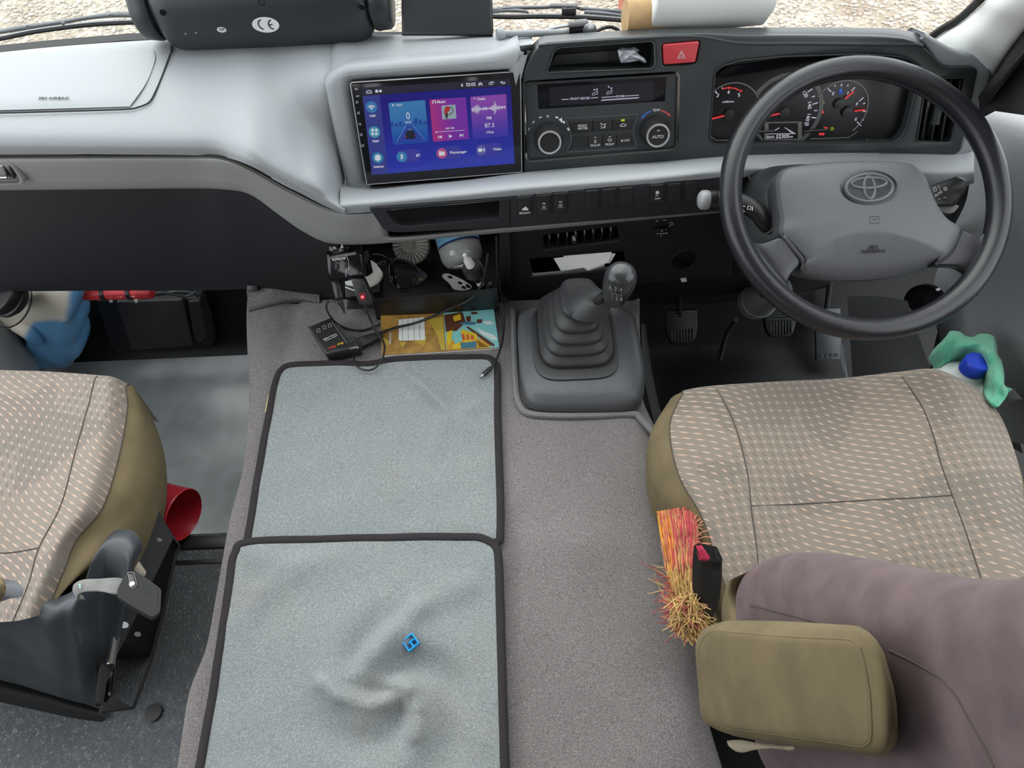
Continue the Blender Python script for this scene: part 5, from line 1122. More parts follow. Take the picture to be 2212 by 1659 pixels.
mb.line(KG, [(-.0075, 0), (.007, 0)], .0008, px=False, off=.0014, th=.002); mb.line(KG, [(-.0045, -.005), (-.0045, 0)], .0008, px=False, off=.0014, th=.002); mb.line(KG, [(-.001, .005), (-.001, 0)], .0008, px=False, off=.0014, th=.002); mb.line(KG, [(.0015, 0), (.0015, -.005)], .0008, px=False, off=.0014, th=.002); mb.line(KG, [(.007, .005), (.007, -.005)], .0008, px=False, off=.0014, th=.002)
obj('shift_pattern', mb, M['steel'], kb_, smooth=0, label='raised gear pattern')

# ---------------------------------------------------------------- towels
def towel(name, label, outline, z0, folds, holes=None):
    """outline: TL, TR, BR, BL edge point lists in px on the carpet top; grid between left and right edges"""
    lft, rgt = outline; n = 90; m = 100
    Lp = crs([Z(x, y, z0) for x, y in lft], m); Rp = crs([Z(x, y, z0) for x, y in rgt], m)
    return Lp, Rp
def make_towel(name, label, edge_px, z0, folds, seedv):
    """edge_px closed outline; cloth = a filled smooth grid clipped to the rounded outline by mapping a superellipse square"""
    (tl, tr, br, bl, top, right, bottom, left) = edge_px
    N_ = 110
    def side(pts): return crs([Z(x, y, 0) for x, y in pts], N_ + 1)
    T_, B_, L_, R__ = side([tl] + top + [tr]), side([bl] + bottom + [br]), side([tl] + left + [bl]), side([tr] + right + [br])
    c00, c10, c01, c11 = T_[0], T_[-1], B_[0], B_[-1]
    base = lambda x, y: z0
    rv_ = random.Random(seedv)
    G = []
    for j in range(N_ + 1):
        v = j / N_; row = []
        for i in range(N_ + 1):
            u = i / N_
            p = T_[i] * (1 - v) + B_[i] * v + L_[j] * (1 - u) + R__[j] * u - (c00 * (1 - u) * (1 - v) + c10 * u * (1 - v) + c01 * (1 - u) * v + c11 * u * v)
            row.append(p)
        G.append(row)
    # flat plan coordinates are those of the z=0 shadow; bring to z0 along the sight line, then lift with folds
    pts = []
    for row in G:
        r = []
        for p in row:
            d = p - CAM; q = CAM + d * ((z0 - CAM.z) / d.z); h = .0008 * math.sin(q.x * 60 + q.y * 25) + .0008 * math.sin(q.y * 71 - q.x * 22)
            for f in folds: h += f(q.x, q.y)
            r.append(V((q.x, q.y, z0 + h)))
        pts.append(r)
    mb = MB(); mb.grid(pts); t = obj(name, mb, M['towel'], label=label, cat='towel', group=None, smooth=180, solid=.004, sofs=0)
    rim = pts[0] + [r[-1] for r in pts[1:]] + pts[-1][-2::-1] + [r[0] for r in pts[-2:0:-1]]
    rim = rim[::3]
    mb = MB(); rg = []
    m = len(rim)
    for i in range(m):
        tdir = (rim[(i + 1) % m] - rim[i - 1]).normalized(); sdv = tdir.cross(V((0, 0, 1))).normalized(); o = rim[i] + V((0, 0, .001))
        rg.append([o + sdv * (.0065 * math.cos(a)) + V((0, 0, 1)) * (.0042 * math.sin(a)) for a in [2 * math.pi * k / 10 for k in range(10)]])
    mb.grid(rg, cu=True, cv=True); obj('binding', mb, M['binding'], t, smooth=180, label='black stitched edge binding')
    return t
def ridge(p0, p1, h, w, fade=True):
    a, b = V(p0), V(p1)
    def f(x, y):
        q = V((x, y)); d = b - a; t = max(0, min(1, (q - a).dot(d) / d.dot(d))); r = (q - a - d * t).length
        k = math.sin(math.pi * min(max(t, .0), 1)) ** .6 if fade else 1
        return h * math.exp(-(r / w) ** 2) * k
    return f
def XY(px, py): p = Z(px, py, ECZ + .01); return (p.x, p.y)
def dome(c, h, r):
    return lambda x, y: h * math.exp(-((x - c[0]) ** 2 + (y - c[1]) ** 2) / (r * r))
def arcs(pxs, h, w):
    pts = [XY(*p) for p in pxs]; fs = [ridge(a, b, 1, w, False) for a, b in zip(pts, pts[1:])]
    n = len(fs)
    h = h * 1.5
    return lambda x, y: h * max(f(x, y) * (1 if 0 < k < n - 1 else .8) for k, f in enumerate(fs))
f1 = [ridge(XY(860, 790), XY(972, 895), .016, .009), ridge(XY(960, 880), XY(1050, 960), .008, .012), ridge(XY(880, 800), XY(958, 905), -.008, .008), ridge(XY(900, 790), XY(1000, 770), .003, .012), ridge(XY(965, 885), XY(930, 990), .004, .012), ridge(XY(640, 850), XY(720, 830), .004, .02), ridge(XY(1060, 860), XY(990, 900), .005, .010)]
make_towel('towel', 'grey towel with black edging nearer the dashboard, its lower edge under another towel',
           ((612, 796), (1068, 786), (1080, 1168), (534, 1176), [(634, 789), (720, 785), (790, 788), (850, 778), (960, 774), (1040, 772), (1060, 776)], [(1074, 800), (1075, 900), (1078, 1000), (1081, 1100)], [(552, 1182), (700, 1180), (900, 1176), (1050, 1174)], [(600, 812), (588, 860), (570, 960), (553, 1060), (538, 1150)]), ECZ + .008, f1, 1)
def swirl(x, y):
    c = XY(850, 1490); dx, dy = x - c[0], y - c[1]; r = math.hypot(dx, dy); a = math.atan2(dy, dx)
    return .013 * math.exp(-((r - .055) / .06) ** 2) * math.sin(3 * a + r * 60) * (r / (r + .02))
f2 = [swirl, arcs([(905, 1320), (860, 1370), (810, 1425), (775, 1460)], .014, .018), arcs([(700, 1480), (740, 1510), (800, 1525), (850, 1520), (885, 1500)], .009, .010), arcs([(860, 1480), (890, 1500), (905, 1540), (900, 1590)], .010, .011), arcs([(640, 1245), (560, 1290), (530, 1350)], .007, .022), arcs([(905, 1330), (960, 1290), (1010, 1270)], .007, .02), arcs([(930, 1500), (1000, 1560), (1040, 1600)], .005, .018), arcs([(560, 1210), (620, 1225), (700, 1215)], .006, .02), dome(XY(770, 1400), .006, .06)]
make_towel('towel', 'rumpled grey towel with black edging under the small blue plastic cube',
           ((510, 1192), (1066, 1176), (1092, 1700), (424, 1700), [(535, 1172), (700, 1165), (850, 1162), (1000, 1160), (1040, 1163)], [(1076, 1200), (1080, 1300), (1083, 1420), (1087, 1560)], [(600, 1702), (800, 1704), (1000, 1702)], [(502, 1215), (492, 1300), (470, 1440), (448, 1570)]), ECZ + .016, f2, 2)
mb = MB(); mb.grid([[Z(572, 890, ECZ + .005), Z(580, 890, ECZ + .006)], [Z(576, 868, ECZ + .006), Z(586, 866, ECZ + .006)], [Z(580, 852, ECZ + .005), Z(588, 854, ECZ + .006)]]); obj('paper_tag', mb, mat('pale_yellow', (.6, .5, .25), .6), label='small pale yellow tag sticking out from the left edge of the upper towel', cat='tag', solid=.001, smooth=0)
# blue plastic cube cap
bc = Pl(Z(888, 1388, ECZ + .028), (0.0, -.15, .98), (.80, .60, 0)); k = bc.m(888, 1388)
bt = thing('plastic_cube', 'small bright blue open plastic cube lying on the rumpled towel', 'cube', bc.o - V((0, 0, .012)))
mb = MB(); h_ = 14 * k
o_ = [(-h_, -h_), (h_, -h_), (h_, h_), (-h_, h_)]; i_ = [(-h_ * .78, -h_ * .78), (h_ * .78, -h_ * .78), (h_ * .78, h_ * .78), (-h_ * .78, h_ * .78)]
mb.plate(bc, o_, [i_], .016, .0006, off=.008, px=False); mb.plate(bc, o_, [], .003, .0004, off=-.004, px=False); obj('shell', mb, M['cyanplastic'], bt)
mb = MB(); mb.box(bc, h_ * .12, h_ * .5, -.006, .005, 0, c=(0, -h_ * .3)); mb.box(bc, h_ * .5, h_ * .12, -.006, .005, 0, c=(h_ * .2, h_ * .1)); obj('inner_rib', mb, M['cyanplastic'], bt)

# ---------------------------------------------------------------- storage bin under the dash
YB = .845
bin_ = thing('storage_bin', 'open black plastic storage bin under the dashboard filled with small items', 'bin', (-.12, .9, .39))
ft = [(812, 660), (1078, 636)]; fb = [(820, 700), (1082, 672)]
mb = MB(); mb.grid([[Y(806, 662, YB + .05), Y(940, 650, YB + .05), Y(1080, 636, YB + .05)], [Y(806, 648, YB + .006), Y(940, 637, YB + .006), Y(1074, 623, YB + .006)], [Y(806, 652, YB), Y(940, 641, YB), Y(1075, 627, YB)], [Y(814, 690, YB + .008), Y(940, 680, YB + .006), Y(1078, 666, YB + .008)], [Y(822, 698, YB + .016), Y(940, 688, YB + .016), Y(1078, 672, YB + .016)], [Y(824, 698, YB + .04), Y(940, 688, YB + .04), Y(1078, 672, YB + .04)]], 20, 30); obj('front_lip', mb, M['black'], bin_, smooth=180)
mb = MB(); mb.grid([[V((-.30, y, z)) for y, z in ((.86, .405), (1.1, .405))], [V((.0, y, z)) for y, z in ((.86, .405), (1.1, .405))]]); mb.grid([[V((-.30, 1.1, .39)), V((0, 1.1, .39))], [V((-.30, 1.1, .60)), V((0, 1.1, .60))]]); obj('bin_floor', mb, M['matte'], bin_)
mb = MB(); mb.grid([[V((-.0, .875, .40)), V((-.0, 1.1, .40))], [V((-.0, .875, .6)), V((-.0, 1.1, .6))]]); mb.grid([[V((-.285, .90, .40)), V((-.285, 1.1, .40))], [V((-.285, .90, .6)), V((-.285, 1.1, .6))]]); obj('bin_side', mb, M['lower'], bin_)
mb = MB(); mb.grid([[Y(1078, 505, .87), Y(1100, 503, .87)], [Y(1080, 600, .885), Y(1104, 600, .885)], [Y(1084, 640, .895), Y(1100, 650, .895)]], 4, 10); obj('bin_edge', mb, M['lower'], bin_)
# exercise book sliding out under the bin
BK_ = Pl(Z(950, 720, ECZ + .010), (0, -.10, .995)); bq = [(824, 692), (1072, 668), (1082, 751), (826, 768)]
eb_ = thing('exercise_book', 'exercise book with brown and turquoise picture cover poking out under the storage bin', 'book', BK_.px(950, 760))
def qb(x, y): return (650 + x / 4.88, 500 + y / 4.88)
bq = [qb(840, 880), qb(2030, 800), qb(2090, 1225), qb(850, 1305)]
mb = MB(); mb.plate(BK_, bq, [], .0018, .0004, off=.0); cvr = obj('cover', mb, mat('cover_brown', (.36, .20, .045), .4, var=.3, vscale=45), eb_, smooth=0)
mb = MB(); mb.plate(BK_, [qb(842, 885), qb(2028, 806), qb(2090, 1236), qb(850, 1316)], [], .008, .0004, off=-.002); obj('pages', mb, M['paper'], eb_, smooth=0)
B1 = BK_.up(.0002)
def flat_part(nm, col, polys, o, parent, off=.0002):
    mb = MB()
    for p in polys: mb.flat(o, [qb(*q) for q in p], off=off, th=.0002)
    return obj(nm, mb, mat(nm, col, .45), parent, smooth=0)
flat_part('picture_sky', (.22, .55, .55), [[(1505, 850), (2030, 800), (2090, 1222), (1530, 1250)]], B1, cvr)
flat_part('picture_cloud', (.62, .72, .70), [[(1850, 1010), (1920, 1050), (2040, 1095), (2075, 1150), (2010, 1140), (1900, 1080)], [(1900, 950), (1990, 940), (2040, 975), (1960, 985)]], B1, cvr, .0004)
flat_part('picture_ground', (.55, .30, .03), [[(1530, 1150), (1850, 1140), (1990, 1225), (1535, 1250)], [(1850, 1130), (1960, 1140), (2000, 1215), (1880, 1222)]], B1, cvr, .0004)
flat_part('picture_straw', (.50, .36, .05), [[(1340, 930), (1500, 900), (1520, 1250), (1480, 1250), (1440, 1100)], [(1200, 1160), (1330, 1100), (1300, 1210)], [(880, 1120), (960, 1180), (900, 1200)], [(1040, 1170), (1110, 1165), (1075, 1230)]], B1, cvr, .0004)
flat_part('picture_dark', (.10, .03, .015), [[(1510, 880), (1700, 850), (1740, 960), (1640, 1050), (1530, 1060)], [(1760, 1000), (2040, 1190), (2040, 1215), (1990, 1200), (1740, 1010)], [(1740, 900), (1790, 890), (1790, 950), (1750, 960)], [(1850, 930), (1910, 925), (1910, 965), (1860, 970)], [(1790, 850), (1860, 850), (1860, 872), (1800, 875)]], B1, cvr, .0006)
flat_part('picture_yellow', (.68, .48, .02), [[(1690, 1030), (1850, 1080), (1870, 1140), (1760, 1180), (1690, 1150)], [(1540, 1060), (1600, 1040), (1580, 1180), (1550, 1210), (1535, 1120)], [(1600, 1200), (1680, 1170), (1690, 1230), (1600, 1240)], [(1600, 900), (1680, 870), (1690, 930), (1620, 950)]], B1, cvr, .0008)
flat_part('picture_blue', (.05, .17, .24), [[(1670, 970), (1750, 950), (1860, 960), (1830, 985), (1690, 985)]], B1, cvr, .001)
flat_part('picture_blue', (.05, .17, .24), [[(1680, 1180), (1850, 1160), (1850, 1228), (1690, 1238)]], B1, cvr, .001)
flat_part('picture_teal', (.20, .55, .50), [[(1610, 1090), (1690, 1060), (1700, 1160), (1620, 1190)]], B1, cvr, .001)
flat_part('picture_windows', (.55, .10, .04), [[(1690 + 50 * k, 1080 + 8 * k), (1720 + 50 * k, 1082 + 8 * k), (1735 + 45 * k, 1145 - 2 * k), (1705 + 45 * k, 1150 - 2 * k)] for k in range(3)], B1, cvr, .0011)
lp = flat_part('name_label', (.74, .76, .74), [[(1030, 930), (1300, 905), (1310, 1135), (1300, 1145), (1045, 1152), (1032, 1140)]], B1, cvr, .0005)
mb = MB()
for k in range(4): mb.line(B1, [qb(1068 + 60 * k, 928 - 5 * k), qb(1072 + 61 * k, 1146)], .45, off=.0008)
obj('label_lines', mb, M['seam'], cvr, smooth=0)
mb = MB(); mb.text('Jeunesse', B1, qb(945, 1130), 26 / 4.88, rot=-math.pi / 2, off=.0006, bold=.02); mb.line(B1, [qb(920, 1035), qb(935, 1025), qb(955, 1040), qb(940, 1060), qb(925, 1080)], 1.4, off=.0006); obj('lettering', mb, M['print'], cvr, smooth=0, label='white sideways lettering')

# ---------------------------------------------------------------- socket splitter, plugs, charger, cables
SL = Pl(Y(745, 580, .842), (-.1, -.78, .55), (1, .02, 0)); ou = [qb(262, 262), qb(300, 245), qb(590, 195), qb(640, 240), qb(690, 470), qb(640, 500), qb(310, 535), qb(290, 520)]
spl = thing('socket_splitter', 'glossy black twin lighter socket splitter clipped beside the storage bin', 'charger', SL.px(745, 610))
mb = MB(); mb.plate(SL, rnd(ou, 4), [], .045, .007, off=0, res=3); sh_ = obj('body', mb, M['gloss'], spl, smooth=60)
mb = MB(); mb.text('SUPERONE', SL, qb(402, 290), 22 / 4.88, sx=.95, rot=.1, off=.0006, bold=.02); obj('lettering', mb, M['print'], sh_, smooth=0, label='white SUPERONE lettering')
for x, y in ((375, 375), (470, 355)):
    mb = MB(); mb.plate(SL, rnd([qb(x - 22, y - 32), qb(x + 18, y - 36), qb(x + 24, y + 28), qb(x - 18, y + 34)], 3), [], .006, .0012, off=.003); obj('button', mb, M['black'], sh_, smooth=60)
mb = MB(); mb.line(SL, [qb(470, 240), qb(500, 300), qb(505, 400), qb(478, 410), qb(475, 480)], .8, off=.0006); obj('moulding_line', mb, M['silver'], sh_, smooth=0)
mb = MB(); mb.plate(SL, rnd([qb(300, 115), qb(470, 105), qb(505, 190), qb(500, 215), qb(305, 240), qb(292, 190)], 2), [], .012, .0015, off=-.012); br_ = obj('bracket', mb, M['gloss'], spl, smooth=60)
mb = MB()
for a, b in (((350, 112), (360, 180)), ((425, 108), (440, 175))): mb.tube([SL.px(*qb(*a), -.010), SL.px(*qb(*b), -.010)], .002, 6)
obj('bracket_rib', mb, M['steel'], br_)
# plug hanging on the left
mb = MB(); a, b = SL.px(*qb(380, 530), -.018), SL.px(*qb(412, 715), -.004); mb.tube([a, a.lerp(b, .5), a.lerp(b, .93), b], [.0105, .0095, .0085, .007], 16); pg = obj('lighter_plug', mb, M['black'], label='plain black lighter plug hanging from the left side of the splitter', cat='plug', smooth=50)
mb = MB(); c = SL.px(*qb(452, 832), .0); mb.lathe([(.0052 - .003 * k / 10 - (.0008 if k % 2 else 0), k * .0026) for k in range(11)], b, c - b, 10); obj('strain_relief', mb, M['black'], pg)
# plug with the lit red lamp
mb = MB(); P0, P1 = SL.px(*qb(600, 500), -.012), SL.px(*qb(680, 765), .010); ax_ = (P1 - P0).normalized(); PP = Pl((P0 + P1) / 2, SL.z, ax_.cross(SL.z))
hl = (P1 - P0).length / 2
mb.plate(Pl(P0.lerp(P1, .5), SL.z, (1, 0, 0)), rnd([(-hl * .36 - .006, hl), (-hl * .36 + .016, hl * 1.0), (hl * .36 + .012, -hl * .72), (hl * .30 + .008, -hl), (hl * .36 - .012, -hl), (hl * .36 - .015, -hl * .8)], .004), [], .018, .004, off=.008, px=False, res=3); pl2 = obj('lighter_plug', mb, M['black'], label='black lighter plug with a glowing red lamp hanging from the splitter', cat='plug', smooth=60)
o = SL.up(.0085)
mb = MB(); mb.disc(o, qb(650, 690), 3.2, off=.001); obj('lamp', mb, glow('red_lamp', (1, .05, .06), 6.0), pl2, smooth=0, label='glowing red lamp')
mb = MB()
for k in range(6): mb.line(o, [qb(612 + k * 3, 655 + k * 14), qb(682 - abs(k - 2) * 3 + 4, 648 + k * 14)], 1.0, off=.0008)
obj('lamp_slots', mb, glow('red_slots', (.75, .03, .04), .6), pl2, smooth=0)
mb = MB(); mb.line(o, [(lambda c: (c[0] + 2.8 * math.cos(k * .7), c[1] + 2.8 * math.sin(k * .7)))(qb(630, 622)) for k in range(9)], .7, off=.0008, closed=True); obj('round_mark', mb, M['seam'], pl2, smooth=0)
mb = MB(); b = SL.px(*qb(676, 760), .0); c = SL.px(*qb(690, 835), .0); mb.lathe([(.0052 - .0024 * k / 8 - (.0008 if k % 2 else 0), k * .0024) for k in range(9)], b, c - b, 10); obj('strain_relief', mb, M['black'], pl2)
def cable(label, pts, r=.0019, seg=80, name='cable'):
    mb = MB(); mb.tube(pts, r, 8, seg); return obj(name, mb, M['cable'], label=label, cat='cable', smooth=180)
zc = ECZ + .006
cable('thin black cable looping from the left lighter plug to the charger box', [SL.px(*qb(445, 825), 0)] + [D(*qb(x, y), t) for x, y, t in ((410, 770, 1.142), (340, 728, 1.145), (285, 740, 1.15), (268, 800, 1.16))] + [Z(*qb(x, y), z) for x, y, z in ((300, 880, .42), (380, 970, zc + .01), (500, 1028, zc), (650, 1042, zc), (760, 1010, zc), (838, 975, zc))])
cable('black cable from the glowing lighter plug looping over the upper towel edge', [SL.px(*qb(688, 830), 0)] + [Z(*qb(x, y), z) for x, y, z in ((720, 900, .43), (780, 1030, .41), (850, 1130, zc + .014), (882, 1220, zc + .014), (855, 1350, zc + .014), (780, 1440, zc + .014), (690, 1463, zc + .014), (600, 1430, zc + .014), (558, 1360, zc + .012), (580, 1285, zc + .006), (640, 1215, zc + .006))])
cable('black cable running from the bin corner down across the exercise book', [Z(*qb(835, 1072), zc + .012), Z(*qb(1000, 1015), zc + .014), Z(*qb(1200, 968), zc + .02), Z(*qb(1400, 892), zc + .04)] + [Y(*qb(x, y), YB - .006 + k * .004) for k, (x, y) in enumerate(((1600, 798), (1750, 738), (1850, 650), (1905, 560), (1935, 450), (1962, 320), (1972, 240)))], .0024)
cable('black phone cable hanging down the right side of the bin to the towel corner', [Y(*qb(x, y), .862) for x, y in ((2062, 50), (2066, 250), (2070, 500), (2108, 700))] + [Z(*qb(x, y), z) for x, y, z in ((2138, 860, .40), (2140, 1000, .392), (2118, 1180, .39), (2065, 1340, .396), (2012, 1430, .398))], .0021)
cable('second thin black cable hanging behind the phone cable', [Y(*qb(x, y), .866) for x, y in ((2000, 560), (2035, 625), (2060, 760))] + [Z(*qb(x, y), z) for x, y, z in ((2075, 880, .40), (2110, 980, .392), (2140, 1010, .39))], .0015)
mb = MB(); a, b = Z(*qb(2012, 1430), ECZ + .019), Z(*qb(1925, 1510), ECZ + .019); mb.tube([a, a.lerp(b, .3), b], [.003, .0042, .0042], 10); us = obj('usb_plug', mb, M['cable'], label='black phone charging plug lying on the top right corner of the upper towel', cat='plug', smooth=50)
mb = MB(); c = Z(*qb(1893, 1535), ECZ + .019); mb.tube([b, c], .0028, 8); obj('plug_tip', mb, M['steel'], us, label='bare metal tip')
# charger box
CB = Pl(Z(720, 725, ECZ + .032), (-.05, -.05, 1)); co_ = [qb(75, 1005), qb(310, 905), qb(475, 1110), qb(575, 1100), qb(615, 1215), qb(262, 1295)]
ch = thing('charger_box', 'black rectangular battery charger lying on the carpet by the exercise book', 'charger', CB.o - V((0, 0, .03)))
mb = MB(); mb.plate(CB, rnd(co_, [4, 4, 1, 3, 4, 4]), [], .028, .003, off=0, res=3); cbx = obj('case', mb, mat('worn_black_case', (.016, .017, .018), .35, var=.6, vscale=120), ch, smooth=60)
mb = MB(); mb.flat(CB, rnd([qb(130, 1010), qb(322, 948), qb(478, 1185), qb(272, 1275)], 2), off=.0006); fcp = obj('face_label', mb, M['black'], ch, smooth=0)
mb = MB(); mb.line(CB, [qb(326, 950), qb(486, 1180)], 1.0, off=.0012); obj('label_edge', mb, M['silver'], fcp, smooth=0)
mb = MB(); P_ = CB.up(.0007)
for x, y in ((185, 1045), (248, 1013), (305, 992)): mb.line(P_, [qb(x - 18, y - 14), qb(x + 8, y - 22), qb(x + 20, y + 10), qb(x - 10, y + 20)], .7, closed=True)
mb.text('200W', P_, qb(268, 1130), 18 / 4.88, rot=.42, bold=.02); mb.line(P_, [qb(300, 1110), qb(375, 1078)], 1.2); mb.line(P_, [qb(255, 1155), qb(330, 1122)], .9); mb.text('350W', P_, qb(360, 1108), 16 / 4.88, rot=.42)
obj('marking', mb, M['print'], fcp, smooth=0, label='white box outlines and wattage print')
ang = .40
mb = MB(); mb.text('Ever', P_, qb(415, 1185), 26 / 4.88, rot=math.pi + .35, bold=.03); obj('lettering', mb, mat('print_yellow', (.7, .45, .02), .5), fcp, smooth=0, label='yellow upside-down half of the lettering')
mb = MB(); mb.text('Start', P_, qb(332, 1222), 26 / 4.88, rot=math.pi + .35, bold=.03); obj('lettering', mb, mat('print_red', (.7, .04, .03), .5), fcp, smooth=0, label='red upside-down half of the lettering')
mb = MB(); mb.lathe([(0, .001), (.0045, .001), (.005, 0), (.005, -.002)], CB.px(*qb(535, 1148), 0), CB.z, 16); obj('round_button', mb, M['fascia'], ch)
mb = MB(); mb.prism([D(*qb(x, y), 1.118) for x, y in ((515, 1245), (585, 1222), (612, 1240), (602, 1268), (520, 1275))], V((0, .003, 0))); obj('port', mb, M['gloss'], ch)
CN = Pl(Z(800, 730, ECZ + .018), (0, -.2, 1)); mb = MB(); mb.plate(CN, rnd([qb(608, 1112), qb(690, 1082), qb(840, 1048), qb(860, 1090), qb(720, 1180), qb(650, 1210)], 2), [], .013, .002, off=0, res=2); cn_ = obj('usb_plug', mb, M['black'], label='black ridged plug pushed into the charger box beside the exercise book', cat='plug', smooth=60)
mb = MB()
for k in range(4): mb.line(CN, [qb(770 + k * 14, 1068 - k * 4), qb(778 + k * 14, 1112 - k * 8)], 1.2, off=.0008, th=.001)
mb.line(CN, [qb(615, 1118), qb(660, 1205)], 2.2, off=.0008); obj('ridges', mb, M['fascia'], cn_, smooth=0)['kind'] = 'stuff'

# ---------------------------------------------------------------- items inside the bin
# sunglasses
GL = Pl(Y(875, 595, .885), (.05, -.62, .78)); gs = thing('sunglasses', 'black framed sunglasses with glossy dark lenses lying in the storage bin', 'sunglasses', GL.o - V((0, 0, .05)))
l1 = [qb(*p) for p in ((940, 330), (1010, 295), (1100, 305), (1200, 360), (1245, 430), (1225, 520), (1160, 600), (1070, 622), (990, 580), (940, 480), (925, 390))]
l2 = [qb(*p) for p in ((905, 300), (860, 262), (790, 250), (720, 270), (690, 330), (710, 400), (760, 420), (830, 370), (890, 330))]
for l, nm in ((l1, 'lens'), (l2, 'lens')):
    P = crs([GL.px(x, y, 0) for x, y in l], 40, True); c = sum(P, V((0, 0, 0))) / 40
    mb = MB(); mb.rings([P, [c + (p - c) * .7 + GL.z * .003 for p in P], [c + (p - c) * .2 + GL.z * .0045 for p in P]], cap=(False, True)); obj('lens', mb, M['gloss'], gs, smooth=180)
    mb = MB(); mb.tube(P, .0028, 8, closed=True); obj('frame', mb, M['gloss'], gs, smooth=180)
mb = MB(); mb.tube([GL.px(*qb(x, y), o) for x, y, o in ((905, 305, .001), (925, 285, .004), (948, 300, .001))], .003, 8, 10); obj('bridge', mb, M['gloss'], gs)
mb = MB(); mb.prism([GL.px(*qb(x, y), .004) for x, y in ((1195, 345), (1335, 455), (1325, 490), (1235, 565), (1205, 560), (1248, 450))], GL.z * -.008, .0015); tmple = obj('temple', mb, M['black'], gs)
mb = MB(); G2 = GL.up(.0043); mb.line(G2, [qb(1248, 500), qb(1285, 515)], 1.1); mb.line(G2, [qb(1268, 488), qb(1262, 518)], 1.1); obj('gold_mark', mb, M['gold'], tmple, smooth=0, label='small gold mark')
# ribbed white discs and shells
FN = Pl(Y(886, 532, .96), (0, -.65, .76)); fnn = thing('ribbed_disc', 'round dusty white plastic disc with radial ribs behind the sunglasses', 'disc', FN.o - V((0, 0, .04)))
s_ = FN.m(886, 530); c_ = FN.pt(*FN.uv(*qb(1150, 140)))
mb = MB(); mb.lathe([(0, .0), (.011, 0), (.011, .004), (.0145, .004), (.0145, 0), (38 * s_, -.010), (41 * s_, -.016), (40 * s_, -.03), (0, -.03)], c_, FN.z, 48); obj('disc', mb, mat('dusty_white', (.5, .47, .40), .6), fnn, smooth=30)
for k in range(26):
    a = k * 2 * math.pi / 26; d = FN.x * math.cos(a) + FN.y * math.sin(a); sdv = FN.z.cross(d) * .0016
    p0, p1 = c_ + d * .015 + FN.z * .004, c_ + d * 39 * s_ + FN.z * -.006
    mb = MB(); mb.prism([p0 - sdv * .6, p1 - sdv * 1.4, p1 + sdv * 1.4, p0 + sdv * .6], FN.z * -.008, .0004); obj('rib', mb, M['white'], fnn)
WS = Pl(Y(806, 590, .885), (.1, -.6, .78)); ws_ = thing('ribbed_shell', 'off-white ribbed plastic shell behind the glowing plug', 'shell', WS.o - V((0, 0, .03)))
wo = [qb(*p) for p in ((650, 285), (720, 295), (790, 345), (840, 400), (862, 450), (830, 520), (770, 570), (700, 592), (660, 560), (630, 450), (620, 350))]
def wring(s, o): c = WS.px(*qb(740, 440), 0); return arcl(crs([c + (WS.px(x, y, 0) - c) * s + WS.z * o for x, y in wo], 120, True), 40)
mb = MB(); mb.rings([wring(1, -.02), wring(1, 0), wring(.92, .004), wring(.6, .010), wring(.1, .012)]); obj('shell_body', mb, mat('translucent_white', (.66, .66, .60), .35), ws_, smooth=180)
for k in range(5):
    mb = MB(); mb.tube([WS.px(*qb(650 + k * 4, 300 + k * 22), .005), WS.px(*qb(720 + k * 6, 305 + k * 20), .012), WS.px(*qb(800 + k * 5, 350 + k * 22), .006)], .0013, 6, 10); obj('rib', mb, M['white'], ws_)
mb = MB(); KB = Pl(Y(785, 625, .872), (0, -.55, .83)); mb.plate(KB, [qb(455, 530), qb(830, 470), qb(825, 640), qb(470, 700)], [], .04, .002, off=-.004); kbx = obj('small_box', mb, M['black'], label='small black box with a white stripe under the glowing plug', cat='box', smooth=60)
mb = MB(); mb.flat(KB, [qb(458, 525), qb(560, 500), qb(575, 580), qb(470, 560)], off=-.0035); mb.flat(KB, [qb(462, 575), qb(575, 620), qb(575, 632), qb(462, 590)], off=-.0035); obj('stripe', mb, M['paper'], kbx, smooth=0)
# clear bottle lying base-out with a blue label
BT = Y(1000, 560, .93); bd = (Y(955, 500, 1.03) + V((0, 0, .02)) - BT).normalized(); bd = V((-.22, .80, .42)).normalized()
bo_ = thing('bottle', 'clear plastic bottle with a blue label lying base outward in the bin', 'bottle', BT - V((0, 0, .05)))
mb = MB(); R0 = .040; mb.lathe([(0, -.008), (R0 * .4, -.012), (R0 * .8, -.008), (R0 * .97, .002), (R0, .012), (R0, .05), (R0 * .97, .055), (R0 * .97, .12), (R0 * .6, .16), (.014, .18), (.014, .2)], BT, bd, 40); obj('bottle_body', mb, mat('cloudy_clear_plastic', (.82, .84, .83), .12, trans=.45, coat=.5), bo_, smooth=180)
a_ = bd.orthogonal().normalized(); b2 = bd.cross(a_); ang0 = None
u_ = (CAM - BT); u_ = (u_ - bd * u_.dot(bd)).normalized(); v_ = bd.cross(u_)
mb = MB(); mb.grid([[BT + bd * h + (u_ * math.cos(t) + v_ * math.sin(t)) * (R0 + .0008) for t in [-1.2 + 2.6 * k / 14 for k in range(15)]] for h in (.028, .09)]); obj('bottle_label', mb, mat('label_blue', (.22, .52, .80), .35), bo_, smooth=180, label='pale blue label')
mb = MB(); mb.grid([[BT + bd * h + (u_ * math.cos(t) + v_ * math.sin(t)) * (R0 + .0009) for t in [-1.2 + 2.6 * k / 14 for k in range(15)]] for h in (.024, .028)]); obj('label_border', mb, mat('label_navy', (.02, .04, .12), .4), bo_, smooth=180)
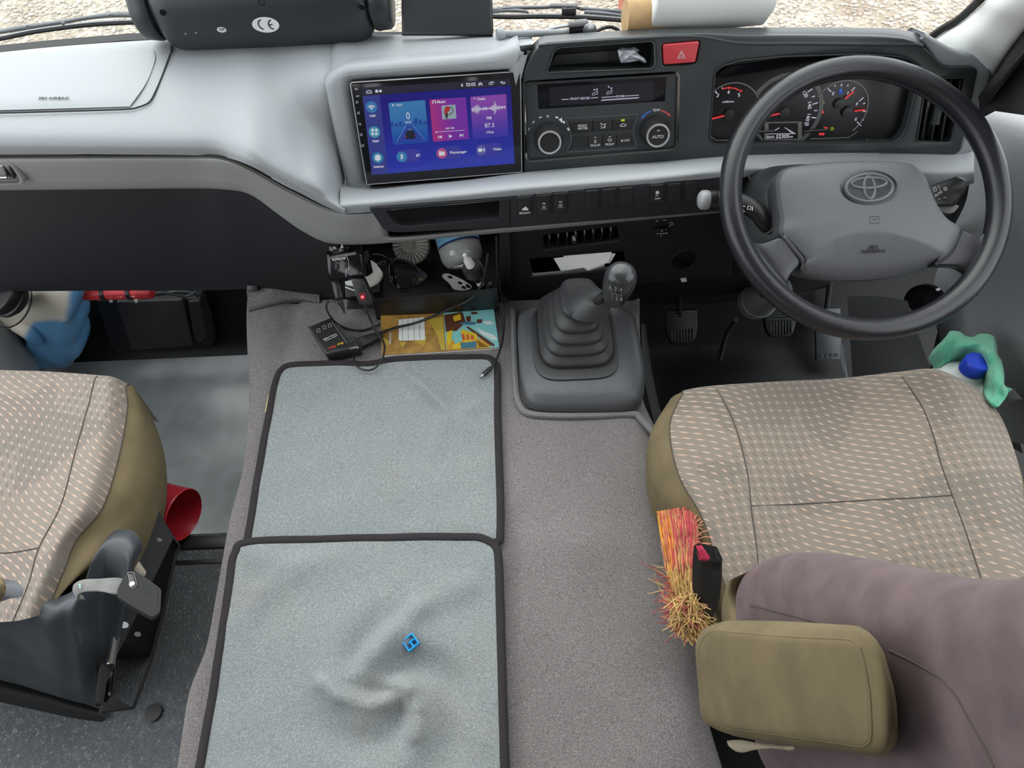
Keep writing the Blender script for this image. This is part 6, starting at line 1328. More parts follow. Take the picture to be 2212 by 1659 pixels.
# aux plug in front of the bottle
pa = [Y(*qb(x, y), .87) for x, y in ((1722, 245), (1790, 360), (1842, 452), (1868, 505), (1895, 555), (1925, 610))]
ap_ = thing('lighter_plug', 'white and black lighter plug with knurled collar leaning on the clear bottle', 'plug', pa[5])
mb = MB(); mb.tube([pa[0], pa[0].lerp(pa[1], .3), pa[0].lerp(pa[1], .5), pa[1]], [.0035, .004, .0075, .0085], 14); obj('white_tip', mb, M['white'], ap_, smooth=50)
mb = MB(); mb.lathe([(.012, 0), (.0165, .001), (.0175, .008), (.0172, .018), (.0150, .024), (.008, .025)], pa[1], pa[2] - pa[1], 28); obj('collar', mb, M['matte'], ap_, smooth=50)
for k in range(4): mb = MB(); d = (pa[2] - pa[1]).normalized(); mb.lathe([(.0171, 0), (.0183, .0008), (.0183, .002), (.0171, .0028)], pa[1] + d * (.004 + k * .0042), d, 24); obj('collar_ring', mb, M['black'], ap_)
mb = MB(); mb.tube([pa[2], pa[3]], .0095, 18); obj('chrome_band', mb, M['chrome'], ap_)
mb = MB(); mb.tube([pa[3], pa[4]], .0068, 14); obj('white_sleeve', mb, M['white'], ap_)
mb = MB(); mb.tube([pa[4], pa[5], Y(*qb(1945, 640), .866)], .0062, 12); obj('black_end', mb, M['gloss'], ap_)
mb = MB(); mb.tube([Y(*qb(x, y), .862) for x, y in ((2000, 545), (2012, 600), (1995, 660), (1960, 690), (1925, 700), (1920, 680), (1960, 640), (1985, 590))], .004, 8, 30, closed=True); obj('pull_loop', mb, M['fascia'], ap_)
# white perforated freshener
AF = Pl(Y(985, 610, .90), (.1, -.6, .8)); af = thing('air_freshener', 'white plastic air freshener with oval holes beside the clear bottle', 'air freshener', AF.o - V((0, 0, .03)))
ao_ = rnd([qb(*p) for p in ((1482, 475), (1500, 445), (1550, 440), (1640, 475), (1730, 520), (1800, 575), (1790, 612), (1700, 625), (1610, 612), (1560, 540))], 4)
hl_ = [[(lambda c: (c[0] + 5.0 * math.cos(t) - 1.5 * math.sin(t), c[1] + 2.6 * math.sin(t) + 2 * math.cos(t)))(qb(x, y)) for t in [2 * math.pi * k / 10 for k in range(10)]] for x, y in ((1575, 480), (1680, 542), (1720, 590), (1765, 575))]
mb = MB(); mb.plate(AF, ao_, hl_, .012, .001, off=0); obj('freshener_case', mb, M['white'], af, smooth=60)
mb = MB(); mb.plate(AF, ao_, [], .004, .0005, off=-.012); obj('freshener_inside', mb, M['seam'], af)
# papers in the document slot
for k, (q, lab, dz) in enumerate((([(1196, 558), (1322, 542), (1314, 566), (1270, 584), (1263, 578), (1212, 585)], 'white envelope lying in front in the document slot', .0), ([(1215, 552), (1322, 542), (1305, 574), (1270, 585), (1250, 572)], 'second white envelope under the front one in the document slot', -.004), ([(1300, 545), (1330, 548), (1318, 568), (1290, 572)], 'folded paper slip at the right end of the document slot', -.007))):
    PZ = Pl(LP.px(1260, 580, -.005) + V((0, 0, dz + .010)), (0, -.35, .94)); mb = MB(); mb.prism([PZ.px(x, y, 0) for x, y in q], PZ.z * -.0012); obj('envelope' if k < 2 else 'paper_slip', mb, M['paper'], label=lab, cat='paper', smooth=0)
# crumpled cellophane in the top tray
TS = Pl(FP.px(1360, 125, -.012), (0, -.8, .6)); mb = MB(); cr_ = random.Random(4)
to_ = [q2(*p) for p in ((1185, 265), (1240, 235), (1330, 240), (1380, 225), (1450, 270), (1400, 275), (1440, 320), (1500, 360), (1530, 415), (1505, 425), (1440, 390), (1300, 415), (1225, 418), (1200, 350))]
c = TS.px(*q2(1330, 330), .006)
P = [TS.px(x, y, cr_.uniform(-.004, .006)) for x, y in to_]; vs = [mb.b.verts.new(p) for p in P]; vi = [mb.b.verts.new(c + (p - c) * .55 + TS.z * cr_.uniform(-.002, .010)) for p in P]; vc = mb.b.verts.new(c + TS.z * .004)
for i in range(len(P)):
    mb.face([vs[i - 1], vs[i], vi[i]]); mb.face([vs[i - 1], vi[i], vi[i - 1]]); mb.face([vi[i - 1], vi[i], vc])
obj('crumpled_wrapper', mb, mat('grey_cellophane', (.42, .44, .48), .18, coat=.5), label='crumpled grey plastic wrapper in the open tray beside the hazard button', cat='wrapper', smooth=0, solid=.0006)

# ---------------------------------------------------------------- things on the dash top
def q5(x, y): return (300 + x / 3.95, y / 3.95)
SPk = Pl(D(575, 60, 1.093), (0, -.72, .69)); sp_ = thing('speaker_bar', 'long black cylindrical device with CE sticker and end knobs standing on the dashboard', 'speaker', D(575, 90, 1.093))
ax0, ax1 = D(352, 10, 1.07), D(794, -10, 1.07); ad = (ax1 - ax0).normalized(); 
f_ = (V((0, -1, .0)) - ad * V((0, -1, 0)).dot(ad)).normalized(); upv = ad.cross(f_); 
if upv.z < 0: upv = -upv
def bring(t, s, n=40):
    c = ax0.lerp(ax1, t); return [c + (f_ * math.copysign(abs(math.cos(a)) ** .8, math.cos(a)) * .054 + upv * math.copysign(abs(math.sin(a)) ** .8, math.sin(a)) * .0625) * s for a in [2 * math.pi * k / n for k in range(n)]]
mb = MB(); mb.rings([bring(-.02, .55), bring(-.012, .74), bring(.01, .88), bring(.04, .97), bring(.09, 1), bring(.5, 1.01), bring(.91, 1), bring(.96, .97), bring(.99, .88), bring(1.012, .74), bring(1.02, .55)]); sbd = obj('body', mb, M['speaker'], sp_, smooth=180)
for e, sg in ((ax0, -1), (ax1, 1)):
    d = ad * sg; mb = MB(); mb.lathe([(.038, -.012), (.0415, -.010), (.0425, -.004), (.040, -.002), (.040, .001), (.047, .003), (.049, .008), (.047, .026), (.043, .031), (0, .033)], e + d * .004, d, 36); obj('end_knob', mb, M['speaker'], sp_, smooth=50)
vd = (CAM - ax0.lerp(ax1, .5)).normalized(); vd = (vd - ad * vd.dot(ad)).normalized()
# stickers lie on the tangent plane that faces out below the crest
SN = (f_ * .93 + upv * .37).normalized(); STK = Pl(ax0.lerp(ax1, .5) + SN * .0640, SN, ad)
def onb(px, py):
    d = ray(px, py); c = ax0.lerp(ax1, .5); best = None
    for k in range(400):
        t = .92 + k * .0006; p = CAM + d * t; q = p - c; x_ = q.dot(f_) / .054; y_ = q.dot(upv) / .0625
        if abs(x_) ** 2.5 + abs(y_) ** 2.5 < 1.0: return p, (f_ * (abs(x_) ** 1.5 * math.copysign(1, x_) / .054) + upv * (abs(y_) ** 1.5 * math.copysign(1, y_) / .0625)).normalized()
    return CAM + d * 1.26, SN
p, nn = onb(574, 53); ST = Pl(p + nn * .0006, nn, ad); mb = MB(); mb.disc(ST, (574, 53), 29, ry=17.5, off=.001); st = obj('sticker', mb, M['print'], sbd, smooth=0, label='white oval CE sticker')
mb = MB(); P_ = ST.up(.0011); s_ = P_.m(574, 53)
for cxp, e in ((564, 0), (586, 1)):
    u, v = P_.uv(cxp + 4, 53); rr_ = 9.6 * s_; mb.line(P_, [(u + rr_ * math.cos(a), v + rr_ * 1.1 * math.sin(a)) for a in [math.radians(100 + 160 * k / 12) for k in range(13)]], 2.6 * s_, px=False)
    if e: mb.line(P_, [(u - rr_ * .9, v), (u - rr_ * .15, v)], 2.2 * s_, px=False)
obj('lettering', mb, M['seam'], st, smooth=0, label='black CE mark')
p, nn = onb(479, 63.5); ST = Pl(p + nn * .0006, nn, ad); mb = MB(); mb.disc(ST, (479, 63.5), 10, ry=6.4, off=.001); st = obj('sticker', mb, M['print'], sbd, smooth=0, label='small white oval 12V sticker')
mb = MB(); mb.text('12V', ST.up(.001), (479, 63.5), 6.2, sx=.95, rot=.08); obj('lettering', mb, M['seam'], st, smooth=0)
for x, y in ((352, 27), (566, 4), (782, 15)):
    p, nn = onb(x, y); mb = MB(); mb.lathe([(.0045, .0005), (.0042, .0012), (.0036, .0012), (.0034, -.001), (0, -.001)], p, nn, 14); sc_ = obj('screw_hole', mb, M['gloss'], sbd)
for x, y in ((401, 73), (423, 71)):
    p, nn = onb(x, y); mb = MB(); mb.lathe([(0, .0006), (.0016, .0005), (.0018, 0)], p, nn, 10); obj('screw', mb, M['steel'], sbd)
cable('thin dark wire hanging from the speaker bar onto the dashboard', [Z(364, 78, .815), Z(366, 90, .803), Z(369, 101, .803), Z(370, 112, .802)], .0014, 16, 'wire')
# black monitor back
MN = Pl(D(966, 73, 1.075), (0, -.80, .60), (1, .05, 0)); mo = thing('monitor', 'black rectangular monitor standing upright at the middle of the dashboard', 'monitor', MN.o)
mb = MB(); mb.plate(MN, rnd([(868, 74), (1064, 74), (1058, -80), (866, -80)], 4), [], .018, .004, off=0); obj('case', mb, M['speaker'], mo, smooth=60)
mb = MB(); mb.tube([MN.px(1063, 72, -.004), MN.px(1058, -70, -.004)], .0022, 6); obj('case_edge', mb, M['gloss'], mo)
# phone holder arm
ph_ = thing('phone_holder', 'grey and black phone holder arm lying at the base of the windscreen', 'phone holder', Z(1180, 72, .80))
mb = MB(); mb.tube([D(1078, 74, 1.075), D(1150, 72, 1.084), D(1230, 70, 1.093), D(1275, 68, 1.093)], .0052, 10, 16); obj('arm', mb, M['mount'], ph_)
mb = MB(); mb.lathe([(0, -.006), (.0085, -.005), (.0095, 0), (.007, .007), (0, .009)], D(1080, 75, 1.071), (D(1150, 72, 1.080) - D(1078, 74, 1.071)), 16); obj('arm_end', mb, M['mount'], ph_)
mb = MB(); mb.grid([[D(1090, 68, 1.097), D(1160, 66, 1.106), D(1200, 56, 1.111), D(1252, 47, 1.115)], [D(1090, 71, 1.093), D(1160, 69, 1.102), D(1200, 60, 1.106), D(1252, 52, 1.111)]], 20); obj('strap', mb, M['mount'], ph_, solid=.002)
for a, b, r_ in (((1228, 66), (1270, 62), .013), ((1240, 58), (1266, 56), .010)):
    mb = MB(); mb.tube([D(*a, 1.093), D(*b, 1.093)], r_, 18); obj('clamp', mb, M['gloss'], ph_, smooth=50)
mb = MB(); mb.lathe([(.006, 0), (.011, .001), (.0115, .004), (.006, .006)], D(1272, 66, 1.084), (.3, -.9, .2), 18); obj('clamp_ring', mb, M['steel'], ph_)
mb = MB(); mb.tube([D(x, y, 1.093) for x, y in ((1284, 70), (1300, 62), (1318, 58), (1334, 64), (1338, 72))], .0028, 8, 20); obj('loop', mb, M['black'], ph_)
# paper roll with its core
rr0 = Z(1345, 42, .92); ro = thing('paper_roll', 'white paper towel roll with brown cardboard core lying on the dashboard hood', 'paper roll', Z(1450, 66, .86))
c0, c1 = D(1366, 34, 1.106), D(1392, 33, 1.106)
mb = MB(); c0, c1 = D(1350, 38, 1.075), D(1540, 29, 1.085); rd = (c1 - c0).normalized(); 
mb.lathe([(.0235, .0), (.0245, 0), (.0245, .06), (.0235, .06), (.0235, 0)], c0, rd, 36); obj('core', mb, M['cardboard'], ro, smooth=40)
mb = MB(); mb.lathe([(.0248, .036), (.056, .034), (.0595, .037), (.061, .09), (.0605, .17), (.0585, .214), (.056, .217), (.0248, .216)], c0 + V((0, .026, .030)), rd, 48)
for v in mb.b.verts: v.co += (v.co - c0).normalized() * .0012 * math.sin(v.co.x * 190 + v.co.z * 140) 
obj('paper', mb, M['paper'], ro, smooth=50)
# wipers outside the glass
def wiper(lab, pts, t):
    w = thing('wiper_blade', lab, 'wiper', D(*pts[len(pts) // 2], t))
    n = len(pts)
    mb = MB(); mb.tube([D(x, y, t) for x, y in pts], .004, 6, 30); obj('rubber', mb, M['matte'], w)
    mb = MB(); mb.tube([D(x, y - 4, t + .004) for x, y in pts], .0028, 6, 30); obj('spring_strip', mb, M['steel'], w)
    return w
w = wiper('long grey wiper blade outside the windscreen, left of the speaker bar', [(-60, 94), (0, 84), (80, 68), (180, 55), (250, 50), (320, 48)], 1.33)
mb = MB(); mb.grid([[D(-60, 76, 1.34), D(0, 68, 1.34), (D(50, 58, 1.34)), D(140, 46, 1.34), D(200, 36, 1.34), D(265, 28, 1.34), D(320, 34, 1.34)], [D(-60, 80, 1.34), D(0, 74, 1.34), D(50, 66, 1.34), D(140, 52, 1.34), D(200, 42, 1.34), D(265, 38, 1.34), D(320, 40, 1.34)]], 24); obj('bow', mb, M['wiper'], w, solid=.006)
for x, y in ((60, 58), (138, 52), (237, 34)): mb = MB(); mb.lathe([(0, .002), (.0035, .0015), (.004, 0)], D(x, y, 1.332), (CAM - D(x, y, 1.332)), 10); obj('rivet', mb, M['steel'], w)
w = wiper('long grey wiper blade outside the windscreen, behind the phone holder', [(1062, 36), (1110, 37), (1180, 36), (1260, 38), (1345, 44)], 1.37)
mb = MB(); mb.grid([[D(1062, 20, 1.38), D(1110, 16, 1.38), D(1180, 15, 1.38), D(1192, 11, 1.38), D(1245, 12, 1.38), D(1256, 18, 1.38), D(1345, 24, 1.38)], [D(1062, 28, 1.38), D(1110, 22, 1.38), D(1180, 20, 1.38), D(1192, 19, 1.38), D(1245, 20, 1.38), D(1256, 23, 1.38), D(1345, 30, 1.38)]], 24); obj('bow', mb, M['wiper'], w, solid=.006)
mb = MB(); mb.grid([[D(1062, 26, 1.378), D(1095, 20, 1.378), D(1130, 22, 1.378), D(1142, 27, 1.378)], [D(1062, 29, 1.378), D(1095, 27, 1.378), D(1130, 28, 1.378), D(1142, 30, 1.378)]], 14); mb.grid([[D(1262, 24, 1.378), D(1300, 26, 1.378), D(1345, 33, 1.378)], [D(1262, 30, 1.378), D(1300, 33, 1.378), D(1345, 37, 1.378)]], 14); obj('link', mb, M['wiper'], w, solid=.004)['kind'] = 'stuff'
mb = MB(); mb.box(Pl(D(1229, 25, 1.372), (CAM - D(1229, 25, 1.372))), .014, .006, 0, .012, .002); obj('clip', mb, M['black'], w)
mb = MB(); mb.lathe([(0, .002), (.004, .0015), (.0045, 0)], D(1219, 15, 1.37), (CAM - D(1219, 15, 1.372)), 10); obj('rivet', mb, M['steel'], w)
# ---------------------------------------------------------------- driver's seat
ds = thing('driver_seat', 'driver seat with patterned taupe cushion, purple-brown covered backrest and olive armrest', 'seat', V((.45, .4, .05)))
zc_ = [.500, .507, .496, .494, .504, .512, .488]
DA = [
    [(1475, 849), (1545, 838), (1700, 828), (1820, 822), (1945, 809), (2030, 803), (2104, 834)],
    [(1447, 920), (1582, 905), (1720, 895), (1850, 888), (1995, 885), (2092, 880), (2162, 900)],
    [(1466, 1025), (1612, 1010), (1750, 1000), (1880, 992), (2032, 1000), (2130, 1000), (2203, 1015)],
    [(1518, 1120), (1623, 1100), (1760, 1090), (1900, 1080), (2060, 1078), (2160, 1085), (2215, 1105)],
    [(1554, 1230), (1640, 1230), (1780, 1225), (1920, 1210), (2105, 1205), (2190, 1210), (2235, 1220)],
    [(1592, 1330), (1660, 1330), (1800, 1330), (1950, 1330), (2140, 1330), (2215, 1330), (2265, 1335)]]
zr = [0, .004, .0, -.006, -.014, -.024]
P_ = [[Z(x, y, zc_[i] + zr[j]) for i, (x, y) in enumerate(r)] for j, r in enumerate(DA)]
f0 = [p + V((0, .010, -.028)) for p in P_[0]]; f1_ = [p + V((0, .004, -.13)) for p in P_[0]]
mb = MB(); vs = mb.grid([f1_, f0] + P_, 70, 80)
seam_cols = [(1, 'v'), (4, 'v')]
cush = obj('cushion', mb, M['seat_d'], ds, smooth=180)
for q in ([(1548, 842), (1565, 870), (1582, 905), (1599, 955), (1612, 1010), (1619, 1055), (1623, 1100), (1632, 1165), (1640, 1230)], [(1948, 814), (1970, 845), (1995, 885), (2016, 940), (2032, 1000), (2046, 1040), (2060, 1078), (2083, 1140), (2105, 1205), (2135, 1300)], [(1622, 1093), (1700, 1090), (1760, 1087), (1830, 1083), (1900, 1079), (1980, 1075), (2056, 1070)]):
    mb = MB(); mb.tube([on(cush, x, y, .0001) for x, y in q], .0009, 6, 50); obj('seam', mb, M['stitch'], cush)
# olive side of the cushion
Lb = [f0[0]] + [r[0] for r in P_]
bul = [V((-.012, .0, -.03)), V((-.018, 0, -.035)), V((-.026, 0, -.045)), V((-.028, 0, -.05)), V((-.022, 0, -.05)), V((-.016, 0, -.05)), V((-.01, 0, -.05))]
mb = MB(); mb.grid([Lb, [p + b * .55 + V((-.004, 0, .006)) for p, b in zip(Lb, bul)], [p + b for p, b in zip(Lb, bul)], [p + b + V((.008, 0, -.08)) for p, b in zip(Lb, bul)], [p + b + V((.02, 0, -.16)) for p, b in zip(Lb, bul)]], 40, 20); obj('cushion_side', mb, M['olive'], ds, smooth=180)
Rb = [f0[6]] + [r[6] for r in P_]
mb = MB(); mb.grid([Rb, [p + V((.002 + .004 * min(k_, 4), 0, -.03)) for k_, p in enumerate(Rb)], [p + V((-.004 + .004 * min(k_, 4), 0, -.12)) for k_, p in enumerate(Rb)], [p + V((.0, 0, -.2)) for p in Rb]], 40, 14); obj('cushion_side', mb, M['olive'], ds, smooth=180)
mb = MB(); mb.tube([p + V((-.0003, 0, .0002)) for p in Lb], .0009, 6, 50); obj('seam', mb, M['stitch'], ds)
mb = MB(); mb.box(Pl((.45, .38, .05), (0, 0, 1)), .17, .19, 0, .31, .01); obj('seat_base', mb, M['matte'], ds)
# backrest: left flank on the plane x = .235 with the rounded front bolster
ct = [(1578, 1300), (1590, 1262), (1620, 1240), (1660, 1234), (1720, 1242), (1800, 1262), (1880, 1287), (1950, 1309), (2040, 1322), (2130, 1324), (2260, 1316)]
XL = .235
fr_ = [X(x, y, XL) for x, y in ct]                    # front-left edge of the backrest going up
ax_b = (fr_[-1] - fr_[2]).normalized(); back = V((0, -1, 0)); back = (back - ax_b * back.dot(ax_b)).normalized()
secs = []
stn = [fr_[0] - ax_b * .03 + V((0, 0, -.03))] + fr_[1:] + [fr_[-1] + ax_b * .12, fr_[-1] + ax_b * .22]
WID = [.36] * 6 + [.38] * 7
DEP = .23
for i, p in enumerate(stn):
    w = .42; t = i / (len(stn) - 1); dep_ = DEP * (1.1 - .2 * t); s0 = -.004
    c = p
    # closed ring: left bolster front, hollow, right bolster, back
    pts = [(0.0, -dep_ * .6), (-.004, -dep_ * .2), (.004, -.012), (.028, .004), (.062, -.004), (.10, -.030), (.21, -.044), (.32, -.030), (.358, -.004), (.392, .004), (.416, -.012), (.424, -dep_ * .2), (.42, -dep_ * .6), (.38, -dep_ * .95), (.21, -dep_ * 1.02), (.05, -dep_ * .95), (.012, -dep_ * .8)]
    k_in = 1.0 if 0 < i < len(stn) - 1 else .86
    secs.append([c + V((1, 0, 0)) * ((a - .21) * k_in + .21) - back * (b * 1.0 + .012) * (1 if k_in == 1 else .9) for a, b in pts])
mb = MB(); mb.rings(secs, 90, nv=60); bkr = obj('backrest', mb, M['purple'], ds, smooth=180)
# piping seam down the flank
for q, r_ in (([(1920, 1405), (1948, 1418), (1976, 1432), (2026, 1461), (2050, 1484), (2069, 1508), (2092, 1551), (2125, 1610), (2148, 1657)], .0008), ([(1578, 1299), (1620, 1308), (1665, 1319), (1720, 1333), (1771, 1347), (1800, 1358)], .0006)):
    mb = MB(); mb.tube([on(bkr, x, y, .0) for x, y in q], r_, 6, 50); obj('seam', mb, M['stitch'], bkr)
# olive foam showing at the foot of the cover
ol = [[X(x, y, XL - .006) + V((0, 0, 0)) for x, y in r] for r in (((1580, 1252), (1574, 1290), (1580, 1330), (1600, 1360)), ((1562, 1262), (1552, 1295), (1548, 1330), (1552, 1370)), ((1556, 1280), (1546, 1310), (1544, 1340), (1546, 1372)))]
mb = MB(); mb.grid([[p + V((.02, .008, 0)) for p in ol[0]]] + [ol[0], [p + V((.006, 0, 0)) for p in ol[1]], [p + V((.03, -.01, -.01)) for p in ol[2]]], 20, 16); obj('backrest_foot', mb, M['olive'], ds, smooth=180)
# armrest folded up against the backrest, seen end-on
AR = Pl(V((.180, .12, .75)), V((-1, -.06, .06)), (0, -.3, 1))
fo1 = [(1530, 1362), (1700, 1376), (1842, 1382), (1862, 1400), (1880, 1500), (1884, 1598), (1868, 1614), (1700, 1590), (1560, 1572), (1524, 1550), (1516, 1480), (1508, 1400)]
go1 = [(1520, 1352), (1700, 1356), (1866, 1356), (1900, 1388), (1924, 1500), (1924, 1612), (1896, 1630), (1700, 1602), (1560, 1584), (1514, 1556), (1508, 1480), (1500, 1390)]
ho1 = [(1556, 1340), (1690, 1342), (1860, 1352), (1902, 1392), (1934, 1500), (1940, 1600), (1910, 1632), (1720, 1612), (1580, 1590), (1520, 1556), (1510, 1480), (1512, 1380)]
def aring(pts, off, s=1.0):
    P = [AR.px(x, y, off) for x, y in rnd(pts, 22)]; c = sum(P, V((0, 0, 0))) / len(P)
    return arcl([c + (p - c) * s for p in P], 96)
mb = MB(); mb.rings([aring(fo1, .004, .02), aring(fo1, .0038, .3), aring(fo1, .0034, .6), aring(fo1, .0025, .85), aring(fo1, .0015, .95), aring(fo1, 0, 1), aring(go1, -.007, 1), aring(ho1, -.018, 1), aring(ho1, -.032, .99), aring(ho1, -.044, .97), aring(ho1, -.050, .85)], nv=36); am = obj('armrest', mb, M['olive'], ds, smooth=180)
mb = MB(); mb.tube(aring(fo1, .0, 1.0), .0006, 6, closed=True); obj('piping', mb, M['olive'], am)
mb = MB(); mb.grid([[AR.px(x, y, -.02) for x, y in ((1570, 1600), (1600, 1598), (1645, 1606), (1715, 1612))], [AR.px(x, y, -.018) for x, y in ((1574, 1612), (1600, 1612), (1640, 1615), (1690, 1616))], [AR.px(x, y, -.02) for x, y in ((1590, 1624), (1605, 1626), (1622, 1622), (1650, 1616))]], 14, 8); obj('flap', mb, mat('pale_flap', (.33, .28, .2), .85), ds, solid=.003, smooth=180)
# belt buckle on its stalk
BP = Pl(D(1530, 1230, .90), (-.15, -.25, .95), (.93, .2, .2)); 
bk_ = thing('seat_belt_buckle', 'black seat belt buckle with red button standing beside the driver cushion', 'buckle', D(1525, 1330, .93))
def brg(pts, t0): return arcl([D(x, y, t0) for x, y in rnd(pts, 5)], 64)
tp_ = [(1496, 1176), (1516, 1173), (1526, 1186), (1536, 1182), (1548, 1180), (1562, 1208), (1560, 1216), (1548, 1217), (1538, 1212), (1520, 1212), (1512, 1206)]
def shp(l, r, y, h=8): return [(l, y - h), ((l + r) / 2, y - h - 4), (r - 4, y - h), (r, y), (r - 6, y + h), ((l + r) / 2 - 4, y + h + 2), (l + 4, y + h - 2), (l - 1, y)]
tp2 = [(1497, 1178), (1514, 1173), (1530, 1178), (1548, 1180), (1561, 1208), (1558, 1215), (1540, 1214), (1514, 1208)]
mb = MB(); mb.rings([brg(tp2, .880), brg(tp2, .884), brg([(x - 2 + (y - 1195) * .1, y + 40 - (y - 1195) * .2) for x, y in tp2], .897), brg([(x - 4, y + 85 - (y - 1195) * .4) for x, y in tp2], .912), brg([(1524 + (x - 1524) * .62, 1316 + (y - 1195) * .35) for x, y in tp2], .922), brg([(1527 + (x - 1527) * .42, 1324 + (y - 1195) * .3) for x, y in tp2], .925)]); bb = obj('housing', mb, M['black'], bk_, smooth=50)
mb = MB(); mb.prism([D(x, y, .879) for x, y in ((1502, 1178), (1516, 1176), (1536, 1204), (1532, 1211), (1514, 1208))], V((0.0, .002, -.012)), .002); obj('release_button', mb, mat('buckle_red', (.5, .03, .08), .45), bb, label='red release button')
mb = MB(); RB = Pl(D(1519, 1193, .8775), (CAM - D(1519, 1193, .879)), (.75, -.62, 0)); mb.text('PRESS', RB, (1519, 1192), 4, rot=.0, off=.0006); obj('lettering', mb, mat('dark_red_print', (.25, .01, .03), .5), bb, smooth=0, label='raised PRESS lettering')
mb = MB(); mb.prism([D(x, y, .879) for x, y in ((1540, 1184), (1549, 1185), (1557, 1207), (1548, 1212))], V((0, .001, -.006))); obj('tongue_slot', mb, M['matte'], bb)
mb = MB(); mb.prism([D(x, y, .93) for x, y in ((1515, 1318), (1540, 1318), (1542, 1362), (1516, 1362))], V((.002, .01, -.006)), .002); obj('stalk', mb, M['gloss'], bk_)
# straw brush between hump and seat
br = thing('straw_brush', 'frayed natural straw brush with red dyed ends wedged between the hump and driver seat', 'brush', Z(1470, 1250, .40))
rb = random.Random(21); cols_ = {'straw': [], 'red_straw': [], 'orange_straw': [], 'yellow_straw': []}
axis = [(1462, 1112, .475), (1468, 1160, .485), (1472, 1220, .485), (1478, 1280, .475), (1488, 1335, .46), (1500, 1368, .44)]
hw = [40, 40, 36, 30, 28, 22]
def bpt(t, s, dz):
    k = t * (len(axis) - 1); i = min(int(k), len(axis) - 2); f = k - i
    x = axis[i][0] * (1 - f) + axis[i + 1][0] * f; y = axis[i][1] * (1 - f) + axis[i + 1][1] * f; z = axis[i][2] * (1 - f) + axis[i + 1][2] * f; w = hw[i] * (1 - f) + hw[i + 1] * f
    return Z(x + s * w, y + s * w * -.18, z + dz)
def fibre(lst, pts, r=.0007): lst.append((pts, r))
for k in range(1500):
    s = rb.uniform(-1, 1); t0 = rb.uniform(-.04, .12) if rb.random() < .75 else rb.uniform(.1, .6); ln = rb.uniform(.35, .8); dz = rb.uniform(-.012, .014) * (1 - s * s * .5)
    wob = rb.uniform(-.12, .12); pts = [bpt(min(t0 + ln * q, 1.02), s * (1 - .25 * q) + wob * math.sin(q * 3.1 + k), dz + .004 * math.sin(q * 5 + k)) for q in (0, .33, .66, 1)]
    fibre(cols_['straw'], pts)
    if t0 < .12: 
        col = 'yellow_straw' if s < -.35 and rb.random() < .35 else ('red_straw' if rb.random() < .6 else 'orange_straw')
        q1_ = rb.uniform(.18, .42); fibre(cols_[col], [bpt(max(t0 - .03, -.06), s * 1.02, dz + .003), bpt(t0 + q1_ * .5, s * .99 + wob * .3, dz + .0035), bpt(t0 + q1_, s * .93 + wob * .6, dz + .0025)], .0008)
for k in range(500):   # tangled lower head
    s = rb.uniform(-1, 1); t = rb.uniform(.62, 1.0); a = rb.uniform(0, 6.28); l = rb.uniform(.008, .022); p = bpt(t, s, rb.uniform(.0, .022)); d = V((math.cos(a), math.sin(a), rb.uniform(-.2, .4)))
    fibre(cols_['red_straw' if rb.random() < .13 else 'straw'], [p - d * l, p + V((0, 0, .003)), p + d * l], .0006)
for k in range(60):    # stray red and straw hairs on the left
    t = rb.uniform(.45, .95); p = bpt(t, -rb.uniform(.5, 1), .008); d = V((-rb.uniform(.3, 1), rb.uniform(-.6, .7), rb.uniform(0, .25))) * rb.uniform(.012, .04)
    fibre(cols_['red_straw' if rb.random() < .7 else 'straw'], [p, p + d * .5 + V((0, .002, .003)), p + d], .00055)
for k in range(26):
    t = rb.uniform(.0, .3); p = bpt(t, rb.uniform(.7, 1), .008); d = V((rb.uniform(.3, 1), rb.uniform(-.2, .9), rb.uniform(0, .2))) * rb.uniform(.012, .03)
    fibre(cols_['orange_straw'], [p, p + d * .5 + V((0, .002, .003)), p + d], .0006)
fibre(cols_['straw'], [Z(1478, 1218, .43), Z(1450, 1224, .425), Z(1420, 1226, .41), Z(1415, 1245, .40), Z(1425, 1270, .40), Z(1445, 1300, .41)], .0007)
SC_ = {'straw': (.62, .42, .16), 'red_straw': (.50, .075, .09), 'orange_straw': (.56, .22, .13), 'yellow_straw': (.68, .40, .02)}
for nm, fl_ in cols_.items():
    vs, fs = [], []
    for pts, r in fl_:
        n = len(pts); b0 = len(vs)
        for i, p in enumerate(pts):
            t = (pts[min(i + 1, n - 1)] - pts[max(i - 1, 0)]).normalized(); u = t.orthogonal().normalized(); w = t.cross(u)
            for k in range(3): vs.append(p + (u * math.cos(2.094 * k) + w * math.sin(2.094 * k)) * r)
        for i in range(n - 1):
            for k in range(3): fs.append((b0 + i * 3 + k, b0 + i * 3 + (k + 1) % 3, b0 + i * 3 + 3 + (k + 1) % 3, b0 + i * 3 + 3 + k))
    lo = br.location; me = bpy.data.meshes.new(nm); me.from_pydata([tuple(v - lo) for v in vs], [], fs); me.materials.append(mat(nm, SC_[nm], .7, var=.2, vscale=60))
    o = bpy.data.objects.new(nm, me); COL.objects.link(o); o.parent = br; o['kind'] = 'stuff'
mb = MB(); mb.rings([[bpt(t, math.cos(a) * w, math.sin(a) * .012 - .004) for a in [2 * math.pi * k / 16 for k in range(16)]] for t, w in ((.0, .7), (.15, .8), (.5, .8), (.85, .8), (1.0, .6))]); obj('straw_core', mb, mat('straw_core', (.30, .17, .07), .9), br, smooth=180)

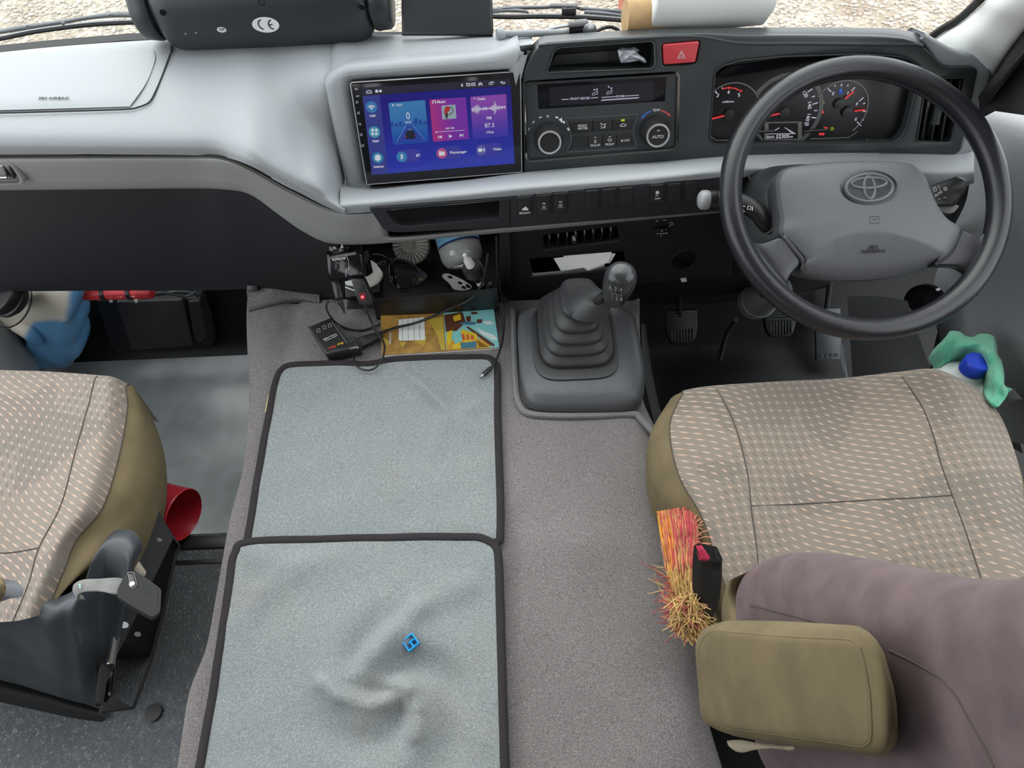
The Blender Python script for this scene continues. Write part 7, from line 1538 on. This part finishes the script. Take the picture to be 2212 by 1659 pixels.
# ---------------------------------------------------------------- passenger seat
ps = thing('passenger_seat', 'passenger seat with patterned taupe cushion, olive sides and dark plastic base cover', 'seat', V((-.75, .4, .04)))
PA = [
    [(-280, 804), (-60, 803), (0, 805), (100, 808), (208, 815), (240, 819), (272, 834)],
    [(-290, 880), (-60, 880), (10, 880), (95, 880), (192, 872), (235, 870), (275, 884)],
    [(-310, 980), (-80, 980), (-10, 980), (80, 980), (163, 975), (215, 978), (257, 985)],
    [(-320, 1085), (-100, 1085), (-30, 1085), (50, 1090), (132, 1090), (182, 1090), (222, 1096)],
    [(-330, 1180), (-120, 1185), (-40, 1193), (20, 1194), (84, 1184), (125, 1178), (166, 1166)],
    [(-340, 1260), (-130, 1265), (-60, 1266), (0, 1266), (62, 1260), (95, 1254), (140, 1228)],
    [(-360, 1345), (-150, 1345), (-90, 1345), (-30, 1345), (28, 1342), (60, 1336), (100, 1324)]]
zp = [.490, .494, .496, .498, .508, .514, .494]; zq = [0, .006, .004, -.002, -.012, -.016, -.022]
Q = [[Z(x, y, zp[i] + zq[j]) for i, (x, y) in enumerate(r)] for j, r in enumerate(PA)]
# row 4 carries the cross seam: press it in
q0 = [p + V((0, .010, -.026)) for p in Q[0]]; q00 = [p + V((0, .004, -.12)) for p in Q[0]]
mb = MB(); mb.grid([q00, q0] + Q, 70, 90); pc = obj('cushion', mb, M['seat_p'], ps, smooth=180)
mb = MB(); mb.tube([p + V((0, 0, .0001)) for p in [q0[4]] + [r[4] for r in Q]], .001, 6, 60); obj('seam', mb, M['stitch'], pc)
mb = MB(); mb.tube([p + V((0, 0, .0002)) for p in Q[4][:5]], .001, 6, 30); obj('seam', mb, M['stitch'], pc)
Lb = [q0[6]] + [r[6] for r in Q]
bo1 = [(278, 836), (302, 858), (328, 930), (331, 1000), (318, 1062), (282, 1150), (244, 1204), (166, 1246)]
bl = [Z(x, y, .445 if k < 6 else .45) for k, (x, y) in enumerate(bo1)]
mb = MB(); mb.grid([Lb, [p.lerp(q, .5) + V((.006, 0, .008)) for p, q in zip(Lb, bl)], bl, [q + V((-.008, 0, -.06)) for q in bl], [q + V((-.03, 0, -.12)) for q in bl]], 50, 22); obj('cushion_side', mb, M['olive'], ps, smooth=180)
mb = MB(); mb.tube([p + V((.0003, 0, .0003)) for p in Lb], .0009, 6, 50); obj('seam', mb, M['stitch'], ps)
Ll = [q0[0]] + [r[0] for r in Q]
mb = MB(); mb.grid([Ll, [p + V((-.02, 0, -.04)) for p in Ll], [p + V((-.012, 0, -.10)) for p in Ll], [p + V((.01, 0, -.16)) for p in Ll]], 40, 14); obj('cushion_side', mb, M['olive'], ps, smooth=180)
mb = MB(); mb.grid([[Z(-20, 1240, .53), Z(5, 1248, .53), Z(12, 1262, .525)], [Z(-20, 1262, .535), Z(6, 1266, .535), Z(13, 1275, .53)], [Z(-20, 1300, .50), Z(0, 1296, .50), Z(8, 1290, .50)]], 8, 8); obj('backrest_foot', mb, M['olive'], ps, smooth=180)
# plastic cover round the back of the base
cvt = [(-260, 1296), (-60, 1285), (0, 1283), (25, 1281), (50, 1292), (78, 1316), (105, 1330), (140, 1314), (164, 1302), (182, 1262), (198, 1218), (222, 1186), (248, 1180), (270, 1186), (284, 1208), (288, 1228)]
cvb = [(-260, 1400), (-60, 1440), (0, 1466), (40, 1478), (75, 1490), (105, 1499), (135, 1508), (160, 1515), (180, 1520), (193, 1524), (203, 1527), (210, 1529), (214, 1530), (216.5, 1530), (218, 1528), (221, 1520)]
zt = [.49] * 5 + [.485, .48, .48, .482, .48, .48, .48, .48, .48, .475, .455]; zb = [.24] * 14 + [.235, .22]
T_ = [Z(x, y, z) for (x, y), z in zip(cvt, zt)]; B_ = [Z(x, y, z) for (x, y), z in zip(cvb, zb)]
mb = MB(); mb.grid([[p + V((0, .03, -.012)) for p in T_], [p + V((0, .008, .0)) for p in T_], [p.lerp(q, .06) + V((0, -.008, 0)) for p, q in zip(T_, B_)], [p.lerp(q, .35) + V((.004, -.012, 0)) for p, q in zip(T_, B_)], [p.lerp(q, .75) + V((.004, -.012, 0)) for p, q in zip(T_, B_)], B_, [p + V((-.01, .02, -.012)) for p in B_]], 90, 40)
obj('base_cover', mb, mat('worn_dark_plastic', (.055, .062, .072), .45, bump='noise', bscale=500, bstr=.1, bdist=.0004, var=.2, vscale=18), ps, smooth=180)
mb = MB(); mb.grid([[Z(x, y, .2) for x, y in ((-260, 1400), (60, 1484), (150, 1510), (222, 1530))], [Z(x, y, .21) for x, y in ((-260, 1430), (60, 1500), (150, 1525), (230, 1545))], [Z(x, y, .2) for x, y in ((-260, 1460), (60, 1530), (150, 1550), (220, 1560))]], 20, 10); obj('base_skirt', mb, M['matte'], ps)
# steel side frame of the base
SFp = Pl(Z(320, 1240, .36), (.62, -.20, .76), (.2, .97, .0))
sfo = [(304, 1064), (322, 1062), (332, 1080), (348, 1112), (378, 1160), (392, 1178), (384, 1200), (356, 1330), (330, 1430), (292, 1532), (216, 1542), (224, 1480), (250, 1380), (276, 1290), (284, 1200), (296, 1120)]
mb = MB(); mb.plate(SFp, rnd(sfo, 6), [rnd([(226, 1440), (242, 1442), (238, 1500), (228, 1514), (218, 1514)], 4)], .012, .003, off=0); sf_ = obj('side_frame', mb, M['matte'], ps, smooth=60)
mb = MB(); mb.plate(SFp, [(210, 1430), (250, 1430), (246, 1525), (208, 1525)], [], .004, .0005, off=-.025); obj('frame_gap', mb, M['gloss'], ps)
mb = MB(); mb.tube([SFp.px(x, y, .004) for x, y in ((302, 1092), (296, 1130), (286, 1160), (278, 1182))], .006, 8, 14); mb.tube([SFp.px(x, y, .006) for x, y in ((262, 1318), (250, 1380), (240, 1434))], .006, 8, 14); obj('slide_rail', mb, M['chrome'], ps)
mb = MB(); mb.prism([SFp.px(x, y, .018) for x, y in ((324, 1066), (334, 1082), (318, 1112), (312, 1108))], SFp.z * -.02, .001); obj('bracket', mb, M['steel'], sf_)
for x, y, r_ in ((319, 1138, 6), (344, 1166, 4), (268, 1350, 6.5), (297, 1370, 5)):
    mb = MB(); mb.disc(SFp, (x, y), r_, ry=r_ * 1.4, off=.0006, n=16); obj('hole', mb, M['steel'] if r_ > 5.5 else M['gloss'], sf_)
mb = MB(); mb.plate(SFp, rnd([(285, 1206), (300, 1210), (318, 1236), (312, 1248), (290, 1240)], 5), [], .006, .001, off=.006); obj('hinge_plate', mb, mat('bronze_steel', (.22, .19, .15), .45, metal=1), sf_)
mb = MB(); mb.box(Pl((-.76, .40, .2), (0, 0, 1)), .15, .1, 0, .20, .01); obj('seat_base', mb, M['matte'], ps)
# buckle on a webbing loop
pb = thing('seat_belt_buckle', 'black seat belt buckle on a worn grey webbing loop over the passenger seat base', 'buckle', Z(290, 1290, .50))
sa = [Z(x, y, z) for x, y, z in ((176, 1290, .49), (158, 1280, .515), (160, 1262, .53), (180, 1252, .535), (215, 1250, .535), (255, 1248, .535), (282, 1256, .53))]
sb2 = [Z(x, y, z) for x, y, z in ((180, 1298, .49), (168, 1296, .515), (170, 1284, .53), (188, 1278, .535), (218, 1278, .535), (252, 1284, .535), (282, 1276, .53))]
mb = MB(); mb.grid([sa, [p.lerp(q, .5) + V((0, 0, .001)) for p, q in zip(sa, sb2)], sb2], 30, 8); wb_ = obj('webbing', mb, mat('grey_webbing', (.20, .20, .19), .8, bump='noise', bscale=900, bstr=.6, bdist=.001, var=.2, vscale=40), pb, smooth=180, solid=.003)
mb = MB(); WPn = Pl(Z(175, 1266, .5365), (0, -.1, 1)); mb.flat(WPn, [(171, 1262), (175, 1261), (175, 1265), (171, 1266)], off=.001); mb.flat(WPn, [(171, 1268), (175, 1267), (176, 1270), (172, 1271)], off=.001); obj('thread_mark', mb, mat('pale_cyan', (.3, .6, .6), .5), wb_, smooth=0)
BF = Pl(Z(300, 1270, .53), (.30, -.15, .94), (.9, .35, -.2))
bf = [(258, 1232), (284, 1228), (334, 1262), (348, 1272), (344, 1300), (280, 1268), (262, 1276)]
top_ = [(281, 1232), (300, 1240), (348, 1272), (345, 1322), (290, 1296), (254, 1276), (262, 1262), (284, 1262)]
bot_ = [(281, 1250), (302, 1270), (347, 1296), (343, 1334), (316, 1346), (276, 1320), (252, 1296), (256, 1276)]
def ring3(pts, z, n=64): return arcl([Z(x, y, z) for x, y in rnd(pts, 5)], n)
ctop = [(272, 1238), (290, 1232), (318, 1250), (348, 1272), (346, 1320), (330, 1334), (290, 1312), (252, 1288), (254, 1272)]
mb = MB(); mb.rings([ring3(ctop, .536), ring3([(x + 1, y + 1) for x, y in ctop], .530), ring3([(300 + (x - 300) * 1.0, 1288 + (y - 1282) * 1.0) for x, y in ctop], .515), ring3([(302 + (x - 300) * .92, 1294 + (y - 1282) * .92) for x, y in ctop], .500)]); bh = obj('housing', mb, M['matte'], pb, smooth=50)
mb = MB(); TPn = Pl(Z(300, 1275, .5362), (0, 0, 1)); mb.line(TPn, rnd([(276, 1236), (290, 1238), (296, 1262), (290, 1272), (280, 1268), (280, 1252)], 3), 1.0, off=.0008, closed=True); obj('slot_edge', mb, M['band'], bh, smooth=0)
mb = MB(); mb.flat(TPn, rnd([(278, 1240), (288, 1242), (292, 1262), (286, 1268), (281, 1262)], 2), off=.0006); obj('slot', mb, M['gloss'], bh, smooth=0)
mb = MB(); mb.lathe([(0, .003), (.003, .002), (.0035, 0)], Z(286, 1262, .537), (0, 0, 1), 14); obj('rivet', mb, M['white'], bh)
mb = MB(); mb.line(TPn, [(304, 1258), (306, 1262), (308, 1276), (318, 1282), (312, 1268)], .7, off=.0006); mb.line(TPn, [(338, 1266), (336, 1312)], .8, off=.0006); obj('moulded_mark', mb, M['fascia'], bh, smooth=0)
# red tin lying by the passenger seat
RT = thing('red_tin', 'empty open red tin lying on its side by the passenger seat', 'tin', Z(400, 1165, .2))
tc0 = Z(396, 1112, .249); td = V((.93, -.30, .06)).normalized(); rr_ = .047
mb = MB(); mb.lathe([(0, -.16), (rr_ * .98, -.16), (rr_, -.155), (rr_, -.03), (rr_ * 1.01, -.026), (rr_, -.022), (rr_, -.002), (rr_ * 1.02, .0), (rr_ * .99, .002), (rr_ * .96, .0), (rr_ * .955, -.15), (0, -.15)], tc0, td, 48); tin = obj('tin_body', mb, M['redcan'], RT, smooth=40)
up2 = (V((0, 0, 1)) - td * td.z).normalized(); sd2 = td.cross(up2)
mb = MB(); mb.grid([[tc0 + td * h + (up2 * math.cos(a) + sd2 * math.sin(a)) * (rr_ * 1.006) for a in [-1.9 + 1.3 * k / 10 for k in range(11)]] for h in (-.15, -.045)]); obj('tin_label', mb, M['tinlabel'], tin, smooth=180, label='blue and white label')
mb = MB()
for k in range(6): mb.grid([[tc0 + td * h + (up2 * math.cos(a) + sd2 * math.sin(a)) * (rr_ * 1.006) for h in (-.075 + .0006 * k, -.05)] for a in (-.55 + k * .10, -.52 + k * .10)])
obj('small_print', mb, M['print'], tin, smooth=0)['kind'] = 'stuff'

# ---------------------------------------------------------------- passenger footwell: jug, flare, fuse cover
JY = .985
jg = thing('washer_jug', 'milky plastic washer jug half full of blue fluid in the passenger footwell', 'jug', Y(90, 780, JY))
jo = [(-40, 640), (20, 636), (60, 622), (110, 610), (178, 610), (178, 650), (164, 676), (175, 700), (176, 718), (165, 735), (177, 752), (176, 766), (162, 778), (150, 790), (88, 792), (66, 770), (52, 742), (56, 728), (36, 696), (0, 682), (-40, 676)]
def jr(o, s=1.0):
    P = [Y(x, y, JY) for x, y in jo]; c = sum(P, V((0, 0, 0))) / len(P); return arcl(crs([c + (p - c) * s + V((0, o, 0)) for p in P], 200, True), 90)
mb = MB(); mb.rings([jr(-.022, .3), jr(-.024, .62), jr(-.018, .86), jr(-.004, .97), jr(.02, 1.0), jr(.06, 1.0), jr(.08, .9)], nv=30)
for v in mb.b.verts: # moulded recess and neck tube
    pass
jb = obj('jug_body', mb, M['jug'], jg, smooth=180)
mb = MB(); mb.tube([Y(38, 700, JY - .02), Y(62, 718, JY - .028), Y(80, 736, JY - .026)], [.018, .016, .012], 14, 10); obj('jug_handle', mb, M['jug'], jg, smooth=180)
mb = MB(); mb.lathe([(0, .03), (.040, .03), (.042, .026), (.042, .018), (.039, .016), (.039, .010), (.043, .008), (.043, 0), (.039, -.002), (.036, -.01), (0, -.01)], Y(22, 640, JY - .035), (-.25, -.35, .8), 32); obj('jug_cap', mb, M['black'], jg, smooth=40)
mb = MB(); c = Y(24, 652, JY - .035); d = V((-.25, -.35, .8)).normalized(); a_ = d.orthogonal().normalized(); b_ = d.cross(a_); mb.tube([c + (a_ * math.cos(t) + b_ * math.sin(t)) * .052 for t in [2 * math.pi * k / 24 for k in range(24)]], .0016, 6, closed=True); obj('cap_tether', mb, M['black'], jg)
FLY = 1.0
fl_ = thing('road_flare', 'red signal flare with white lettering clipped under the dashboard', 'flare', Y(250, 640, FLY))
a, b = Y(182, 634, FLY), Y(300, 631, FLY); fd = (b - a).normalized()
mb = MB(); mb.tube([a, b], .0145, 20); fb_ = obj('flare_body', mb, M['redflare'], fl_, smooth=50)
mb = MB(); mb.lathe([(.0145, 0), (.0152, .001), (.0148, .006), (.0155, .008), (.0148, .013), (.0155, .015), (.0145, .020), (.0145, .026), (.012, .028), (0, .028)], b, fd, 20); obj('flare_cap', mb, mat('flare_cap_red', (.42, .02, .03), .5), fl_)
FPn = Pl(Y(240, 638, FLY) + V((0, -.011, .0115)), (0, -.7, .75), fd)
mb = MB()
for t, x, h in (('SOS', 200, 4), ('&', 212, 7), ('km', 236, 6), ('Fire', 258, 5), ('SIGNAL', 285, 3)): mb.text(t, FPn, (x, 640), h, off=.001, rot=-.1)
for x in (200, 222, 246, 270): mb.text('EMERGENCY', FPn, (x, 631), 2.0, off=.002, sx=.8)
obj('lettering', mb, M['print'], fb_, smooth=0, label='white lettering on the flare')
for x in (226, 282): mb = MB(); p = Y(x, 628, FLY); mb.lathe([(.0135, -.004), (.0165, -.004), (.0165, .004), (.0135, .004), (.0135, -.004)], a.lerp(b, (x - 182) / 118), fd, 20); obj('holder_clip', mb, M['black'], fl_)
FC = Pl(Y(320, 690, 1.06), (0, -.97, .22)); fc_ = thing('fuse_cover', 'dark plastic cover panel standing in the passenger footwell under the red flare', 'cover', Y(320, 745, 1.06))
mb = MB(); mb.plate(FC, rnd([(208, 648), (430, 644), (462, 744), (452, 748), (252, 762), (238, 750)], 5), [], .04, .004, off=0); obj('cover_panel', mb, M['lower'], fc_, smooth=60)
mb = MB(); mb.plate(FC, rnd([(250, 652), (392, 648), (416, 748), (284, 758)], 4), [], .03, .003, off=.016); obj('raised_panel', mb, mat('cover_plastic', (.032, .031, .033), .55), fc_, smooth=60)
mb = MB(); mb.plate(FC, rnd([(405, 652), (430, 650), (448, 728), (430, 742), (418, 730)], 3), [], .02, .002, off=.008); obj('side_panel', mb, mat('cover_plastic2', (.020, .022, .022), .5), fc_, smooth=60)
for x in (240, 295): mb = MB(); mb.box(Pl(FC.px(x, 648, .012), FC.z), .003, .004, 0, .006, .0008); obj('clip', mb, M['white'], fc_)
mb = MB(); mb.tube([Y(x, y, 1.05) for x, y in ((300, 632), (340, 636), (380, 630), (420, 634), (428, 640))], .004, 8, 20); mb.tube([Y(x, y, 1.045) for x, y in ((310, 640), (350, 632), (400, 640), (425, 630))], .003, 8, 20); obj('wire_loom', mb, M['fascia'], label='dark wiring bundle under the dashboard right of the red flare', cat='wiring')
# ---------------------------------------------------------------- door pocket: cloth and bottle
gb_ = thing('bottle', 'white plastic bottle with blue screw cap wrapped in green cloth by the door', 'bottle', Z(2100, 830, .30))
bx0 = D(2098, 800, 1.12); bax = V((.06, .0, 1)).normalized(); bax = (V((2.0, 0, 0)) * 0 + V((.02, .10, .99))).normalized()
mb = MB(); mb.lathe([(0, -.20), (.050, -.20), (.054, -.19), (.054, -.06), (.050, -.045), (.034, -.016), (.022, -.008), (.018, 0), (.018, .004), (0, .004)], bx0, bax, 40); obj('bottle_body', mb, mat('bottle_white', (.68, .74, .72), .35), gb_, smooth=180)
mb = MB(); mb.lathe([(.019, .0), (.0192, .001), (.0190, .020), (.0175, .0225), (.0155, .0223), (.015, .0215), (0, .0215)], bx0, bax, 36); obj('cap', mb, M['blue'], gb_, smooth=40, label='blue screw cap')
def gx(x, y): return (1940 + x / 6.912, 680 + y / 6.912)
CLp = [
    [(700, 380, 1.20), (760, 255, 1.19), (860, 240, 1.185), (940, 262, 1.185), (1000, 310, 1.185), (1110, 330, 1.18), (1200, 290, 1.175), (1330, 285, 1.165), (1440, 330, 1.155), (1478, 450, 1.15), (1490, 590, 1.135), (1550, 700, 1.12), (1590, 900, 1.10), (1590, 1040, 1.09), (1655, 1090, 1.07)],
    [(560, 480, 1.19), (720, 350, 1.165), (860, 330, 1.155), (960, 350, 1.15), (1080, 380, 1.145), (1190, 400, 1.14), (1290, 420, 1.135), (1350, 440, 1.125), (1400, 480, 1.115), (1440, 560, 1.11), (1480, 700, 1.10), (1540, 820, 1.085), (1560, 960, 1.075), (1570, 1080, 1.065), (1640, 1180, 1.06)],
    [(455, 640, 1.19), (620, 520, 1.16), (780, 500, 1.15), (900, 470, 1.14), (1020, 470, 1.14), (1130, 490, 1.135), (1210, 510, 1.125), (1280, 540, 1.115), (1330, 600, 1.105), (1380, 700, 1.10), (1420, 800, 1.09), (1450, 920, 1.08), (1490, 1050, 1.07), (1520, 1180, 1.062), (1580, 1280, 1.06)],
    [(490, 720, 1.19), (640, 680, 1.165), (760, 640, 1.16), (880, 600, 1.155), (1000, 570, 1.15), (1100, 580, 1.145), (1190, 600, 1.14), (1250, 640, 1.13), (1290, 700, 1.12), (1320, 800, 1.11), (1340, 900, 1.10), (1360, 1020, 1.085), (1390, 1140, 1.075), (1430, 1260, 1.065), (1500, 1370, 1.06)],
    [(530, 800, 1.19), (620, 790, 1.17), (720, 740, 1.17), (840, 680, 1.165), (980, 630, 1.16), (1090, 640, 1.16), (1180, 660, 1.155), (1240, 700, 1.15), (1270, 760, 1.14), (1290, 850, 1.13), (1300, 960, 1.12), (1295, 1080, 1.10), (1290, 1180, 1.085), (1340, 1280, 1.07), (1430, 1385, 1.06)],
    [(540, 845, 1.20), (640, 840, 1.19), (730, 820, 1.19), (830, 740, 1.18), (980, 670, 1.175), (1090, 690, 1.175), (1180, 710, 1.17), (1230, 750, 1.165), (1255, 810, 1.16), (1270, 880, 1.15), (1275, 980, 1.14), (1270, 1090, 1.12), (1265, 1190, 1.11), (1320, 1300, 1.085), (1420, 1400, 1.07)]]
rg_ = random.Random(8)
mb = MB(); mb.grid([[D(*gx(x, y), t - .012 + .004 * math.sin(i * 1.7 + j * 2.1)) for i, (x, y, t) in enumerate(r)] for j, r in enumerate(CLp)], 70, 36); obj('cloth', mb, M['green'], label='crumpled green microfibre cloth wrapped round the white bottle in the door pocket', cat='cloth', smooth=180, solid=.004)
